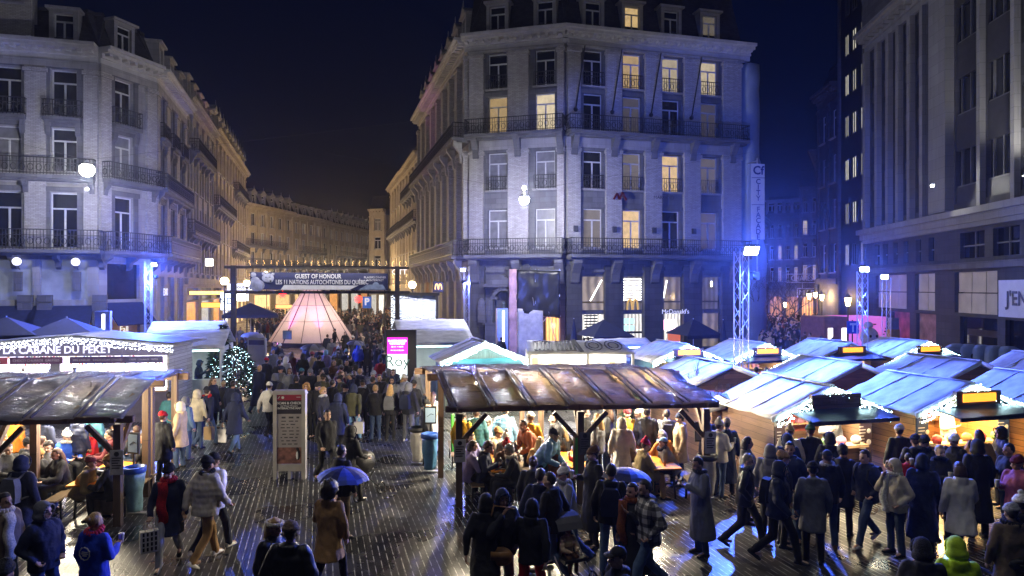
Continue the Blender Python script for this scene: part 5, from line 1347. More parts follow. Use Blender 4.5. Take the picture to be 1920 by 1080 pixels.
for x, c, pw in ((-1.55, (1, .10, .95), 3200), (1.5, (1, .14, .95), 2400)):
    q_ = Vector((x * 1.25, -3.15, .45)); l = lamp('uplight', 'SPOT', q_, pw, c, t, .05, spot=38, blend=.7); aim(l, (x * .12, -.75, 5.2), q_)
    m = MB(); m.lathe([(.1, .3), (.13, .4)], (x * 1.25, -3.2, 0), 8); m.build('spotlight', em('uplight_lens', (1, .3, .9), 4), t)
t = board(p.x - .6, p.y - 4.6, 1.15, .62, .62, SKY, 'framed_notice', 'small blue framed notice standing before the teepee tent', 'sign', 0, frame=BLUE)
# ---------------------------------------------------------------- advertising screen
p = XY(752, 28.2)
t = thing('advertising_screen', 'tall black advertising screen glowing pink and white by the crowd', 'screen', (p.x, p.y, 0), R(2))
m = MB(); m.box(-.62, .62, -.12, .12, .0, 3.1); m.build('case', MAT['black'], t, bevel=.02)
m = MB(); m.box(-.52, .26, -.135, -.122, .95, 2.78); m.build('screen_white', em('screen_white', (.9, 1, 1), 1.5), t)
m = MB(); m.box(-.54, .28, -.15, -.1352, 2.12, 2.80); m.build('screen_pink', em('screen_pink', (1, .03, .72), 1.1), t)
WH = em('screen_letters', (1, .95, 1), 2)
text(t, "PLAISIRS D'HIVER", .098, WH, (-.13, -.155, 2.66), bold=.004); text(t, 'WINTERPRET', .105, WH, (-.13, -.155, 2.55), bold=.004); text(t, '28.11 > 04.01', .09, WH, (-.13, -.155, 2.42)); text(t, 'BRUXELLES BRUSSEL', .06, WH, (-.13, -.155, 2.28))
text(t, 'Roy', .62, pm('screen_ink', (.12, .28, .28), .6), (-.13, -.14, 1.82)); text(t, 'al', .6, _M['screen_ink'], (-.33, -.14, 1.3))
lamp('screen_light', 'AREA', (-.13, -.2, 1.85), 22, (1, .75, .95), t, .8, rot=(R(-90), 0, 0), size_y=1.8)
# ---------------------------------------------------------------- interactive map board
p = G(544, 897)
t = thing('map_board', 'tall pale wooden board with a red headed interactive map poster', 'information board', (p.x, p.y, 0), R(2))
PW = pm('painted_board', (.42, .40, .37), .6, .12)
wb, hb = .80, 2.23
m = MB()
m.box(-wb / 2, -wb / 2 + .09, -.1, .1, 0, hb - .1); m.box(wb / 2 - .09, wb / 2, -.1, .1, 0, hb - .1); m.box(-wb / 2 + .09, wb / 2 - .09, -.08, .08, .2, .38); m.box(-.04, .04, -.07, .07, 0, .2); m.build('frame', PW, t)
m = MB(); m.loft([[(-wb / 2 - .02, -.14, hb - .1), (wb / 2 + .02, -.14, hb - .1), (wb / 2 + .02, .14, hb - .1), (-wb / 2 - .02, .14, hb - .1)], [(-wb / 2 + .02, -.06, hb), (wb / 2 - .02, -.06, hb), (wb / 2 - .02, .1, hb), (-wb / 2 + .02, .1, hb)]]); m.build('top', PW, t)
def flat(name, x0, x1, z0, z1, y, mat):
    m = MB(); m.box(x0, x1, y - .004, y, z0, z1); return m.build(name, mat, t)
x0, x1 = -wb / 2 + .095, wb / 2 - .095
flat('poster_head', x0, x1, 1.98, 2.12, -.075, pm('poster_head', (.32, .02, .05), .5, .1)); flat('poster_title', x0, x1, 1.64, 1.979, -.075, pm('poster_title', (.025, .02, .03), .5, .2))
flat('poster_list', x0, x1, .80, 1.639, -.075, pm('poster_list', (.34, .31, .30), .55, .08)); flat('poster_picture', x0, x1, .39, .799, -.075, pm('poster_picture', (.20, .09, .07), .5, .7, 9))
text(t, 'SCAN & CHECK', .085, MAT['white'], (0, -.085, 1.91), bold=.002); text(t, 'the Winter Wonders', .05, MAT['white'], (0, -.085, 1.84)); text(t, 'INTERACTIVE MAP', .07, MAT['white'], (0, -.085, 1.78), bold=.001)
m = MB(); m.lathe([(.035, 0), (.035, .004)], n=12, M=Matrix.Translation((-.16, -.08, 2.05)) @ Matrix.Rotation(R(90), 4, 'X')); m.bar((-.28, -.082, 2.02), (-.24, -.082, 2.08), .02, .004, up=(0, 1, 0)); m.bar((.18, -.082, 2.06), (.28, -.082, 2.06), .004, .012); m.build('emblem', MAT['white'], t)
m = MB(); q = random.Random(5)
for k, z in enumerate([1.54 - .082 * i for i in range(9)]):
    x = -.22 + q.uniform(0, .05)
    while x < .22:
        ww = q.uniform(.03, .12); m.box(x, min(.25, x + ww), -.083, -.0795, z - .012, z + .012 + (.02 if k == 0 else 0)); x += ww + q.uniform(.04, .09)
m.build('sponsor_print', pm('print_dark', (.05, .04, .05), .6), t)
m = MB(); m.ball((.22, -.08, .62), (.05, .012, .14), 10, 7); m.ball((.2, -.08, .76), (.04, .012, .035), 8, 6); m.build('penguin_print', MAT['black'], t); m = MB(); m.ball((.2, -.088, .6), (.03, .01, .1), 8, 6); m.build('penguin_belly', MAT['white'], t)
# second, smaller board near the teepee
p = XY(482, 36); t = thing('map_board', 'small pale poster board beside the grey umbrella near the teepee', 'information board', (p.x, p.y, 0), R(-8))
m = MB(); m.box(-.5, .5, -.06, .06, 0, 2.2); m.build('frame', PW, t); m = MB(); m.box(-.42, .42, -.075, -.062, .25, 1.85); m.build('panel', _M['poster_list'], t); m = MB(); m.box(-.42, .42, -.078, -.062, 1.852, 2.1); m.build('poster_head', pm('poster_dark', (.05, .03, .05), .6), t)
# ---------------------------------------------------------------- christmas tree by the left tents
def fir(px, Y, h, r, label, lights, nl=420, seed=0, bulbs=True):
    q = random.Random(seed); p = XY(px, Y); t = thing('christmas_tree', label, 'christmas tree', (p.x, p.y, 0))
    m = MB(); m.tube((0, 0, 0), (0, 0, h * .93), .07, .015, 8); m.build('trunk', MAT['post_wood'], t)
    m = MB()
    for k in range(int(820 * h / 2)):
        f = q.random() ** 1.3; z = .2 + f * (h - .25); rr = r * (1 - f) ** (.5 if r > 1 else .75) * (.35 + .65 * math.sqrt(q.random())); a = q.uniform(0, 6.283)
        c = Vector((rr * math.cos(a), rr * math.sin(a), z)); d = Vector((math.cos(a + q.uniform(-.5, .5)), math.sin(a + q.uniform(-.5, .5)), q.uniform(-.3, .35))).normalized() * q.uniform(.12, .26)
        s = d.cross(Vector((0, 0, 1))).normalized() * .035; u = Vector((0, 0, .03))
        m.add([c - d * .4, c + s + u, c + d, c - s + u], [(0, 1, 2), (0, 2, 3)]); m.add([c - d * .4, c + u * 1.5, c + d, c - u], [(0, 1, 2), (0, 2, 3)])
    m.build('crown', pm('fir_needles', (.022, .05, .03), .7, .5, 6), t)
    if bulbs:
        m = MB()
        for k in range(nl):
            f = q.random() ** 1.25; z = .25 + f * (h - .25); rr = r * (1 - f) ** (.5 if r > 1 else .75) * q.uniform(.6, 1.05); a = q.uniform(0, 6.283); m.octa((rr * math.cos(a), rr * math.sin(a), z), q.uniform(.010, .02))
        o = m.build('string_lights', [BULBF]); o.location = t.location; tag(o, lights, 'string lights', 'lights on the christmas trees')
fir(442, 30, 2.25, 1.2, 'bushy christmas tree with cool white lights left of the crowd', 'cool white lights wound through the bushy christmas tree', 330, 3)
fir(403, 30.2, 2.7, .42, 'slim lit fir at the right end of the left white tent, nearer the tent', 'lights on the slim fir nearer the left white tent', 160, 4); fir(418, 31.5, 3.15, .42, 'slim lit fir at the right end of the left white tent, nearer the gate post', 'lights on the slim fir nearer the gate post', 160, 5)
v = pav_pt(PO, PR, 5.35, 3.4); p_ = v
fir(960 + F * v[0] / v[1], v[1], 2.0, .55, 'unlit dark fir at the right end of the middle pavilion', '', seed=6, bulbs=False)
# ================================================================== people
COLS = {k: rgb(v) for k, v in dict(black='#1b1b1e', charcoal='#2e2f33', navy='#1c2440', blue='#1f4fc0', royal='#1740c8', denim='#5a7396', jeans='#3d4f6e', grey='#6f7075', silver='#9a9ca3', white='#e6e2da', cream='#d9cdb4',
        beige='#bfa684', tan='#a8814f', brown='#5b3d28', rust='#93502a', orange='#c9781e', yellow='#d9a51e', lime='#b9e021', olive='#4d4c34', green='#2f5a38', teal='#39707a', sky='#79a6c9', lilac='#8f86b8', pink='#b8627a', magenta='#c2284f',
        red='#c21a22', maroon='#5e1a22', taupe='#7c6a58', khaki='#8d7a52', blond='#b8925a', ginger='#8a4a24', dark='#231a15', ash='#8d857a', hazel='#4a3220').items()}
def cloth(c, kind='plain'):
    n = 'cloth_%s_%s' % (kind, c)
    if n in _M: return _M[n]
    col = COLS[c]
    if kind == 'hair': return pm(n, col, .45, .35, 30, .5, 60, stretch=(3, 3, .5))
    if kind == 'fur': return pm(n, col, .95, .3, 40, .9, 70)
    if kind == 'leather': return pm(n, col, .35, .2, 8, .3, 30)
    m = pm(n, col, .82, .18, 6, .35, 28)
    if kind == 'puffer':
        nt_ = m.node_tree; nn, l = nt_.nodes, nt_.links
        tc = nn.new('ShaderNodeTexCoord'); wv = nn.new('ShaderNodeTexWave'); wv.bands_direction = 'Z'; wv.inputs['Scale'].default_value = 3.4; wv.inputs['Distortion'].default_value = 1.2; l.new(tc.outputs['Object'], wv.inputs['Vector'])
        bu = nn.new('ShaderNodeBump'); bu.inputs['Strength'].default_value = .3; bu.inputs['Distance'].default_value = .01; l.new(wv.outputs[1], bu.inputs['Height'])
        b = nn['Principled BSDF']; l.new(bu.outputs[0], b.inputs['Normal']); b.inputs['Roughness'].default_value = .5
    if kind == 'plaid':
        nt_ = m.node_tree; nn, l = nt_.nodes, nt_.links; b = nn['Principled BSDF']; tc = nn.new('ShaderNodeTexCoord'); prev = None
        for dr in ('X', 'Z', 'Y'):
            wv = nn.new('ShaderNodeTexWave'); wv.bands_direction = dr; wv.inputs['Scale'].default_value = 2.4; l.new(tc.outputs['Object'], wv.inputs['Vector'])
            cr = nn.new('ShaderNodeValToRGB'); cr.color_ramp.interpolation = 'CONSTANT'; cr.color_ramp.elements[0].color = (1, 1, 1, 1); cr.color_ramp.elements[1].color = (.12, .12, .13, 1); cr.color_ramp.elements[1].position = .62
            l.new(wv.outputs[1], cr.inputs[0]); mx = nn.new('ShaderNodeMixRGB'); mx.blend_type = 'MULTIPLY'; mx.inputs[0].default_value = .8
            if prev is None: mx.inputs[1].default_value = col + (1,)
            else: l.new(prev, mx.inputs[1])
            l.new(cr.outputs[0], mx.inputs[2]); prev = mx.outputs[0]
        l.new(prev, b.inputs['Base Color'])
    return m
SKINS = [pm('skin_%d' % i, c, .55, .08, 12) for i, c in enumerate([(.50, .30, .21), (.42, .24, .16), (.56, .36, .27), (.22, .11, .07)])]
EYE, LIP = pm('eye_dark', (.02, .015, .012), .3, .1), pm('lip', (.33, .12, .10), .5, .1)

LEGS = {  # hip, knee, ankle, toe direction (for the person's left, then right); the person faces -y
    'stand': (((.095, 0, .92), (.11, -.015, .50), (.115, .03, .085), 8), ((-.095, 0, .92), (-.11, -.01, .50), (-.12, .03, .085), -10)),
    'ease': (((.095, 0, .92), (.13, -.05, .50), (.16, -.02, .085), 22), ((-.095, 0, .92), (-.10, .0, .50), (-.09, .03, .085), -8)),
    'walka': (((.095, -.02, .91), (.10, -.23, .53), (.095, -.32, .10), 4), ((-.095, .02, .91), (-.10, .06, .48), (-.10, .38, .17), -4)),
    'walkb': (((.095, .02, .91), (.10, .06, .48), (.10, .38, .17), 4), ((-.095, -.02, .91), (-.10, -.23, .53), (-.095, -.32, .10), -4)),
    'sit': (((.10, -.02, .53), (.13, -.46, .54), (.13, -.42, .085), 6), ((-.10, -.02, .53), (-.13, -.46, .54), (-.14, -.50, .085), -6))}
ARMS = {'down': ((.262, .03, 1.16), (.272, -.06, .91)), 'pocket': ((.295, .07, 1.16), (.195, -.10, .99)), 'cup': ((.255, -.02, 1.15), (.14, -.27, 1.22)),
        'phone': ((.235, -.08, 1.15), (.065, -.31, 1.29)), 'fwd': ((.258, -.05, 1.15), (.245, -.26, .98)), 'back': ((.258, .13, 1.17), (.262, .17, .92)),
        'up': ((.34, -.12, 1.56), (.31, -.26, 1.81)), 'table': ((.265, -.19, 1.17), (.13, -.41, 1.205)), 'umb': ((.255, -.05, 1.15), (.10, -.22, 1.36)), 'push': ((.255, -.1, 1.16), (.22, -.36, 1.08)), 'chin': ((.235, -.16, 1.18), (.06, -.19, 1.46))}
POSES = {  # legs, left arm, right arm, torso pitch, head pitch, head yaw
    'stand': ('stand', 'down', 'down', 0, 4, 0), 'pocket': ('ease', 'pocket', 'pocket', 0, 4, 12), 'cup': ('ease', 'down', 'cup', 0, 6, -10), 'phone': ('stand', 'phone', 'phone', 3, 16, 0),
    'walka': ('walka', 'back', 'fwd', 5, 4, 0), 'walkb': ('walkb', 'fwd', 'back', 5, 6, 10), 'walkp': ('walka', 'pocket', 'pocket', 5, 8, -8), 'umb': ('walkb', 'umb', 'down', 3, 2, 0), 'umbs': ('stand', 'umb', 'pocket', 2, 3, 0),
    'up': ('stand', 'down', 'up', 3, -6, 0), 'sit': ('sit', 'table', 'table', 12, 10, 0), 'sitc': ('sit', 'table', 'chin', 8, 4, 15), 'sitl': ('sit', 'table', 'table', 30, -12, 0), 'sitp': ('sit', 'phone', 'phone', 8, 22, 0),
    'lean': ('ease', 'table', 'table', 38, -10, 0), 'push': ('walkb', 'push', 'push', 10, 4, 0), 'carry': ('walkb', 'down', 'fwd', 4, 6, -8), 'chin': ('stand', 'pocket', 'chin', 3, 6, 0)}
def posed(name):
    lg, la, ra, tp, hp, hy = POSES[name]
    sit = lg == 'sit'; off = Vector((0, 0, -.40 if sit else (-.02 if lg.startswith('walk') else 0)))
    piv = Vector((0, 0, .95)); RT = Matrix.Translation(off + piv) @ Matrix.Rotation(R(tp), 4, 'X') @ Matrix.Translation(-piv)
    nk = Vector((0, .005, 1.49)); HM = RT @ Matrix.Translation(nk) @ Matrix.Rotation(R(hp - tp * .75), 4, 'X') @ Matrix.Rotation(R(hy), 4, 'Z') @ Matrix.Translation(-nk)
    J = dict(RT=RT, HM=HM, sit=sit, legs=LEGS[lg], arms=[])
    for s, a in ((1, la), (-1, ra)):
        e, w = ARMS[a]; J['arms'].append([RT @ Vector((s * .185, .012, 1.425)), RT @ Vector((s * e[0], e[1], e[2])), RT @ Vector((s * w[0], w[1], w[2])), s])
    return J
def ell(rx, ry, cx, cy_, z, n=18, p=2.3):
    o = []
    for k in range(n):
        a = 2 * math.pi * k / n; c, s_ = math.cos(a), math.sin(a)
        o.append(Vector((cx + rx * math.copysign(abs(c) ** (2 / p), c), cy_ + ry * math.copysign(abs(s_) ** (2 / p), s_), z)))
    return o
def capsule(m, p, q, r0, r1, n=10):
    m.tube(p, q, r0, r1, n); m.ball(p, r0 * .995, n, 6); m.ball(q, r1 * .995, n, 6)
def remeshed(mb, name, mats, voxel, smooth=2, fold=0.0, seed=0, post=None):
    o = bpy.data.objects.new('tmp', mb.mesh('tmp', [])); COL.objects.link(o)
    r = o.modifiers.new('r', 'REMESH'); r.mode = 'VOXEL'; r.voxel_size = voxel; r.use_smooth_shade = True
    if smooth:
        s = o.modifiers.new('s', 'SMOOTH'); s.factor = .5; s.iterations = smooth
    me = bpy.data.meshes.new_from_object(o.evaluated_get(bpy.context.evaluated_depsgraph_get())); bpy.data.objects.remove(o)
    me.name = name
    if fold:
        n = len(me.vertices); co = np.empty(n * 3, 'f'); me.vertices.foreach_get('co', co); co = co.reshape(-1, 3)
        no = np.empty(n * 3, 'f'); me.vertex_normals.foreach_get('vector', no) if hasattr(me, 'vertex_normals') else me.vertices.foreach_get('normal', no); no = no.reshape(-1, 3)
        d = np.array([noise.noise(Vector((c[0] * 9 + seed, c[1] * 9, c[2] * 4.2 + c[0] * 5))) + .5 * noise.noise(Vector((c[0] * 19, c[1] * 19 + seed, c[2] * 11 - c[0] * 8))) for c in co])
        me.vertices.foreach_set('co', (co + no * (d * fold)[:, None]).astype('f').ravel())
    me.materials.clear()
    for m in mats: me.materials.append(m)
    if post: post(me)
    me.polygons.foreach_set('use_smooth', [True] * len(me.polygons)); me.update()
    return me
_PM = {}
def torso(m, RT, rings):
    m.loft([[RT @ p for p in ell(rx, ry, 0, cy_, z)] for z, rx, ry, cy_ in rings])
def body_mesh(pose):
    k = ('body', pose)
    if k in _PM: return _PM[k]
    J = posed(pose); RT, HM = J['RT'], J['HM']; m = MB()
    torso(m, RT, [(.86, .15, .10, 0), (.95, .16, .11, 0), (1.08, .135, .095, 0), (1.25, .155, .108, 0), (1.37, .165, .10, .005), (1.44, .11, .075, .01), (1.49, .055, .055, .01), (1.55, .05, .052, .005)])
    for hp, kn, an, toe in J['legs']:
        hp, kn, an = Vector(hp), Vector(kn), Vector(an); capsule(m, hp, kn, .08, .052); capsule(m, kn, an, .052, .036)
        t = Vector((math.sin(R(toe)), -math.cos(R(toe)), 0)); capsule(m, an - Vector((0, 0, .03)), an + t * .14 - Vector((0, 0, .05)), .035, .028)
    for sh, el, wr, s in J['arms']:
        capsule(m, sh, el, .05, .038); capsule(m, el, wr, .038, .027)
        d = (wr - el).normalized(); side = d.cross(Vector((0, 0, 1)));  side = side.normalized() if side.length > .1 else Vector((1, 0, 0))
        if abs(d.z) > .8: side = Vector((0, -1, 0))
        inw = Vector((-s, 0, 0)) if abs(d.z) > .8 else Vector((0, 0, 1))
        pc = wr + d * .055
        for f in np.linspace(-1, 1, 4): capsule(m, wr + d * .01 + side * .010 * f, wr + d * .085 + side * .026 * f, .018, .014, 8)
        for i, f in enumerate((-1, -.33, .33, 1)):     # four fingers, each bent once, unequal
            L = (.062, .074, .078, .066)[i]; a = wr + d * .085 + side * .026 * f; b = a + (d * .8 + inw * .45 + side * .12 * f).normalized() * L * .55; c = b + (d * .45 + inw * .85).normalized() * L * .5
            capsule(m, a, b, .0095, .0088, 6); capsule(m, b, c, .0088, .0078, 6)
        a = wr + d * .03 - side * .028; b = a + (d * .6 - side * .75 + inw * .25).normalized() * .042; c = b + (d * .8 + inw * .5).normalized() * .03
        capsule(m, a, b, .0125, .0105, 6); capsule(m, b, c, .0105, .009, 6)
    h = MB()
    h.ball((0, .008, 1.645), (.077, .094, .105), 18, 12); h.ball((0, -.028, 1.585), (.056, .062, .068), 14, 10); h.ball((0, -.05, 1.548), (.03, .034, .026), 10, 8)
    h.tube((0, -.083, 1.638), (0, -.109, 1.604), .010, .015, 8); h.ball((0, -.105, 1.604), .0155, 8, 6)
    for s in (-1, 1):
        h.ball((s * .078, .012, 1.615), (.012, .022, .034), 8, 6); h.ball((s * .036, -.062, 1.592), (.024, .026, .022), 8, 6)
        h.tube((s * .012, -.088, 1.655), (s * .052, -.074, 1.657), .010, .008, 6)
    h.tube((0, .01, 1.46), (0, 0, 1.6), .055, .052, 12)
    m.add(h.v, h.f, 0, HM)
    HI = HM.inverted()
    def paint(me):
        for p in me.polygons:
            q = HI @ p.center
            if q.y < -.06 and 1.53 < q.z < 1.68:
                for s in (-1, 1):
                    if abs(q.x - s * .031) < .015 and abs(q.z - 1.636) < .0085: p.material_index = 1
                    if abs(q.x - s * .033) < .022 and abs(q.z - 1.663) < .006: p.material_index = 1
                if abs(q.x) < .023 and abs(q.z - 1.568) < .0075: p.material_index = 2
    me = remeshed(m, 'body', [SKINS[0], EYE, LIP], .0095, 1, post=paint)
    _PM[k] = me; return me
def top_mesh(pose, kind):
    k = ('top', pose, kind)
    if k in _PM: return _PM[k]
    J = posed(pose); RT = J['RT']; m = MB(); f = {'puffer': 1.10, 'hoodie': .97}.get(kind, 1.0); sit = J['sit']
    rings = [(.82, .205 * f, .165 * f, 0), (.95, .20 * f, .16 * f, 0), (1.08, .198 * f, .153 * f, 0), (1.26, .218 * f, .162 * f, 0), (1.37, .21 * f, .138 * f, .005), (1.44, .135 * f, .102, .012), (1.49, .085, .085, .012), (1.525, .078, .08, .012)]
    if kind == 'coat' and not sit: rings = [(.58, .235, .20, 0), (.75, .22, .185, 0)] + rings[1:]
    if kind == 'long' and not sit: rings = [(.30, .255, .225, .01), (.6, .235, .20, 0), (.82, .21, .168, 0)] + rings[1:]
    if sit: rings = [(.84, .22 * f, .175 * f, .0)] + rings[1:]
    if POSES[pose][0].startswith('walk') and kind in ('coat', 'long'): rings = [(z, rx, ry * (1.28 if z < .6 else 1.1 if z < .8 else 1), c) for z, rx, ry, c in rings]
    torso(m, RT, rings)
    if kind in ('hoodie', 'coat', 'puffer', 'jacket'):      # hood or collar lying on the back
        m.loft([[RT @ p for p in ell(.115, .07, 0, .075, z, 14)] for z in (1.40, 1.47, 1.51)])
    a = 1.12 if kind == 'puffer' else 1.0
    for sh, el, wr, s in J['arms']:
        e = el + (wr - el) * .93; capsule(m, sh + Vector((-s * .02, 0, -.01)), el, .083 * a, .067 * a); capsule(m, el, e, .067 * a, .052 * a)
    if sit and kind in ('coat', 'long'):
        for hp, kn, an, toe in J['legs']: capsule(m, Vector(hp), Vector(hp).lerp(Vector(kn), .75), .125, .11)
    me = remeshed(m, {'puffer': 'puffer_jacket', 'hoodie': 'hoodie', 'jacket': 'jacket', 'coat': 'coat', 'long': 'long_coat'}[kind], [cloth('black')], .017, 3, .015, len(_PM))
    _PM[k] = me; return me
def leg_mesh(pose, kind='trousers'):
    lg = POSES[pose][0]; k = (kind, lg)
    if k in _PM: return _PM[k]
    m = MB(); legs = LEGS[lg]; w = 1.22 if kind == 'wide_trousers' else .82 if kind == 'leggings' else 1.0
    hc = (Vector(legs[0][0]) + Vector(legs[1][0])) / 2
    m.loft([ell(.165, .125, hc.x, hc.y, hc.z + dz) for dz in (-.10, .02, .13)])
    for hp, kn, an, toe in legs:
        hp, kn, an = Vector(hp), Vector(kn), Vector(an); capsule(m, hp, kn, .100 * (1 if w < 1.1 else 1.08), .074 * w); capsule(m, kn, an + Vector((0, .0, -.01)), .074 * w, .062 * w)
    me = remeshed(m, 'trousers', [cloth('jeans')], .016, 3, .014, len(_PM)); _PM[k] = me; return me
def shoe_mesh(pose, boots=False):
    lg = POSES[pose][0]; k = ('shoes', lg, boots)
    if k in _PM: return _PM[k]
    m = MB()
    for hp, kn, an, toe in LEGS[lg]:
        an, kn = Vector(an), Vector(kn); lift = an.z - .085
        t = Vector((math.sin(R(toe)), -math.cos(R(toe)), -.55 if lift > .05 else 0)).normalized(); sd = Vector((0, 0, 1)).cross(t).normalized(); up = t.cross(sd).normalized()
        if up.z < 0: up = -up
        rr = []
        for f, wd, hh in ((-.075, .030, .055), (-.05, .038, .085), (.02, .040, .085), (.09, .046, .06), (.15, .046, .045), (.185, .03, .03)):
            c = an + t * f - up * .085
            rr.append([c - sd * wd, c + sd * wd, c + sd * wd * .95 + up * hh * .6, c + sd * wd * .5 + up * hh, c - sd * wd * .5 + up * hh, c - sd * wd * .95 + up * hh * .6])
        m.loft(rr)
        if boots: capsule(m, an, an.lerp(kn, .78), .058, .068)
    me = remeshed(m, 'boots' if boots else 'shoes', [cloth('black', 'leather')], .012, 2); _PM[k] = me; return me
HC = Vector((0, .008, 1.645))
def head_mesh(kind):
    """hair and headgear, built round the head's own frame"""
    k = ('head', kind)
    if k in _PM: return _PM[k]
    m = MB()
    def shell(rx, ry, rz, cz=.012, cy_=.012, zlow=-.02, amp=0.0, n=26, mm=20, face=(-.028, .062), side=.02):
        b = MB(); b.ball((0, 0, 0), (rx, ry, rz), n, mm); vs = []
        for v in b.v:
            x, y, z = v; s_ = 1 + amp * (noise.noise(Vector(v) * 38) + .5 * noise.noise(Vector(v) * 80))
            if (y < face[0] and z < face[1]): s_ = .70
            elif y < side and z < -.035: s_ = .72
            elif z < zlow - .075: s_ = .72
            vs.append((x * s_, HC.y + cy_ + y * s_, HC.z + cz + z * s_))
        m.add(vs, b.f)
    def drape(zb, w, back, amp=.004):
        rings = []
        for i in range(9):
            f = i / 8; z = HC.z + .05 - f * (HC.z + .05 - zb); rx = .086 + (w - .086) * min(1, f * 1.6); ry = .075 + .02 * math.sin(f * 3) 
            rings.append([(rx * math.cos(a) * (1 + amp * 20 * noise.noise(Vector((a * 3, z * 9, zb)))), HC.y + .045 + back * f + ry * math.sin(a) * (.62 if math.sin(a) < 0 else 1), z) for a in [2 * math.pi * q / 20 for q in range(20)]])
        m.loft(rings)
    if kind == 'short': shell(.085, .103, .112, amp=.05)
    elif kind == 'crop': shell(.081, .099, .108, amp=.02)
    elif kind == 'curly': shell(.103, .12, .125, amp=.16, face=(-.035, .05))
    elif kind == 'afro': shell(.15, .16, .165, amp=.12, face=(-.05, .06), cy_=.03, zlow=-.1)
    elif kind == 'long': shell(.086, .104, .113, amp=.04); drape(1.36, .115, .035)
    elif kind == 'bob': shell(.088, .106, .115, amp=.05); drape(1.52, .10, .015)
    elif kind == 'bun': shell(.084, .102, .111, amp=.03); m.ball((0, HC.y + .115, HC.z + .035), (.045, .04, .042), 12, 8)
    elif kind == 'tail': shell(.084, .102, .111, amp=.03); m.tube((0, HC.y + .1, HC.z + .03), (0, HC.y + .14, HC.z - .17), .032, .012, 8)
    elif kind in ('beanie', 'pom'):
        rings = []
        for i in range(11):
            f = i / 10; a = f * 1.5; r = math.cos(a) ** .8 if f < 1 else .02
            rings.append([(.094 * r * math.cos(t), HC.y + .012 + .018 * f + .113 * r * math.sin(t), HC.z + .035 - .012 * math.sin(t) * (-1) + .105 * math.sin(a) + .006 * math.sin(t * 9) * r) for t in [2 * math.pi * q / 22 for q in range(22)]])
        m.loft(rings)
        pr = [[((.099 + dr) * math.cos(t), HC.y + .012 + (.118 + dr) * math.sin(t), HC.z + dz + .012 * math.sin(t)) for t in [2 * math.pi * q / 22 for q in range(22)]] for dr, dz in ((-.012, .012), (.002, .018), (.004, .045), (.0, .068), (-.014, .07))]
        m.loft(pr)
        if kind == 'pom': m.ball((0, HC.y + .03, HC.z + .16), .042, 12, 9)
    elif kind == 'cap':
        shell(.088, .106, .108, face=(-.5, -.5), zlow=.09, side=-.5)
        m.v = [(x, y, max(z, HC.z + .03)) for x, y, z in m.v]
        m.loft([[(.075 * c, HC.y - .075 - l * (1 - .35 * c * c), HC.z + .045 - l * .18 + dz) for c in (-1, -.6, -.2, .2, .6, 1)] + [(.075 * c, HC.y - .06, HC.z + .045 + dz) for c in (1, .6, .2, -.2, -.6, -1)] for l, dz in ((.085, -.004), (.085, .006))])
    elif kind in ('hood', 'furhood'):
        n, mm = 26, 18; b = MB(); b.ball((0, 0, 0), (.106, .126, .140), n, mm); keep = {}
        vs = []
        for v in b.v:
            x, y, z = v
            z -= .012
            if z < -.04: x *= 1 + (-.04 - z) * 8.0; y = y * (1 + (-.04 - z) * 4.5); z *= 1.12
            if y > 0 and z > 0: y *= 1 + z * 1.6
            x *= 1 + .05 * noise.noise(Vector((y * 20, z * 20, 3))); y *= 1 + .06 * noise.noise(Vector((x * 22, z * 18, 9)))
            vs.append((x, HC.y + .016 + y, HC.z + .006 + z))
        fs = [f for f in b.f if not (len(f) == 4 and all(b.v[i][1] < -.075 and -.125 < b.v[i][2] < .085 for i in f))]
        m.add(vs, fs)
        t = [(.094 * math.cos(a), HC.y - .085 - .02 * math.sin(a), HC.z - .01 + .108 * math.sin(a)) for a in [2 * math.pi * q / 18 for q in range(18)]]
        for q in range(18): m.tube(t[q], t[(q + 1) % 18], .024 if kind == 'furhood' else .012, n=6)
    elif kind == 'band':
        shell(.086, .104, .113, amp=.04); drape(1.38, .11, .03)
    elif kind == 'ring':
        t = [(.098 * math.cos(a), HC.y + .01 + .116 * math.sin(a), HC.z + .045) for a in [2 * math.pi * q / 20 for q in range(20)]]
        for q in range(20): m.tube(t[q], t[(q + 1) % 20], .030, n=7)
    elif kind == 'scarf':
        t = [(.098 * math.cos(a), .012 + .092 * math.sin(a), 1.505 + .012 * math.sin(a * 2) - .02 * math.cos(a - 1.5)) for a in [2 * math.pi * q / 18 for q in range(18)]]
        for q in range(18): m.tube(t[q], t[(q + 1) % 18], .043, n=8)
    elif kind == 'scarftail':
        t = [(.098 * math.cos(a), .012 + .092 * math.sin(a), 1.505) for a in [2 * math.pi * q / 18 for q in range(18)]]
        for q in range(18): m.tube(t[q], t[(q + 1) % 18], .046, n=8)
        rr = [[(x - .07 + dx, -.135 - .02 * math.sin(i * 1.3) + dy - .05 * math.sin(min(1, i / 5) * 1.5), 1.5 - i * .078) for dx, dy in ((-.075, -.02), (.075, -.02), (.075, .02), (-.075, .02))] for i, x in enumerate([.02 * math.sin(q) for q in range(10)])]
        m.loft(rr)
    elif kind == 'beard':
        m.ball((0, -.045, 1.553), (.052, .058, .046), 14, 10)
    elif kind == 'pack':
        m.loft([[(x * s_, .16 + (.13 if y else 0) * (.8 + .2 * s_), z) for x, y in ((-.15, 0), (.15, 0), (.15, 1), (-.15, 1))] for z, s_ in ((1.0, .95), (1.1, 1.05), (1.3, 1), (1.42, .7))])
        for s_ in (-1, 1):
            pts = [(s_ * .10, .17, 1.40), (s_ * .12, .06, 1.475), (s_ * .13, -.10, 1.42), (s_ * .14, -.165, 1.28), (s_ * .19, -.05, 1.08), (s_ * .14, .17, 1.05)]
            for q in range(5): m.tube(pts[q], pts[q + 1], .018, n=6)
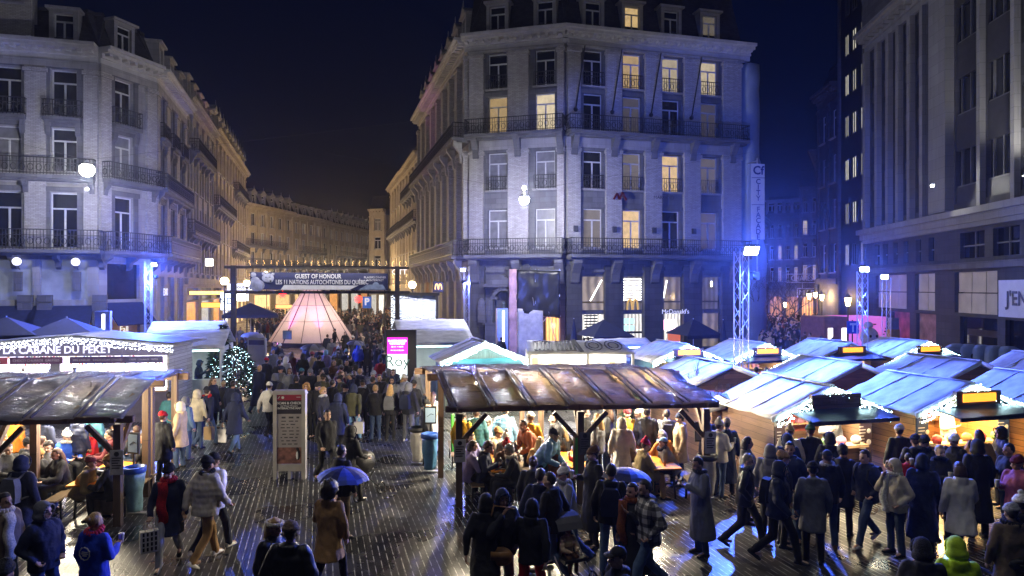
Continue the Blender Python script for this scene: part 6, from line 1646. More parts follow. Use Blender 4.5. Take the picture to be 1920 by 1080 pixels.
    me = m.mesh({'short': 'hair', 'crop': 'hair', 'curly': 'hair', 'afro': 'hair', 'long': 'hair', 'bob': 'hair', 'bun': 'hair', 'tail': 'hair', 'band': 'hair', 'pom': 'bobble_hat', 'furhood': 'hood', 'ring': 'fur_headband', 'scarftail': 'scarf', 'pack': 'backpack'}.get(kind, kind), [cloth('dark', 'hair')], True)
    if kind == 'pack': me.polygons.foreach_set('use_smooth', [False] * len(me.polygons))
    _PM[k] = me; return me
TOPN = {'jacket': 'jacket', 'puffer': 'puffer jacket', 'coat': 'coat', 'long': 'long coat', 'hoodie': 'hooded top'}
HEADN = {'short': 'short %s hair', 'crop': 'cropped %s hair', 'curly': 'curly %s hair', 'afro': 'big curly %s hair', 'long': 'long %s hair', 'bob': '%s bobbed hair', 'bun': '%s hair in a bun', 'tail': '%s ponytail', 'beanie': '%s beanie', 'pom': '%s bobble hat',
         'cap': '%s cap', 'hood': 'hood up', 'furhood': 'fur trimmed hood up', 'band': 'long %s hair'}
CN = {'dark': 'dark', 'ash': 'greying', 'hazel': 'brown', 'royal': 'bright blue', 'sky': 'light blue', 'lime': 'lime yellow', 'jeans': 'blue jean', 'denim': 'pale jean'}
PEOPLE = []
pr = random.Random(11)
def person(px, hy, face, pose, top, tc, lc, head, hc, place, label=None, h=1.0, x=(), tk='plain', leg='trousers', shoes='black', boots=False, skin=None, Y=None):
    """head top at picture point (px, hy) tells where the person stands; face: 0 to the camera, 90 to the right"""
    PEOPLE.append(dict(px=px, hy=hy, face=face, pose=pose, top=top, tc=tc, lc=lc, head=head, hc=hc, place=place, label=label, h=h, x=x, tk=tk, leg=leg, shoes=shoes, boots=boots, skin=skin, Y=Y))
def make_person(d):
    J = posed(d['pose']); top_z = (J['HM'] @ Vector((0, .0, 1.755))).z * d['h'] + (.03 if d['head'] in ('beanie', 'pom', 'hood', 'furhood') else 0)
    Y = d['Y'] or (CAMH - top_z) * F / (d['hy'] - 540); X = (d['px'] - 960) / F * Y
    o = thing('person', d['label'], 'person', (X, Y, 0), R(d['face']), d.get('group')); s = d['h']; o.scale = (s * d.get('w', 1), s * d.get('w', 1), s)
    d['o'] = o; d['J'] = J
    sk = SKINS[d['skin']] if d['skin'] is not None else pr.choice(SKINS[:3])
    part(o, body_mesh(d['pose']), 'body', mat=sk)
    part(o, top_mesh(d['pose'], d['top']), mat=cloth(d['tc'], d['tk'] if d['tk'] != 'plain' else ('puffer' if d['top'] == 'puffer' else 'plain')))
    part(o, leg_mesh(d['pose'], d['leg']), mat=cloth(d['lc']))
    part(o, shoe_mesh(d['pose'], d['boots']), mat=cloth(d['shoes'], 'leather'))
    def headpiece(kind, mat, M):
        c = part(o, head_mesh(kind), mat=mat); c.matrix_local = M; return c
    hk = d['head']
    if hk in ('beanie', 'pom', 'cap'):
        headpiece(d.get('hair', pr.choice(['crop', 'short', 'crop'])), cloth(pr.choice(['dark', 'hazel', 'dark']), 'hair'), J['HM'])
        headpiece(hk, cloth(d['hc'], 'fur' if hk != 'cap' else 'plain'), J['HM'])
    elif hk in ('hood', 'furhood'):
        headpiece('crop', cloth('dark', 'hair'), J['HM']); headpiece(hk, cloth(d['hc'], 'plain' if hk == 'hood' else 'fur'), J['HM'])
    else: headpiece(hk, cloth(d['hc'], 'hair'), J['HM'])
    for it in d['x']:
        k, c = it.split(':')
        if k in ('scarf', 'scarftail', 'pack'): headpiece(k, cloth(c, 'fur' if k != 'pack' else 'plain'), J['RT'])
        elif k in ('ring', 'beard'): headpiece(k, cloth(c, 'fur' if k == 'ring' else 'hair'), J['HM'])
        elif k == 'long': headpiece('long', cloth(c, 'hair'), J['HM'])
    return o

# ---------------------------------------------------------------- who stands where
P_ = person
# -- foreground, left
q = 'at the left bottom corner'
P_(9, 925, 75, 'stand', 'jacket', 'taupe', 'jeans', 'short', 'dark', q, 'person in taupe jacket with a long cream scarf at the left edge, facing right', x=('scarftail:cream',), h=1.0)
P_(82, 938, 70, 'pocket', 'jacket', 'navy', 'jeans', 'hood', 'grey', q, 'person in navy and blue jacket with grey hood up, watching the left pavilion', h=1.0, tk='plain')
P_(178, 962, 165, 'cup', 'jacket', 'royal', 'taupe', 'bun', 'blond', q, 'person in bright blue staff jacket with white emblem on the back, hair in bun', h=.96, x=('scarf:magenta',))
P_(8, 1050, 20, 'stand', 'jacket', 'black', 'black', 'beanie', 'charcoal', q, 'person in dark grey beanie at the very bottom left corner, only the head showing')
P_(317, 868, 15, 'carry', 'coat', 'navy', 'silver', 'beanie', 'black', q, 'person in navy parka with long red scarf and pale trousers carrying a paper bag', x=('scarftail:red',), h=1.0)
P_(385, 855, 160, 'walka', 'puffer', 'cream', 'tan', 'beanie', 'black', q, 'person in cream puffer jacket, tan trousers and black scarf walking away', x=('scarf:black',), h=1.06, shoes='white')
P_(398, 866, 165, 'walkb', 'puffer', 'white', 'navy', 'beanie', 'black', q, 'person in white puffer jacket and navy trousers, half hidden behind the cream jacket', h=1.03, Y=12.55, shoes='white')
P_(515, 972, 60, 'stand', 'puffer', 'black', 'black', 'band', 'blond', q, 'blonde person with pale fur headband leaning to the man in black at the bottom', x=('ring:cream',), h=.97)
P_(545, 975, 175, 'pocket', 'puffer', 'black', 'black', 'beanie', 'taupe', q, 'person in black puffer jacket and taupe beanie seen from behind at the bottom', h=1.05)
P_(617, 906, 165, 'umb', 'coat', 'tan', 'black', 'afro', 'dark', q, 'person in tan hooded parka with big dark curly hair under the blue umbrella', h=1.0, boots=True)
P_(640, 912, 150, 'stand', 'jacket', 'black', 'taupe', 'short', 'dark', q, 'person in black jacket and taupe trousers sharing the blue umbrella', h=1.02, Y=13.3)
P_(612, 768, 40, 'walka', 'jacket', 'black', 'black', 'short', 'dark', q, 'man in black jacket with bare head walking beside the map board', h=1.05)
P_(651, 798, 150, 'push', 'coat', 'black', 'black', 'hood', 'black', q, 'person in black hooded coat pushing a covered pram by the map board', h=1.0)
# -- foreground, middle
P_(910, 925, 175, 'walka', 'coat', 'black', 'denim', 'hood', 'black', q, 'person in black hooded coat and pale jeans with a tan shoulder bag, bottom middle')
P_(941, 914, 20, 'chin', 'jacket', 'charcoal', 'grey', 'hood', 'navy', q, 'person with navy hood holding a hand to the mouth, bottom middle', h=1.02) if 'chin' in POSES else P_(941, 914, 20, 'cup', 'jacket', 'charcoal', 'grey', 'hood', 'navy', q, 'person with navy hood lifting a cup to the mouth, bottom middle', h=1.02)
P_(996, 935, 165, 'walkb', 'hoodie', 'black', 'red', 'hood', 'black', q, 'person in black hooded top and bright red trousers walking away', h=.97)
P_(1012, 880, 160, 'walka', 'jacket', 'navy', 'denim', 'short', 'dark', q, 'bare headed man in navy jacket behind the red trousers, walking right', h=1.03)
P_(1036, 887, -120, 'walkb', 'jacket', 'black', 'jeans', 'short', 'dark', q, 'bare headed man in black jacket looking left beside the pushchair', h=1.02)
P_(1000, 856, 170, 'stand', 'coat', 'charcoal', 'black', 'bun', 'hazel', q, 'person in dark coat with brown hair tied up in front of the middle pavilion', h=.97)
P_(1066, 872, -70, 'push', 'jacket', 'silver', 'jeans', 'pom', 'white', q, 'person in pale jacket, striped scarf and speckled white beanie pushing the pushchair', x=('scarf:silver',), h=.98)
P_(1112, 836, -70, 'cup', 'long', 'black', 'black', 'beanie', 'brown', q, 'person in black long coat and brown beanie raising a cup by the middle post', h=1.04)
P_(1146, 870, 170, 'stand', 'jacket', 'black', 'denim', 'short', 'dark', q, 'man in black jacket with navy backpack and pale jeans seen from behind', x=('pack:navy',), h=1.05)
P_(1187, 906, -50, 'umb', 'long', 'charcoal', 'black', 'bob', 'dark', q, 'person with long rust orange scarf under the dark blue umbrella', x=('scarftail:rust',), h=.98)
P_(1216, 900, -70, 'walkp', 'jacket', 'white', 'denim', 'short', 'dark', q, 'bearded man in black and white plaid jacket and pale jeans', x=('beard:dark',), tk='plaid', h=1.05)
P_(1158, 1025, -70, 'stand', 'jacket', 'black', 'black', 'cap', 'black', q, 'man in black cap looking left at the bottom edge, only head and shoulders showing', h=1.02)
P_(1314, 858, -75, 'phone', 'long', 'grey', 'jeans', 'short', 'dark', q, 'man in long grey coat and scarf holding up a phone, facing left', x=('scarf:charcoal',), h=1.0)
# -- queue at the chalets
q = 'in the queue at the chalets'
P_(1402, 820, 80, 'pocket', 'coat', 'grey', 'black', 'bob', 'dark', q)
P_(1396, 851, 70, 'walkp', 'jacket', 'charcoal', 'black', 'crop', 'ash', q, x=('scarf:grey',), tk='leather')
P_(1444, 831, 150, 'stand', 'hoodie', 'grey', 'black', 'hood', 'grey', q)
P_(1458, 862, 55, 'walka', 'puffer', 'navy', 'black', 'hood', 'navy', q, x=('pack:black',), h=1.02)
P_(1469, 844, 80, 'stand', 'jacket', 'charcoal', 'black', 'beanie', 'tan', q)
P_(1481, 829, -40, 'pocket', 'jacket', 'navy', 'jeans', 'short', 'dark', q, h=1.06)
P_(1476, 811, 175, 'stand', 'jacket', 'navy', 'black', 'hood', 'navy', q)
P_(1481, 797, 150, 'stand', 'jacket', 'cream', 'jeans', 'pom', 'beige', q)
P_(1519, 795, 180, 'stand', 'coat', 'black', 'black', 'pom', 'green', q, 'person in black coat and green and orange bobble hat at the pretzel counter', h=1.02)
P_(1556, 808, 170, 'stand', 'jacket', 'black', 'black', 'hood', 'black', q)
P_(1551, 844, 178, 'stand', 'jacket', 'black', 'jeans', 'cap', 'navy', q, 'person in black jacket with pale grey hood collar, navy cap and jeans from behind', x=('scarf:silver',), h=1.03, shoes='brown')
P_(1524, 864, 165, 'stand', 'coat', 'grey', 'black', 'beanie', 'black', q)
P_(1580, 834, 150, 'stand', 'coat', 'black', 'black', 'curly', 'dark', q)
P_(1626, 844, -65, 'walkp', 'jacket', 'navy', 'jeans', 'short', 'dark', q, 'young man in navy jacket, jeans and backpack looking left towards the first chalet', x=('pack:black',), shoes='white', h=1.02)
P_(1362, 783, 175, 'stand', 'long', 'navy', 'black', 'beanie', 'beige', q)
P_(1349, 786, 120, 'cup', 'jacket', 'cream', 'jeans', 'pom', 'cream', q)
P_(1326, 776, 10, 'cup', 'jacket', 'navy', 'black', 'short', 'dark', 'behind the bin right of the pavilion')
q = 'before the amber chalet'
P_(1679, 858, -75, 'chin' if 'chin' in POSES else 'cup', 'jacket', 'cream', 'jeans', 'hood', 'cream', q, x=('scarftail:white',), h=.98)
P_(1686, 795, 178, 'stand', 'coat', 'black', 'black', 'beanie', 'white', q, h=1.0)
P_(1703, 850, 160, 'stand', 'jacket', 'red', 'black', 'short', 'dark', q, h=.8)
P_(1733, 816, -50, 'cup', 'jacket', 'navy', 'jeans', 'beanie', 'charcoal', q, x=('scarf:navy',))
P_(1730, 849, 140, 'stand', 'long', 'navy', 'black', 'hood', 'navy', q, h=1.03)
P_(1762, 835, 10, 'cup', 'jacket', 'charcoal', 'black', 'crop', 'ash', q, x=('scarf:navy',), h=1.02)
P_(1789, 813, -60, 'stand', 'jacket', 'black', 'black', 'beanie', 'white', q)
P_(1801, 868, 172, 'carry', 'coat', 'white', 'taupe', 'bob', 'hazel', q, 'person in white knee length coat and tall black boots walking away', leg='leggings', boots=True, h=1.02)
P_(1836, 806, 150, 'stand', 'jacket', 'tan', 'black', 'bob', 'hazel', q)
P_(1832, 822, 175, 'stand', 'long', 'black', 'black', 'hood', 'black', q, h=1.06)
P_(1876, 798, -100, 'stand', 'jacket', 'navy', 'black', 'hood', 'black', q)
P_(1892, 832, -80, 'cup', 'jacket', 'black', 'jeans', 'short', 'dark', q)
P_(1907, 853, -70, 'cup', 'jacket', 'pink', 'black', 'beanie', 'maroon', q)
P_(1716, 813, 165, 'stand', 'jacket', 'black', 'black', 'beanie', 'navy', q)
P_(1913, 925, 170, 'stand', 'jacket', 'black', 'black', 'pom', 'white', 'at the right bottom corner')
P_(1896, 941, 172, 'stand', 'coat', 'taupe', 'black', 'beanie', 'silver', 'at the right bottom corner', 'person in taupe coat and pale grey beanie with black belt bag, bottom right corner', x=('scarf:black',))
P_(1731, 1010, 160, 'phone', 'coat', 'charcoal', 'black', 'furhood', 'charcoal', 'at the right bottom corner')
P_(1796, 1008, 165, 'phone', 'jacket', 'lime', 'black', 'hood', 'lime', 'at the right bottom corner', 'person in bright lime yellow rain jacket with hood up, bottom right')
# vendors
P_(1557, 786, 0, 'cup', 'hoodie', 'grey', 'black', 'cap', 'white', 'behind the counter', 'vendor in grey top and white cap behind the pretzel counter', Y=17.6)
P_(1776, 781, 30, 'cup', 'hoodie', 'white', 'black', 'short', 'dark', 'behind the counter', 'vendor in white top inside the amber chalet', Y=18.2)
# -- middle pavilion
q = 'in the middle pavilion'
P_(905, 829, 80, 'sitp', 'jacket', 'navy', 'black', 'curly', 'hazel', q, 'man in navy jacket reading a phone on the bench at the front left table')
P_(966, 834, -80, 'sit', 'jacket', 'black', 'charcoal', 'curly', 'ash', q, 'fair haired man in black jacket and pale scarf seated across from the phone reader', x=('scarf:cream',), shoes='tan')
P_(877, 811, 40, 'sit', 'jacket', 'lilac', 'black', 'long', 'hazel', q); P_(876, 827, 100, 'sit', 'jacket', 'lilac', 'black', 'bob', 'dark', q)
P_(952, 822, -10, 'sit', 'coat', 'brown', 'black', 'pom', 'red', q); P_(950, 806, 0, 'sit', 'jacket', 'grey', 'black', 'pom', 'white', q)
P_(1011, 822, 172, 'sit', 'coat', 'tan', 'black', 'long', 'blond', q); P_(1033, 822, 100, 'sit', 'coat', 'rust', 'black', 'pom', 'black', q, 'person in rust brown coat and black bobble hat beside the green hanging panel', x=('long:hazel',))
P_(1015, 800, 60, 'lean', 'puffer', 'sky', 'black', 'beanie', 'charcoal', q); P_(1003, 785, -60, 'lean', 'jacket', 'rust', 'black', 'short', 'dark', q)
P_(995, 772, 170, 'stand', 'jacket', 'yellow', 'black', 'beanie', 'cream', q); P_(943, 786, 50, 'sitl', 'jacket', 'taupe', 'black', 'short', 'hazel', q)
P_(913, 778, 10, 'sit', 'coat', 'white', 'jeans', 'hood', 'white', q); P_(947, 760, 170, 'stand', 'puffer', 'sky', 'jeans', 'beanie', 'grey', q)
P_(972, 795, 95, 'sitl', 'puffer', 'white', 'black', 'long', 'ash', q); P_(925, 800, 70, 'sit', 'jacket', 'beige', 'black', 'beanie', 'tan', q)
P_(1062, 800, -100, 'sit', 'jacket', 'black', 'black', 'long', 'blond', q); P_(1060, 775, -70, 'lean', 'jacket', 'charcoal', 'black', 'short', 'dark', q)
P_(1120, 776, -120, 'stand', 'puffer', 'grey', 'black', 'long', 'blond', q); P_(1139, 762, -100, 'cup', 'jacket', 'charcoal', 'jeans', 'long', 'hazel', q)
P_(1166, 781, 175, 'stand', 'coat', 'white', 'black', 'furhood', 'white', q); P_(1176, 764, 0, 'cup', 'jacket', 'yellow', 'black', 'beanie', 'maroon', q)
P_(1198, 765, -90, 'stand', 'coat', 'navy', 'black', 'beanie', 'white', q, x=('long:blond',)); P_(1213, 763, 150, 'stand', 'coat', 'black', 'black', 'short', 'dark', q, h=1.05)
P_(1168, 816, 140, 'sit', 'coat', 'taupe', 'black', 'long', 'hazel', q); P_(1200, 823, 100, 'sit', 'coat', 'khaki', 'tan', 'pom', 'magenta', q)
P_(1225, 797, 0, 'sit', 'jacket', 'black', 'black', 'pom', 'white', q, x=('scarf:black',)); P_(1248, 809, -150, 'sit', 'puffer', 'orange', 'black', 'bob', 'ash', q)
P_(1263, 820, -90, 'sitl', 'jacket', 'grey', 'black', 'cap', 'sky', q, x=('scarf:navy',)); P_(1161, 802, 110, 'sit', 'jacket', 'brown', 'black', 'short', 'hazel', q)
P_(1250, 768, 175, 'stand', 'jacket', 'grey', 'black', 'short', 'dark', q, x=('pack:black',)); P_(1098, 765, 90, 'stand', 'jacket', 'black', 'jeans', 'short', 'dark', q); P_(1275, 772, -90, 'stand', 'coat', 'beige', 'black', 'beanie', 'navy', q)
P_(868, 770, 160, 'stand', 'jacket', 'yellow', 'black', 'short', 'dark', q); P_(893, 766, 175, 'stand', 'puffer', 'teal', 'jeans', 'short', 'hazel', q)
P_(800, 748, 90, 'stand', 'coat', 'charcoal', 'black', 'pom', 'black', 'left of the middle pavilion'); P_(812, 735, 150, 'stand', 'coat', 'white', 'silver', 'long', 'hazel', 'left of the middle pavilion')
# -- left pavilion
q = 'in the left pavilion'
P_(150, 795, 30, 'sit', 'puffer', 'cream', 'black', 'pom', 'white', q); P_(120, 806, 60, 'sit', 'jacket', 'blue', 'black', 'pom', 'white', q, x=('scarf:white',)); P_(172, 800, -20, 'sit', 'jacket', 'red', 'black', 'bob', 'ash', q)
P_(197, 799, 80, 'sitl', 'jacket', 'denim', 'black', 'short', 'hazel', q); P_(236, 784, -80, 'sit', 'jacket', 'yellow', 'black', 'beanie', 'silver', q); P_(217, 806, -70, 'sit', 'coat', 'maroon', 'black', 'short', 'dark', q)
P_(176, 768, 175, 'stand', 'jacket', 'teal', 'black', 'short', 'dark', q); P_(28, 775, 170, 'stand', 'jacket', 'orange', 'black', 'short', 'dark', q); P_(148, 772, 160, 'stand', 'puffer', 'navy', 'black', 'beanie', 'black', q); P_(86, 775, 160, 'stand', 'coat', 'navy', 'black', 'hood', 'navy', q)
P_(69, 821, 170, 'sit', 'coat', 'brown', 'black', 'short', 'hazel', q); P_(62, 839, 80, 'sit', 'jacket', 'black', 'jeans', 'pom', 'tan', q); P_(118, 839, -30, 'sit', 'jacket', 'black', 'black', 'long', 'hazel', q)
P_(150, 853, 85, 'sitl', 'jacket', 'khaki', 'taupe', 'beanie', 'maroon', q, 'person in tan jacket and dark red beanie leaning over the orange table by the bins')
P_(41, 852, 170, 'stand', 'coat', 'navy', 'jeans', 'hood', 'navy', q, 'person in navy hooded coat with a small grey backpack at the left pavilion', x=('pack:grey',), h=1.02); P_(10, 831, 60, 'sit', 'jacket', 'charcoal', 'black', 'short', 'dark', q)
P_(216, 851, -90, 'sit', 'jacket', 'black', 'black', 'beanie', 'tan', q); P_(40, 822, 120, 'sit', 'jacket', 'black', 'black', 'beanie', 'black', q); P_(20, 806, 20, 'sit', 'coat', 'grey', 'black', 'long', 'dark', q)
P_(96, 826, 10, 'sit', 'jacket', 'grey', 'black', 'curly', 'dark', q); P_(262, 800, -120, 'sit', 'jacket', 'charcoal', 'jeans', 'short', 'hazel', q); P_(275, 812, -70, 'sitc', 'coat', 'black', 'jeans', 'bob', 'hazel', q)
q = 'at the right end of the left pavilion'
P_(318, 735, 175, 'stand', 'jacket', 'teal', 'jeans', 'short', 'dark', q); P_(349, 742, 150, 'stand', 'jacket', 'denim', 'jeans', 'hood', 'grey', q); P_(306, 770, 160, 'stand', 'coat', 'black', 'black', 'beanie', 'red', q); P_(338, 752, -90, 'cup', 'coat', 'beige', 'jeans', 'hood', 'cream', q)
# -- at the bar
for i, (px, tc, hd, hc) in enumerate(((10, 'black', 'short', 'dark'), (24, 'navy', 'bob', 'dark'), (34, 'charcoal', 'short', 'hazel'), (46, 'white', 'pom', 'white'), (57, 'grey', 'curly', 'dark'), (98, 'navy', 'hood', 'navy'), (108, 'black', 'beanie', 'navy'), (168, 'charcoal', 'short', 'dark'), (142, 'grey', 'beanie', 'grey'), (228, 'navy', 'hood', 'grey'))):
    P_(px, 684 + (i * 7) % 6, 178 if i != 7 else 60, 'stand', 'coat', tc, 'black', hd, hc, 'at the glowing drinks bar')
# -- crowd in the middle of the square
q = 'in the crowd by the lit fir'
P_(386, 725, 165, 'walkb', 'jacket', 'navy', 'jeans', 'beanie', 'black', q, 'person in navy jacket with red shoulders and jeans carrying a brown paper bag', x=('scarf:red',), h=1.04); P_(370, 729, 170, 'stand', 'jacket', 'cream', 'jeans', 'hood', 'cream', q)
P_(400, 708, 80, 'stand', 'coat', 'navy', 'black', 'long', 'hazel', q); P_(419, 714, 20, 'stand', 'coat', 'charcoal', 'black', 'beanie', 'beige', q, h=.82); P_(437, 714, 172, 'stand', 'jacket', 'navy', 'denim', 'short', 'dark', q)
P_(440, 736, 168, 'walka', 'coat', 'navy', 'denim', 'hood', 'navy', q); P_(485, 685, 165, 'walkb', 'long', 'navy', 'jeans', 'short', 'blond', q, h=1.06); P_(500, 670, 170, 'stand', 'jacket', 'black', 'black', 'beanie', 'red', q); P_(504, 716, 172, 'walka', 'jacket', 'white', 'black', 'beanie', 'white', q)
P_(372, 674, 100, 'phone', 'long', 'navy', 'black', 'hood', 'navy', q)
q = 'in the crowd before the teepee'
for t_ in (('524', 675, 175, 'stand', 'coat', 'charcoal', 'black', 'short', 'dark'), (516, 699, 160, 'stand', 'jacket', 'navy', 'black', 'hood', 'grey'), (526, 716, 175, 'pocket', 'coat', 'black', 'black', 'hood', 'black'), (556, 705, 178, 'stand', 'coat', 'black', 'black', 'curly', 'dark'), (568, 662, 178, 'stand', 'coat', 'black', 'black', 'hood', 'black'),
           (586, 659, 160, 'stand', 'coat', 'beige', 'black', 'beanie', 'pink'), (599, 666, 170, 'stand', 'jacket', 'black', 'black', 'short', 'dark'), (611, 655, 175, 'stand', 'coat', 'lilac', 'pink', 'hood', 'sky'), (622, 635, 30, 'stand', 'long', 'grey', 'black', 'long', 'dark'), (627, 616, -90, 'pocket', 'jacket', 'black', 'black', 'short', 'dark'),
           (614, 627, 180, 'stand', 'jacket', 'navy', 'black', 'short', 'hazel'), (647, 622, 0, 'cup', 'coat', 'black', 'black', 'long', 'dark'), (672, 644, 170, 'stand', 'puffer', 'royal', 'navy', 'hood', 'blue'), (689, 645, 175, 'stand', 'coat', 'black', 'black', 'short', 'dark'), (649, 655, -160, 'stand', 'jacket', 'navy', 'black', 'pom', 'sky'),
           (656, 666, 150, 'stand', 'jacket', 'black', 'black', 'short', 'dark'), (650, 675, 20, 'stand', 'coat', 'black', 'black', 'long', 'dark'), (626, 675, 60, 'cup', 'coat', 'brown', 'black', 'long', 'hazel'), (637, 694, -30, 'stand', 'coat', 'maroon', 'black', 'long', 'ginger'), (657, 699, -80, 'stand', 'jacket', 'navy', 'jeans', 'cap', 'grey'),
           (675, 691, 160, 'stand', 'jacket', 'navy', 'black', 'crop', 'blond'), (602, 692, 100, 'stand', 'coat', 'beige', 'black', 'short', 'dark'), (582, 691, 20, 'stand', 'jacket', 'charcoal', 'black', 'beanie', 'grey'), (575, 716, 0, 'stand', 'jacket', 'black', 'black', 'furhood', 'tan'), (596, 716, -20, 'stand', 'jacket', 'charcoal', 'black', 'beanie', 'charcoal'),
           (624, 712, 150, 'stand', 'jacket', 'black', 'black', 'short', 'dark'), (634, 736, 170, 'stand', 'coat', 'navy', 'black', 'hood', 'navy'), (647, 719, 80, 'stand', 'jacket', 'black', 'black', 'beanie', 'black'), (543, 690, 10, 'stand', 'jacket', 'silver', 'black', 'bob', 'hazel'), (536, 668, 165, 'stand', 'jacket', 'white', 'black', 'hood', 'white'),
           (548, 660, 150, 'stand', 'coat', 'maroon', 'black', 'long', 'hazel'), (512, 655, 40, 'stand', 'jacket', 'grey', 'black', 'short', 'dark'), (566, 690, 170, 'stand', 'puffer', 'charcoal', 'jeans', 'beanie', 'teal'), (606, 700, 175, 'stand', 'jacket', 'olive', 'black', 'beanie', 'black')):
    P_(int(t_[0]), *t_[1:], q)
P_(606, 727, 70, 'stand', 'jacket', 'charcoal', 'black', 'curly', 'blond', q, x=('scarf:white',))
q = 'in the crowd by the advertising screen'
P_(662, 720, 172, 'walkb', 'jacket', 'olive', 'sky', 'hood', 'navy', q, h=1.03)
P_(704, 722, 175, 'stand', 'jacket', 'black', 'jeans', 'short', 'blond', q); P_(732, 721, 178, 'stand', 'jacket', 'black', 'black', 'long', 'blond', q, x=('pack:grey',)); P_(766, 716, 160, 'stand', 'jacket', 'charcoal', 'grey', 'hood', 'grey', q, x=('pack:navy',), h=1.04, shoes='white'); P_(759, 701, 60, 'stand', 'jacket', 'silver', 'black', 'beanie', 'white', q, x=('long:blond',))
P_(729, 690, 90, 'stand', 'coat', 'grey', 'black', 'hood', 'grey', q); P_(714, 671, 170, 'stand', 'jacket', 'red', 'black', 'cap', 'black', q, 'person in red jacket and dark cap left of the advertising screen'); P_(749, 671, 175, 'up', 'jacket', 'red', 'grey', 'crop', 'dark', q, 'person in red jacket reaching up to touch the advertising screen')
P_(782, 692, 150, 'stand', 'jacket', 'silver', 'black', 'hood', 'white', q); P_(700, 695, -20, 'stand', 'jacket', 'silver', 'black', 'beanie', 'silver', q); P_(680, 712, 170, 'stand', 'jacket', 'black', 'black', 'cap', 'black', q, x=('scarf:silver',)); P_(699, 706, 160, 'stand', 'jacket', 'charcoal', 'black', 'short', 'dark', q)
P_(707, 646, 175, 'stand', 'coat', 'black', 'black', 'short', 'dark', q); P_(662, 629, 150, 'stand', 'jacket', 'charcoal', 'black', 'beanie', 'white', q); P_(718, 655, 160, 'stand', 'jacket', 'navy', 'black', 'short', 'dark', q); P_(744, 700, 165, 'stand', 'jacket', 'navy', 'black', 'hood', 'navy', q); P_(776, 712, 165, 'stand', 'coat', 'charcoal', 'jeans', 'beanie', 'charcoal', q)
# rows further up the boulevard and by the cafes
HAIRK = [('short', 'dark'), ('long', 'hazel'), ('hood', 'black'), ('beanie', 'black'), ('beanie', 'grey'), ('bob', 'dark'), ('short', 'hazel'), ('pom', 'white'), ('beanie', 'navy'), ('hood', 'navy')]
gq = random.Random(5)
def fill(n, x0, x1, y0, y1, place):
    for k in range(n):
        hd, hc = gq.choice(HAIRK)
        P_(gq.uniform(x0, x1), gq.uniform(y0, y1), gq.choice([0, 20, -30, 90, -90, 150, 180, 175, 165]), gq.choice(['stand', 'walka', 'walkb', 'pocket', 'cup', 'stand']), gq.choice(['jacket', 'coat', 'puffer', 'coat']),
           gq.choice(['black', 'navy', 'charcoal', 'black', 'grey', 'brown', 'navy', 'black', 'maroon', 'olive', 'beige']), gq.choice(['black', 'black', 'jeans', 'charcoal']), hd, hc, place, h=gq.uniform(.94, 1.06))
P_(665, 590, 175, 'walka', 'jacket', 'white', 'silver', 'hood', 'white', 'far up the boulevard', 'person all in white walking up the boulevard right of the teepee'); P_(699, 597, 170, 'stand', 'puffer', 'white', 'black', 'pom', 'white', 'right of the teepee')
fill(30, 662, 745, 598, 640, 'right of the teepee')
fill(11, 520, 765, 674, 708, 'in the crowd by the advertising screen')
fill(8, 445, 492, 610, 640, 'left of the teepee')
fill(9, 505, 700, 640, 668, 'in the crowd before the teepee')
fill(7, 345, 425, 604, 616, 'by the lit cafes on the left')
# guests of the rear stalls
for px, hy, tc, hd, hc in ((1018, 683, 'navy', 'short', 'dark'), (1030, 688, 'grey', 'short', 'ash'), (1056, 684, 'black', 'bob', 'dark'), (1115, 680, 'charcoal', 'short', 'ash'), (1150, 690, 'navy', 'hood', 'navy'), (1093, 684, 'maroon', 'long', 'hazel')): P_(px, hy, 178, 'stand', 'jacket', tc, 'black', hd, hc, 'at the printed roof tent')
for px, hy, tc, hd, hc in ((1418, 688, 'black', 'short', 'dark'), (1437, 689, 'navy', 'short', 'ash'), (1604, 678, 'charcoal', 'short', 'dark')): P_(px, hy, 178, 'stand', 'jacket', tc, 'black', hd, hc, 'at the rear row of chalets')
for px, hy, tc in ((1095, 633, 'lilac'), (1103, 632, 'black'), (940, 632, 'black')): P_(px, hy, 170, 'stand', 'jacket', tc, 'black', 'short', 'dark', 'under the dark parasols')

# ---- labels that single each person out
def cname(c): return CN.get(c, c)
groups = {}
for d in PEOPLE:
    if d['label'] is None:
        hn = HEADN[d['head']]; hn = hn % cname(d['hc']) if '%' in hn else hn
        tp = TOPN[d['top']]
        d['label'] = 'person in %s %s with %s, %s' % (cname(d['tc']), tp, hn, d['place'])
    groups.setdefault(d['label'], []).append(d)
ORD = ['leftmost', 'second from left', 'third from left', 'fourth from left', 'fifth from left']
LCN = {'black': 'black trousers'}
for lab, ds in list(groups.items()):
    if len(ds) == 1: continue
    ds.sort(key=lambda d: d['px']); n = len(ds)
    for i, d in enumerate(ds):
        o_ = ('left' if i == 0 else 'right') if n == 2 else ('rightmost' if i == n - 1 else ORD[i])
        d['label'] = ('%s one of two: ' % o_ if n == 2 else '%s of %s: ' % (o_, ['', '', '', 'three', 'four', 'five', 'six', 'seven'][n])) + lab
    # keep within sixteen words
for d in PEOPLE:
    w_ = d['label'].split()
    if len(w_) > 16: d['label'] = d['label'].replace(' with ', ', ').replace('in the crowd ', '').replace(' in the middle pavilion', ' middle pavilion')
    d['group'] = 'people at the market'
for d in PEOPLE: make_person(d)
by_label = {d['label']: d for d in PEOPLE}
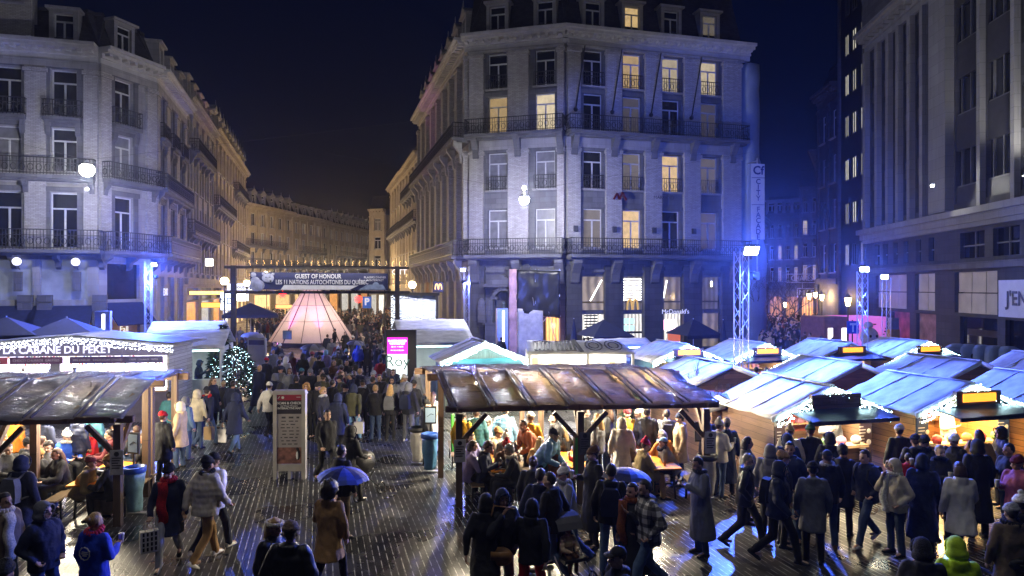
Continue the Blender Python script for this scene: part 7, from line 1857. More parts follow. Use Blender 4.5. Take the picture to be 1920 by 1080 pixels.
# ================================================================== things people hold, and small things about
def find(sub):
    for d in PEOPLE:
        if sub in d['label']: return d
    return None
def hold(d, me, name, label, cat, local, rz=0, tilt=None, group=None):
    """a top-level thing at a place given in the person's own frame"""
    bpy.context.view_layer.update()
    o = bpy.data.objects.new(name, me); COL.objects.link(o)
    M = d['o'].matrix_world @ Matrix.Translation(local) @ Matrix.Rotation(rz, 4, 'Z')
    if tilt: M = M @ Matrix.Rotation(tilt, 4, 'X')
    o.matrix_world = M
    return tag(o, label, cat, group)
def wrist(d, i): return d['J']['arms'][i][2] + (d['J']['arms'][i][2] - d['J']['arms'][i][1]).normalized() * .09
def bag_mesh(w, h, dp, mat, prints=None, handle=True):
    m = MB(); m.loft([[(-w / 2 * s, -dp / 2 * s, z), (w / 2 * s, -dp / 2 * s, z), (w / 2 * s, dp / 2 * s, z), (-w / 2 * s, dp / 2 * s, z)] for z, s in ((-h, .96), (-h * .5, 1.02), (0, 1))])
    if handle:
        for y in (-dp / 2, dp / 2):
            pts = [(-w * .25, y, 0), (-w * .18, y * .4, .12), (0, 0, .16), (w * .18, y * .4, .12), (w * .25, y, 0)]
            for k in range(4): m.tube(pts[k], pts[k + 1], .008, n=5)
    if prints:
        for i in range(4):
            for j in range(4): m.box(-w * .38 + i * w * .22, -w * .38 + i * w * .22 + .03, -dp / 2 - .008, -dp / 2 - .003, -h * .9 + j * h * .23, -h * .9 + j * h * .23 + .06, 1)
    return m.mesh('bag', [mat] + ([prints] if prints else []))
KRAFT, WBAG = pm('kraft_paper', (.36, .24, .12), .8, .15), pm('white_paper', (.62, .60, .58), .7, .08)
d = find('long red scarf'); w_ = wrist(d, 1); hold(d, bag_mesh(.28, .36, .13, WBAG, MAT['black']), 'paper_bag', 'white paper bag with dark printed pattern held by the red scarf wearer', 'bag', (w_.x, w_.y, w_.z - .16), R(20))
d = find('red shoulders'); w_ = wrist(d, 1); hold(d, bag_mesh(.26, .36, .14, KRAFT), 'paper_bag', 'brown paper bag carried by the walker with red shoulders', 'bag', (w_.x, w_.y, w_.z - .18))
d = find('tan shoulder bag')
m = MB(); m.ball((0, 0, 0), (.18, .10, .14), 16, 10); m.box(-.14, .14, -.112, -.09, -.02, .1); pts = [(-.15, 0, .08), (-.2, .02, .4), (-.1, -.02, .75), (.2, -.05, .72)]
for k in range(3): m.tube(pts[k], pts[k + 1], .012, n=6)
hold(d, m.mesh('shoulder_bag', [pm('tan_leather', (.30, .15, .05), .45, .25, 8, .3, 30)], True), 'shoulder_bag', 'tan leather shoulder bag on the black hooded coat, bottom middle', 'bag', (-.24, .06, .86), R(180))
d = find('white knee length coat'); w_ = wrist(d, 1); hold(d, bag_mesh(.30, .24, .14, MAT['black']), 'handbag', 'black handbag carried by the person in the white coat', 'bag', (w_.x, w_.y, w_.z - .14))
d = find('black belt bag'); m = MB(); m.ball((0, 0, 0), (.15, .06, .09), 14, 9); m.box(-.03, .03, .055, .065, -.02, .02)
hold(d, m.mesh('belt_bag', [MAT['black']], True), 'belt_bag', 'black belt bag worn over the taupe coat, bottom right corner', 'bag', (0, .22, .98))
d = find('black hooded coat pushing a covered pram')
for sub, lab, col in (('olive jacket', 'white plastic bag held by the person in the olive jacket', WBAG),):
    e = find('olive jacket with hood up, in the crowd by the adv') or find('olive jacket')
    if e: w_ = wrist(e, 1); hold(e, bag_mesh(.28, .34, .12, col, handle=True), 'plastic_bag', lab, 'bag', (w_.x, w_.y, w_.z - .17))
e = find('navy coat with hood up, in the crowd by the lit fir') or find('navy coat with hood up')
if e: w_ = wrist(e, 0); hold(e, bag_mesh(.26, .38, .06, WBAG), 'tote_bag', 'white cloth bag on the arm of the navy hooded coat by the fir', 'bag', (w_.x, w_.y, w_.z - .1))
# white emblem on the staff jacket: part of that jacket
d = find('white emblem on the back'); jk = [c for c in d['o'].children if c.name.startswith('jacket')][0]
m = MB(); n = 20
for k in range(n):
    a, b = 2 * math.pi * k / n, 2 * math.pi * (k + 1) / n; r0 = .085 + .008 * (k % 2); r1 = .085 + .008 * ((k + 1) % 2); m.bar((r0 * math.cos(a), .178, 1.23 + r0 * math.sin(a)), (r1 * math.cos(b), .178, 1.23 + r1 * math.sin(b)), .012, .012)
for z, w2 in ((1.25, .05), (1.225, .055), (1.2, .035)): m.box(-w2, w2, .172, .18, z - .007, z + .007)
m.build('emblem', MAT['white'], jk)
# phones, cups and food
m = MB(); m.box(-.037, .037, -.005, .005, -.075, .075); m.box(-.033, .033, -.0065, -.0052, -.07, .07, 1); PHM = m.mesh('phone', [MAT['black'], em('phone_screen', (.55, .75, 1), 1.2)])
for sub, lab in (('holding up a phone', 'phone held up by the man in the long grey coat'), ('reading a phone', 'glowing phone read by the seated man in the navy jacket'), ('lime yellow rain jacket', 'phone in the hands of the lime yellow rain jacket wearer')):
    d = find(sub); a, b = wrist(d, 0), wrist(d, 1); c = (a + b) / 2; hold(d, PHM, 'phone', lab, 'phone', (c.x, c.y - .02, c.z + .05), R(180) if 'up' in sub else R(180), R(25))
m = MB(); m.lathe([(.03, -.06), (.042, .06), (.042, .075), (.0, .08)], n=12); CUPM = m.mesh('cup', [pm('cup_cream', (.6, .55, .48), .5, .1)], True)
for d in PEOPLE:
    if d['pose'] == 'cup' and d['hy'] > 755 and d['Y'] is None:
        c = wrist(d, 1); hold(d, CUPM, 'cup', ('drinking cup held by the ' + d['label'].replace('person', 'one', 1))[:200] if len(d['label'].split()) < 11 else 'drinking cup in the hand of ' + ' '.join(d['label'].split()[:10]), 'cup', (c.x, c.y - .02, c.z + .03), 0, None, 'cups in hands')
# umbrellas
def umbrella(c, label, mats, r=.5, top=None, rz=0, tilt=0, shaft=.75):
    t = thing('umbrella', label, 'umbrella', c, rz); t.rotation_euler = (tilt, R(4), rz); n = 8
    m = MB(); rows = 5; vs = []; fs = []
    for k in range(2):
        for j in range(rows + 1):
            f = j / rows
            for i in range(n * 2):
                a = 2 * math.pi * i / (n * 2); sc = 1.0 if i % 2 == 0 else .955; rr = r * math.sin(f * 1.25) / math.sin(1.25) * (sc if f > .3 else 1); z = r * .42 * (math.cos(f * 1.25) - math.cos(1.25)) / (1 - math.cos(1.25)) - (0 if i % 2 == 0 else -.015 * f) - k * .006
                vs.append((rr * math.cos(a), rr * math.sin(a), z))
    N = n * 2
    for j in range(rows):
        for i in range(N):
            q_ = (j * N + i, j * N + (i + 1) % N, (j + 1) * N + (i + 1) % N, (j + 1) * N + i); m_i = (i // 2) % len(mats); o_ = (rows + 1) * N
            fs.append((q_, m_i)); fs.append((tuple(o_ + x for x in reversed(q_)), m_i))
    for f_, mi in fs: m.f.append(f_); m.m.append(mi)
    m.v = [tuple(v) for v in vs]
    m.build('canopy', mats, t)
    m = MB(); m.tube((0, 0, -shaft), (0, 0, r * .42 + .05), .007, n=6); m.tube((0, 0, -shaft - .08), (0, 0, -shaft), .014, n=8)
    m.build('shaft', MAT['black'], t)
    for i in range(n):
        a = 2 * math.pi * i / n; m = MB(); m.tube((0, 0, r * .12), (r * .98 * math.cos(a), r * .98 * math.sin(a), .004), .004, n=4); m.build('rib', MAT['alu'], t)
    return t
UB1, UB2 = pm('umbrella_blue', (.04, .09, .55), .6, .1), pm('umbrella_navy', (.012, .02, .14), .6, .1)
UK, UG, URD = pm('umbrella_black', (.02, .02, .025), .6, .1), pm('umbrella_grey', (.16, .16, .22), .6, .1), pm('umbrella_red', (.45, .02, .04), .6, .1)
v = W(643, 897, 12.95); umbrella(v, 'open blue and navy umbrella above the tan parka, bottom left of centre', [UB1, UB2, UB1, UB2], .49)
v = W(1175, 897, 12.6); umbrella(v, 'open dark blue umbrella over the orange scarf, bottom middle', [UG, UB2, UB1, UB2], .46, tilt=R(-6))
v = W(587, 655, 33.0); umbrella(v, 'open black umbrella in the crowd before the teepee', [UK, UK, UG, UK], .62)
v = W(667, 646, 36.0); umbrella(v, 'open dark see-through umbrella beside the bright blue puffer jacket', [UG, UK], .5)
v = W(474, 632, 36.0); umbrella(v, 'open grey umbrella beside the small poster board', [UG], .62)
v = W(1806, 882, 14.6); umbrella(v, 'red umbrella tilted sideways before the amber chalet', [URD], .46, tilt=R(75), shaft=.6, rz=R(60))
# pushchair with a child
d = find('pushing the pushchair'); bx = d['o'].location
t = thing('pushchair', 'dark pushchair with big wheels and a child inside, bottom middle', 'pushchair', (bx.x - .1, bx.y - .72, 0), R(25))
m = MB(); m.loft([[(-.2, y, z), (.2, y, z), (.2, y + dy, z + dz), (-.2, y + dy, z + dz)] for y, z, dy, dz in ((-.32, .42, 0, .05), (.05, .40, .0, .05), (.28, .85, .05, .0))]); m.build('seat', MAT['black'], t)
m = MB()
for k in range(6):
    a0, a1 = R(30 + k * 22), R(30 + (k + 1) * 22); m.quad((-.23, .12 + .3 * math.cos(a0), .80 + .3 * math.sin(a0)), (.23, .12 + .3 * math.cos(a0), .80 + .3 * math.sin(a0)), (.23, .12 + .3 * math.cos(a1), .80 + .3 * math.sin(a1)), (-.23, .12 + .3 * math.cos(a1), .80 + .3 * math.sin(a1)))
m.build('canopy', pm('pram_grey', (.10, .10, .11), .8, .2), t)
m = MB()
for s in (-1, 1):
    m.tube((s * .25, .55, 1.02), (s * .25, -.4, .18), .013, n=6); m.tube((s * .25, -.1, .45), (s * .25, .42, .16), .013, n=6)
m.tube((-.25, .55, 1.02), (.25, .55, 1.02), .015, n=6); m.build('frame', MAT['alu'], t)
for s in (-1, 1):
    for y, r in ((-.42, .13), (.42, .16)):
        m = MB()
        for k in range(16):
            a, b = 2 * math.pi * k / 16, 2 * math.pi * (k + 1) / 16; m.tube((s * .27, y + r * math.cos(a), r + .015 + r * math.sin(a)), (s * .27, y + r * math.cos(b), r + .015 + r * math.sin(b)), .017, n=6)
            if k % 4 == 0: m.tube((s * .27, y, r + .015), (s * .27, y + r * math.cos(a), r + .015 + r * math.sin(a)), .009, n=4)
        m.build('wheel', MAT['black'], t)
dd = dict(px=0, hy=900, face=25, pose='sit', top='puffer', tc='beige', lc='brown', head='pom', hc='maroon', place='', label='small child in beige puffer jacket and dark red hat sitting in the pushchair', h=.52, x=(), tk='plain', leg='trousers', shoes='black', boots=False, skin=0, Y=10, group=None)
o = make_person(dd); o.location = (t.location.x, t.location.y, .2)
# covered pram by the map board
d = find('pushing a covered pram'); bx = d['o'].location
t = thing('pram', 'black covered pram beside the map board', 'pushchair', (bx.x + .18, bx.y + .62, 0), R(150))
m = MB(); m.ball((0, 0, .78), (.24, .40, .30), 16, 10); m.build('carrycot', MAT['black'], t, smooth=True)
m = MB()
for s in (-1, 1): m.tube((s * .22, .6, 1.0), (s * .24, -.35, .15), .013, n=6); m.tube((s * .22, -.2, .6), (s * .24, .4, .15), .013, n=6)
m.tube((-.22, .6, 1.0), (.22, .6, 1.0), .014, n=6); m.build('frame', MAT['black'], t)
for s in (-1, 1):
    for y in (-.38, .4):
        m = MB()
        for k in range(14):
            a, b = 2 * math.pi * k / 14, 2 * math.pi * (k + 1) / 14; m.tube((s * .26, y + .13 * math.cos(a), .145 + .13 * math.sin(a)), (s * .26, y + .13 * math.cos(b), .145 + .13 * math.sin(b)), .016, n=6)
        m.build('wheel', MAT['black'], t)
# ---------------------------------------------------------------- dark parasols of the cafes
NAV = pm('parasol_navy', (.015, .02, .05), .8, .15)
def parasol(px, py, Y, r, label, h=.75, closed=False, ground=True):
    v = W(px, py, Y); t = thing('parasol', label, 'parasol', (v.x, v.y, 0), R(20), 'dark cafe parasols')
    if closed:
        m = MB(); m.lathe([(.05, v.z - 1.9), (.26, v.z - 1.75), (.22, v.z - 1.2), (.12, v.z - .5), (.03, v.z)], n=8); m.build('canopy', NAV, t)
    else:
        m = MB(); n = 4; vs = [(0, 0, v.z)] + [(r * math.cos(2 * math.pi * k / n + .78), r * math.sin(2 * math.pi * k / n + .78), v.z - h) for k in range(n)]
        m.add(vs, [(0, k + 1, (k + 1) % n + 1) for k in range(n)] + [tuple(range(n, 0, -1))])
        m.box(-r * .707, r * .707, -r * .71, -r * .70, v.z - h - .22, v.z - h); m.build('canopy', NAV, t)
    m = MB(); m.tube((0, 0, 0), (0, 0, v.z + .05), .03, n=8); m.box(-.3, .3, -.3, .3, 0, .08); m.build('pole', MAT['alu'], t)
parasol(1132, 599, 44, 2.0, 'left open dark parasol before the big brick building', 1.0); parasol(1300, 598, 46, 1.9, 'right open dark parasol before the big brick building', 1.0)
parasol(1076, 598, 43, .3, 'closed dark parasol left of the open pair', closed=True); parasol(1356, 600, 45, .3, 'closed dark parasol right of the open pair', closed=True)
parasol(125, 595, 34, 2.2, 'wide dark parasol behind the drinks bar before the navy awnings', .8); parasol(12, 594, 33, 2.2, 'wide dark parasol behind the drinks bar at the left edge', .8)
parasol(470, 568, 50, 2.6, 'open dark parasol with pale edge left of the teepee', .8)
# ---------------------------------------------------------------- fountain monument and scaffold before the brick building
n_ = Vector((C1 - C0)); ang = math.atan2(n_.y, n_.x)
v = C0 + (C1 - C0) * .335
t = thing('wall_fountain', 'blue lit stone wall fountain with a pediment and a statue in its niche', 'fountain', (v.x + .25, v.y - .55, 0), ang)
ST = STONE['dark']
m = MB(); m.box(-1.9, 1.9, -.5, .35, 0, .6); m.box(-1.3, 1.3, -.4, .35, .6, 2.2); m.box(-1.45, 1.45, -.46, .35, 2.2, 2.35); m.build('base', ST, t)
m = MB()
for s in (-1, 1):
    m.box(s * 1.0 - .25, s * 1.0 + .25, -.3, .35, 2.36, 4.0); m.lathe([(.13, 2.36), (.12, 4.0)], (s * 1.0, -.34, 0), 10); m.box(s * 1.6 - .28, s * 1.6 + .28, -.2, .35, 2.36, 3.6); m.ball((s * 1.6, -.18, 3.75), (.25, .12, .35), 10, 8)
pts = [(.72 * math.cos(a), 4.0 + .72 * math.sin(a)) for a in [math.pi * k / 10 for k in range(11)]]
for k in range(10): m.bar((pts[k][0], -.05, pts[k][1]), (pts[k + 1][0], -.05, pts[k + 1][1]), .5, .24)
m.build('niche_arch', ST, t)
m = MB(); m.box(-1.4, 1.4, -.4, .35, 4.85, 5.0); m.prism([(-1.45, 5.0), (1.45, 5.0), (0, 5.65)], -.42, .35); m.build('pediment', ST, t)
m = MB(); m.lathe([(.3, 2.36), (.32, 2.5), (.2, 2.6), (.26, 3.0), (.28, 3.3), (.1, 3.5), (.15, 3.65), (.12, 3.8), (.02, 3.85)], (0, -.05, 0), 12); m.ball((.18, -.2, 3.1), (.12, .2, .1), 8, 6); m.build('statue', pm('statue_bronze', (.06, .08, .09), .5, .3), t, smooth=True)
v = C0 + (C1 - C0) * .715
t = thing('wrapped_scaffold', 'scaffold wrapped in torn pale and black sheeting with a lit orange doorway', 'scaffold', (v.x, v.y - 1.3, 0), ang); t.scale = (.86, 1, 1)
m = MB()
for x in (-1.7, -.2, 1.75):
    for y in (0, 1.0): m.tube((x, y, 0), (x, y, 6.1), .035, n=6)
for z in (2.9, 6.0): m.tube((-1.8, 0, z), (1.85, 0, z), .03, n=6)
m.tube((-1.7, -.05, .2), (.9, -.05, 3.0), .03, n=6); m.tube((-1.7, -.05, 1.2), (.2, -.05, 3.1), .03, n=6) ; m.tube((-1.5, -.06, 3.0), (1.6, -.06, .2), .03, n=6); m.tube((.9, -.05, 3.2), (1.7, -.05, .3), .03, n=6); m.tube((-1.2, -.06, 3.5), (-.9, -.06, 5.2), .02, n=6); m.tube((-.3, -.06, 3.6), (-.6, -.06, 5.2), .02, n=6); m.build('tubes', MAT['alu'], t)
m = MB(); tarp(m, (-1.72, -.1, 3.15), (1.8, -.1, 2.75), (1.8, -.1, 5.95), (-1.72, -.1, 6.05), 16, 12, .16, 3, .02); m.build('black_sheet', pm('black_sheet', (.015, .016, .02), .35, .3, 2, .6, 5), t, smooth=True)
m = MB(); tarp(m, (-1.62, -.12, .1), (.45, -.12, .1), (.45, -.12, 3.25), (-1.62, -.12, 3.4), 12, 12, .12, 8, .02); m.build('pale_sheet', pm('pale_sheet', (.42, .41, .42), .6, .2, 3, .7, 5), t, smooth=True)
m = MB(); tarp(m, (-2.35, -.2, .1), (-1.65, -.16, .1), (-1.7, -.16, 6.1), (-2.3, -.2, 6.1), 5, 18, .14, 12, .02); m.build('pink_sheet', pm('pink_sheet', (.50, .30, .29), .7, .25, 2, .7, 6), t, smooth=True)
m = MB(); m.box(.5, 1.65, .55, .6, .1, 2.8); m.build('doorway', curtain_lit('door_orange', (1, .42, .1), 1.8, 1.2), t)
lamp('doorway_light', 'POINT', (1.0, .1, 2.2), 40, (1, .6, .3), t, .2)
# slim lit info columns
def column_light(px, Y, z0, z1, label):
    p = XY(px, Y); t = thing('light_column', label, 'light column', (p.x, p.y, 0), TH, 'slim lit columns'); m = MB(); m.box(-.35, .35, -.2, .2, 0, z1); m.build('case', MAT['alu'], t)
    m = MB(); m.box(-.02, .12, -.212, -.202, .3, z1 - .15); m.build('light_strip', em('strip_white', (.9, .9, 1), 4), t)
column_light(941, 44, 0, 3.5, 'slim pale lit column before the fountain'); column_light(194, 36, 0, 3.6, 'slim pale lit column before the left corner building')
# ---------------------------------------------------------------- right hand side
p = C2 + RX * .1
t = thing('wrapped_facade', 'facade scaffold wrapped in blue lit fabric, right of the big brick building', 'scaffold', (p.x, p.y, 0), TH)
m = MB(); rings = []
for i in range(22):
    z = 21.5 - i; w2 = 1.25 + (.35 if z < 14 else 0) + (.25 if z < 8 else 0) + .12 * noise.noise(Vector((i * .7, 3, 1)))
    rings.append([(x, y + .1 * noise.noise(Vector((x * 2, z * .9, y))), z) for x, y in ((.1, -.3), (w2 * .3, -.5), (w2 * .7, -.42), (w2, -.3), (w2 + .2, 1.2), (w2 + .2, 3.5), (.1, 3.5))])
m.loft(rings); m.build('fabric', pm('scaffold_fabric', (.22, .26, .32), .8, .15, .7, .9, 1.2), t, smooth=True)
t = thing('vertical_banner', 'tall white vertical banner with blue letters beside the wrapped scaffold', 'banner', (18.05, 50.0, 0), R(8))
t.location = (W(1421, 400, 50).x, 50, 0)
m = MB(); tarp(m, (-.52, 0, 8.3), (.52, 0, 8.3), (.52, 0, 13.75), (-.52, 0, 13.75), 4, 12, .03, 9, .02); m.build('cloth', pm('banner_cloth', (.62, .62, .62), .6, .05), t)
INK = pm('ink_blue', (.012, .03, .16), .5, .1)
for k, ch in enumerate('CITY FACADE'):
    if ch != ' ': text(t, ch, .52, INK, (0, -.06, 12.45 - k * .40), xs=1.0, bold=.01)
text(t, 'Cf', .85, INK, (0, -.06, 13.25), bold=.02)
m = MB(); m.box(-.5, .5, -.06, -.05, 12.72, 12.76); m.box(-.5, .5, -.06, -.05, 10.78, 10.82); m.build('rule', INK, t)
m = MB(); m.tube((0, .1, 6), (0, .1, 14.2), .05, n=6); m.tube((0, .1, 14.0), (0, 3, 14.0), .04, n=6); m.build('bracket', MAT['alu'], t)
# pink container with display, under the lantern
p = XY(1640, 47)
t = thing('pink_kiosk', 'pink container kiosk with lit doors and dotted pink front', 'kiosk', (p.x, p.y, 0), R(8))
m = MB(); m.box(-3.6, -1.9, .1, 3, 0, 2.85); m.build('side_wall', pm('kiosk_terra', (.26, .11, .08), .7, .2), t)
m = MB(); m.box(-1.895, .9, 0, 3, 0, 2.85); m.build('front_panel', pm('kiosk_pink', (.80, .28, .58), .6, .12, 30, emit=(1, .22, .7), es=.45), t)
for x in (-3.35, -2.35):
    m = MB(); m.box(x, x + .34, .08, .098, .2, 2.1); m.build('lit_door', em('door_white', (1, .95, .85), 2.5), t)
m = MB()
for k in range(9): m.box(.2 + k * .07, .32 + k * .07, -.03, -.002, .4 + k * .2, .5 + k * .2)
m.box(-.1, .1, -.03, -.002, 2.3, 2.38); m.build('print', MAT['black'], t)
m = MB(); m.ball((-.75, -.5, 1.55), (.62, .45, .62), 16, 12); m.ball((-.75, -.45, .6), (.5, .4, .6), 14, 9); m.ball((-.75, -.4, 2.3), (.3, .3, .25), 12, 8)
o = m.build('snow_figure', pm('figure_grey', (.45, .45, .5), .6, .2, 4), None, smooth=True); o.location = t.location; o.rotation_euler = t.rotation_euler; tag(o, 'big pale rounded snow figure standing before the pink kiosk', 'sculpture')
m = MB(); m.ball((-.95, -.93, 1.6), (.09, .05, .1), 8, 6); m.ball((-.5, -.93, 1.6), (.09, .05, .1), 8, 6); m.build('eye', MAT['black'], o)
p = XY(1675, 42); t = thing('sign_post', 'yellow and grey pillar beside the pink kiosk', 'pillar', (p.x, p.y, 0), R(8)); m = MB(); m.box(-.28, .28, -.2, .2, 0, 2.3); m.build('lower_panel', pm('pillar_yellow', (.55, .30, .06), .6, .15), t); m = MB(); m.box(-.25, .25, -.17, .17, 2.302, 3.0); m.build('upper_panel', pm('pillar_grey', (.3, .3, .32), .6, .15), t)
p = XY(1599, 41); t = thing('traffic_sign', 'square blue traffic sign on a dark post by the lantern', 'sign', (p.x, p.y, 0)); m = MB(); m.tube((0, .05, 0), (0, .05, 2.9), .04, n=8); m.build('post', MAT['iron'], t); m = MB(); m.box(-.35, .35, -.02, .02, 2.1, 2.85); m.build('plate', pm('sign_blue', (.02, .08, .45), .4), t); m = MB(); m.box(-.05, .05, -.03, -.021, 2.2, 2.7); m.box(-.18, .18, -.03, -.021, 2.6, 2.72); m.build('symbol', MAT['white'], t)
# recycling containers
CONT = pm('container_blue', (.16, .22, .38), .5, .2, 2)
for k, (px, Y, lab) in enumerate(((1795, 33.5, 'leftmost bottle container with one round hole, behind the rear chalets'), (1818, 33.2, 'tall bottle container with two round holes beside the leftmost one'), (1843, 32.8, 'bottle container in the middle of the row of five'), (1866, 32.4, 'bottle container second from the right in the row'), (1892, 32.0, 'rightmost bottle container by the shop sign'))):
    p = XY(px, Y); t = thing('bottle_container', lab, 'container', (p.x, p.y, 0), R(-20 + k * 6), 'bottle recycling containers')
    m = MB(); m.loft([ell(.56, .5, 0, 0, 0, 20, 4), ell(.60, .55, 0, 0, .5, 20, 4), ell(.60, .55, 0, 0, 1.35, 20, 4), ell(.45, .4, 0, .05, 1.95, 20, 4), ell(.2, .2, 0, .05, 2.1, 20, 4)]); m.build('shell', CONT, t, smooth=True)
    m = MB(); m.lathe([(.12, 0), (.15, .03), (.15, .05)], (0, 0, 0), 14, M=Matrix.Translation((0, -.50, 1.55)) @ Matrix.Rotation(R(70), 4, 'X')); m.build('bottle_hole', MAT['black'], t)
# unlit letter frame over the side street
gl_, gr_ = XY(1482, 70), XY(1578, 70)
t = thing('street_sign_frame', 'unlit metal frame with two rows of letters spanning the side street', 'sign', (gl_.x, gl_.y, 0)); Lf = gr_.x - gl_.x
m = MB()
for z0, z1, a, b in ((5.35, 6.2, -.4, Lf), (3.9, 4.75, .7, Lf - 1.1)):
    for z in (z0, z1): m.tube((a, 0, z), (b, 0, z), .035, n=6)
    for x in (a, b): m.tube((x, 0, z0), (x, 0, z1), .035, n=6)
for x in (1.2, 2.8, 4.4): m.tube((x, 0, 4.75), (x, 0, 5.35), .03, n=6)
for k in range(8):
    a, b = math.pi * k / 8, math.pi * (k + 1) / 8; m.tube((2.6 + 1.4 * math.cos(a), 0, 6.2 + .9 * math.sin(a)), (2.6 + 1.4 * math.cos(b), 0, 6.2 + .9 * math.sin(b)), .02, n=5)
m.build('frame', MAT['alu'], t)
text(t, 'CHARES OF CITY', .78, MAT['alu'], (Lf / 2 - .2, -.02, 5.77), xs=.78); text(t, 'MARKET', .74, MAT['alu'], (Lf / 2 - .2, -.02, 4.32), xs=1.1)
# bare trees
def bare_tree(px, Y, h, label, seed, spread=1.0):
    q = random.Random(seed); p = XY(px, Y); t = thing('bare_tree', label, 'tree', (p.x, p.y, 0)); m = MB(); tr = MB(); tr.tube((0, 0, 0), (.05, 0, h * .38), .11, .07, 8); tr.build('trunk', pm('bark', (.05, .04, .035), .9, .3, 8), t)
    def grow(a, d, L, r, n):
        b = a + d * L; m.tube(a, b, r, r * .65, 5)
        if n:
            for k in range(q.choice([2, 3, 3])):
                e = (d + Vector((q.uniform(-.7, .7) * spread, q.uniform(-.7, .7) * spread, q.uniform(-.15, .55)))).normalized(); grow(a.lerp(b, q.uniform(.55, 1)), e, L * q.uniform(.62, .82), r * .6, n - 1)
    for k in range(4): grow(Vector((.05, 0, h * q.uniform(.3, .38))), Vector((math.cos(k * 1.6), math.sin(k * 1.6), 1.0)).normalized(), h * .26, .05, 5)
    m.build('crown', _M['bark'], t)
bare_tree(1440, 52, 6.4, 'bare tree with fine dark branches at the mouth of the side street', 4, 1.2); bare_tree(1478, 58, 6.0, 'bare tree behind, nearer the letter frame of the side street', 6, 1.2)
v = G(1330, 846); bare_tree(1322, 19.6, 2.6, 'thin leafless sapling behind the right end of the middle pavilion', 9, .5)
# shop signs and lights up the boulevard
def light_box(px, py, Y, w, h, col, s, label, body=None, tcol=None, rz=0, ts=.5, cat='sign', name='shop_sign', group=None):
    v = W(px, py, Y); t = thing(name, label, cat, v, rz, group); m = MB(); m.box(-w / 2, w / 2, 0, .12, -h / 2, h / 2); m.build('case', em('box_' + label[:14], col, s), t)
    m = MB(); m.box(-w / 2 - .04, w / 2 + .04, .121, .2, -h / 2 - .04, h / 2 + .04); m.build('back', MAT['black'], t)
    if body: text(t, body, ts, pm('ink_dark', (.02, .03, .06), .5) if tcol is None else tcol, (0, -.02, 0), bold=.01)
    return t
light_box(424, 565, 50, .78, 1.25, (.9, 1, 1), 2.2, 'white light box with the letters ND beside the gate post', 'ND', ts=.62)
light_box(392, 492, 66, .7, .7, (1, .98, .85), 3.0, 'small square white light high on the left row of houses')
light_box(405, 549, 56, 4.2, .28, (1, .55, .12), 2.4, 'long amber light strip over a left shop front', rz=R(50))
light_box(402, 572, 54, 2.0, .35, (1, .5, .05), 2.2, 'amber running text sign under the light strip')
light_box(455, 538, 58, 2.6, .55, (.8, .85, 1), 1.2, 'white shop sign with the letters DOUBLET behind the gate post', 'doublet', ts=.45)
light_box(451, 556, 57, 1.2, .75, (1, .9, .8), 2.5, 'round looking white sign beneath the white shop sign')
light_box(540, 575, 84, 3.0, .4, (1, .45, .15), 1.5, 'orange sign line behind the left side of the teepee')
for px, py, lab in ((530, 552, 'red neon star left of the teepee tip'), (672, 561, 'red neon star right of the teepee tip')):
    v = W(px, py, 78); t = thing('neon_star', lab, 'neon sign', v, 0, 'red neon stars'); m = MB()
    for k in range(6):
        a = math.pi * k / 6; m.tube((-.42 * math.cos(a), 0, -.42 * math.sin(a)), (.42 * math.cos(a), 0, .42 * math.sin(a)), .045, n=5)
    m.build('neon_tubes', em('neon_red', (1, .02, .02), 7), t)
v = W(688, 567, 72); t = thing('parking_sign', 'blue parking sign with a white P right of the teepee', 'sign', (v.x, v.y, 0)); m = MB(); m.tube((0, .06, 0), (0, .06, v.z + .5), .05, n=6); m.build('post', MAT['iron'], t); m = MB(); m.box(-.45, .45, 0, .05, v.z - .6, v.z + .6); m.build('plate', em('parking_blue', (.05, .2, .8), .25), t); text(t, 'P', 1.0, em('sign_white', (.75, .75, .85), .7), (0, -.03, v.z + .05), bold=.03)
t = light_box(822, 538, 45.5, .62, .62, (.05, .04, .03), .0, 'small black square sign with a golden arched M on the corner building', rz=R(10)); m = MB()
for s in (-1, 1):
    pts = [(s * .11 + .1 * math.cos(a), -.16 + .36 * math.sin(a)) for a in [math.pi * k / 8 for k in range(9)]]
    for k in range(8): m.bar((pts[k][0], -.02, pts[k][1]), (pts[k + 1][0], -.02, pts[k + 1][1]), .05, .05)
m.build('emblem', em('arch_lit', (1, .6, .1), 2.5), t)
text(t, 'OTT', .5, em('sign_white', (.75, .75, .85), .7), (-2.5, 2.0, 1.0))
# globe sconces with blue panels on the left building
for px in (38, 147):
    u = u_at(px, L0, L1); v = LFR.M(u, -.5, 0); t = thing('wall_lantern', 'pale globe wall lantern %s on the left corner building' % ('at the left edge' if px < 100 else 'between the two navy awnings'), 'wall lamp', (v.x, v.y, 0), TH, 'globe wall lanterns')
    m = MB(); m.ball((0, 0, 6.35), .24, 12, 9); m.build('globe', em('sconce', (.85, .85, 1), 1.6), t, smooth=True); m = MB(); m.tube((0, .45, 5.9), (0, 0, 6.1), .04, n=6); m.lathe([(.05, 5.95), (.18, 6.12)], n=8); m.box(-.2, .2, .1, .3, 4.6, 5.75); m.build('bracket', STONE['dark'], t)
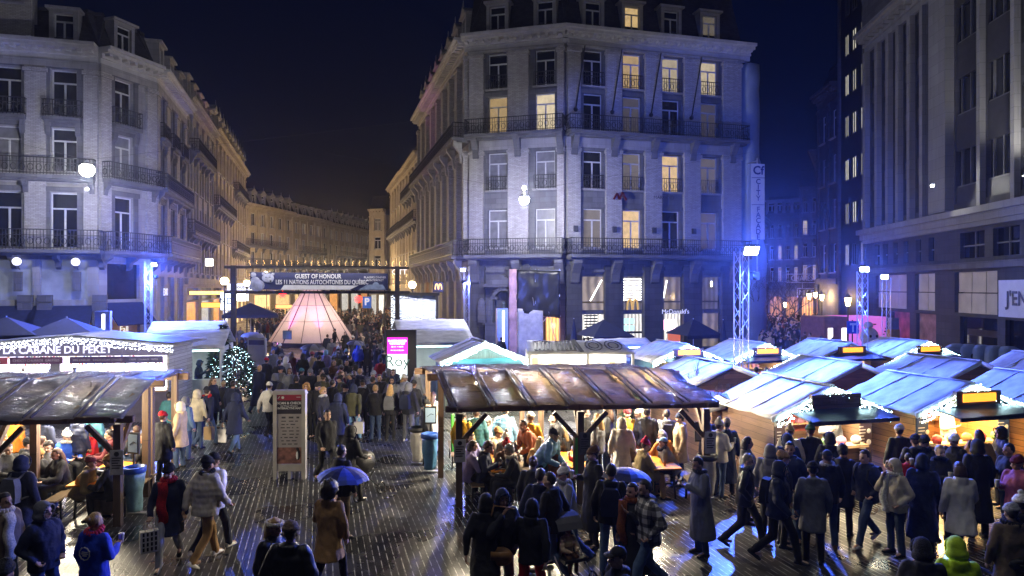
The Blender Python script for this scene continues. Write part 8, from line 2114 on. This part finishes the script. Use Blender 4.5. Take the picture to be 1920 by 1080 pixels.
# ---------------------------------------------------------------- crowds that read as one mass
def mass(name, label, spots, seed):
    q = random.Random(seed); m = MB()
    mats = [cloth(c) for c in ('black', 'navy', 'charcoal', 'brown', 'grey', 'beige', 'maroon', 'white')] + [SKINS[0], cloth('dark', 'hair'), cloth('jeans')]
    for x, y in spots:
        h = q.uniform(.93, 1.07); c = q.choices(range(8), (6, 5, 5, 2, 2, 1, 1, 1))[0]; a = q.uniform(0, 6.28); st = q.uniform(-.14, .14); ca, sa = math.cos(a), math.sin(a)
        def T(px_, py_, pz): return (x + (ca * px_ - sa * py_) * h, y + (sa * px_ + ca * py_) * h, pz * h)
        for s in (-1, 1): m.loft([[T(s * .1 + r * math.cos(t), s * st * (1 - f) + r * math.sin(t), z) for t in [k * 1.2566 for k in range(5)]] for z, r, f in ((0, .06, 0), (.48, .07, .5), (.9, .10, 1))], q.choice((10, 0)))
        m.loft([[T(rx * math.cos(t), ry * math.sin(t), z) for t in [k * .8976 for k in range(7)]] for z, rx, ry in ((.74, .2, .16), (1.05, .19, .15), (1.36, .21, .13), (1.46, .10, .08), (1.5, .06, .06))], c)
        for s in (-1, 1): m.tube(T(s * .2, 0, 1.4), T(s * .26, .03, 1.12), .07, .06, 5, c); m.tube(T(s * .26, .03, 1.12), T(s * .22, -.14, .92), .06, .045, 5, c)
        m.ball(T(0, -.01, 1.62), (.08 * h, .09 * h, .115 * h), 7, 5, 8); m.ball(T(0, .02, 1.66), (.088 * h, .095 * h, .105 * h), 7, 5, q.choice((9, 9, c, 0)))
    o = m.build(name, mats, smooth=True); tag(o, label, 'crowd', kind='stuff')
cq = random.Random(9)
sp = []
while len(sp) < 260:
    Y = cq.uniform(62, 118); px = cq.uniform(470, 742)
    if 60 + (px - 470) * .0 < Y: v = XY(px, Y); sp.append((v.x, v.y))
mass('boulevard_crowd', 'dense dark crowd filling the boulevard behind the teepee', sp, 1)
sp = []
while len(sp) < 190:
    Y = cq.uniform(40, 86); px = cq.uniform(1425, 1570)
    if Y > 40 + abs(px - 1500) * .05: v = XY(px, Y); sp.append((v.x, v.y))
mass('side_street_crowd', 'dense dark crowd filling the side street on the right', sp, 2)
# ================================================================== thin haze added for the glow round the lamps
m = MB(); m.box(-75, 62, -6, 185, -1, 46)
hz = bpy.data.materials.new('lamp_glow_haze'); hz.use_nodes = True; nt = hz.node_tree; nt.nodes.remove(nt.nodes['Principled BSDF'])
pv = nt.nodes.new('ShaderNodeVolumePrincipled'); pv.inputs['Color'].default_value = (.85, .88, 1, 1); pv.inputs['Density'].default_value = .0005; pv.inputs['Anisotropy'].default_value = .86
nt.links.new(pv.outputs[0], nt.nodes['Material Output'].inputs['Volume'])
tag(m.build('haze', hz), 'thin haze added over the whole square for glow round the lamps', 'haze', kind='stuff')
cy.volume_bounces = 0
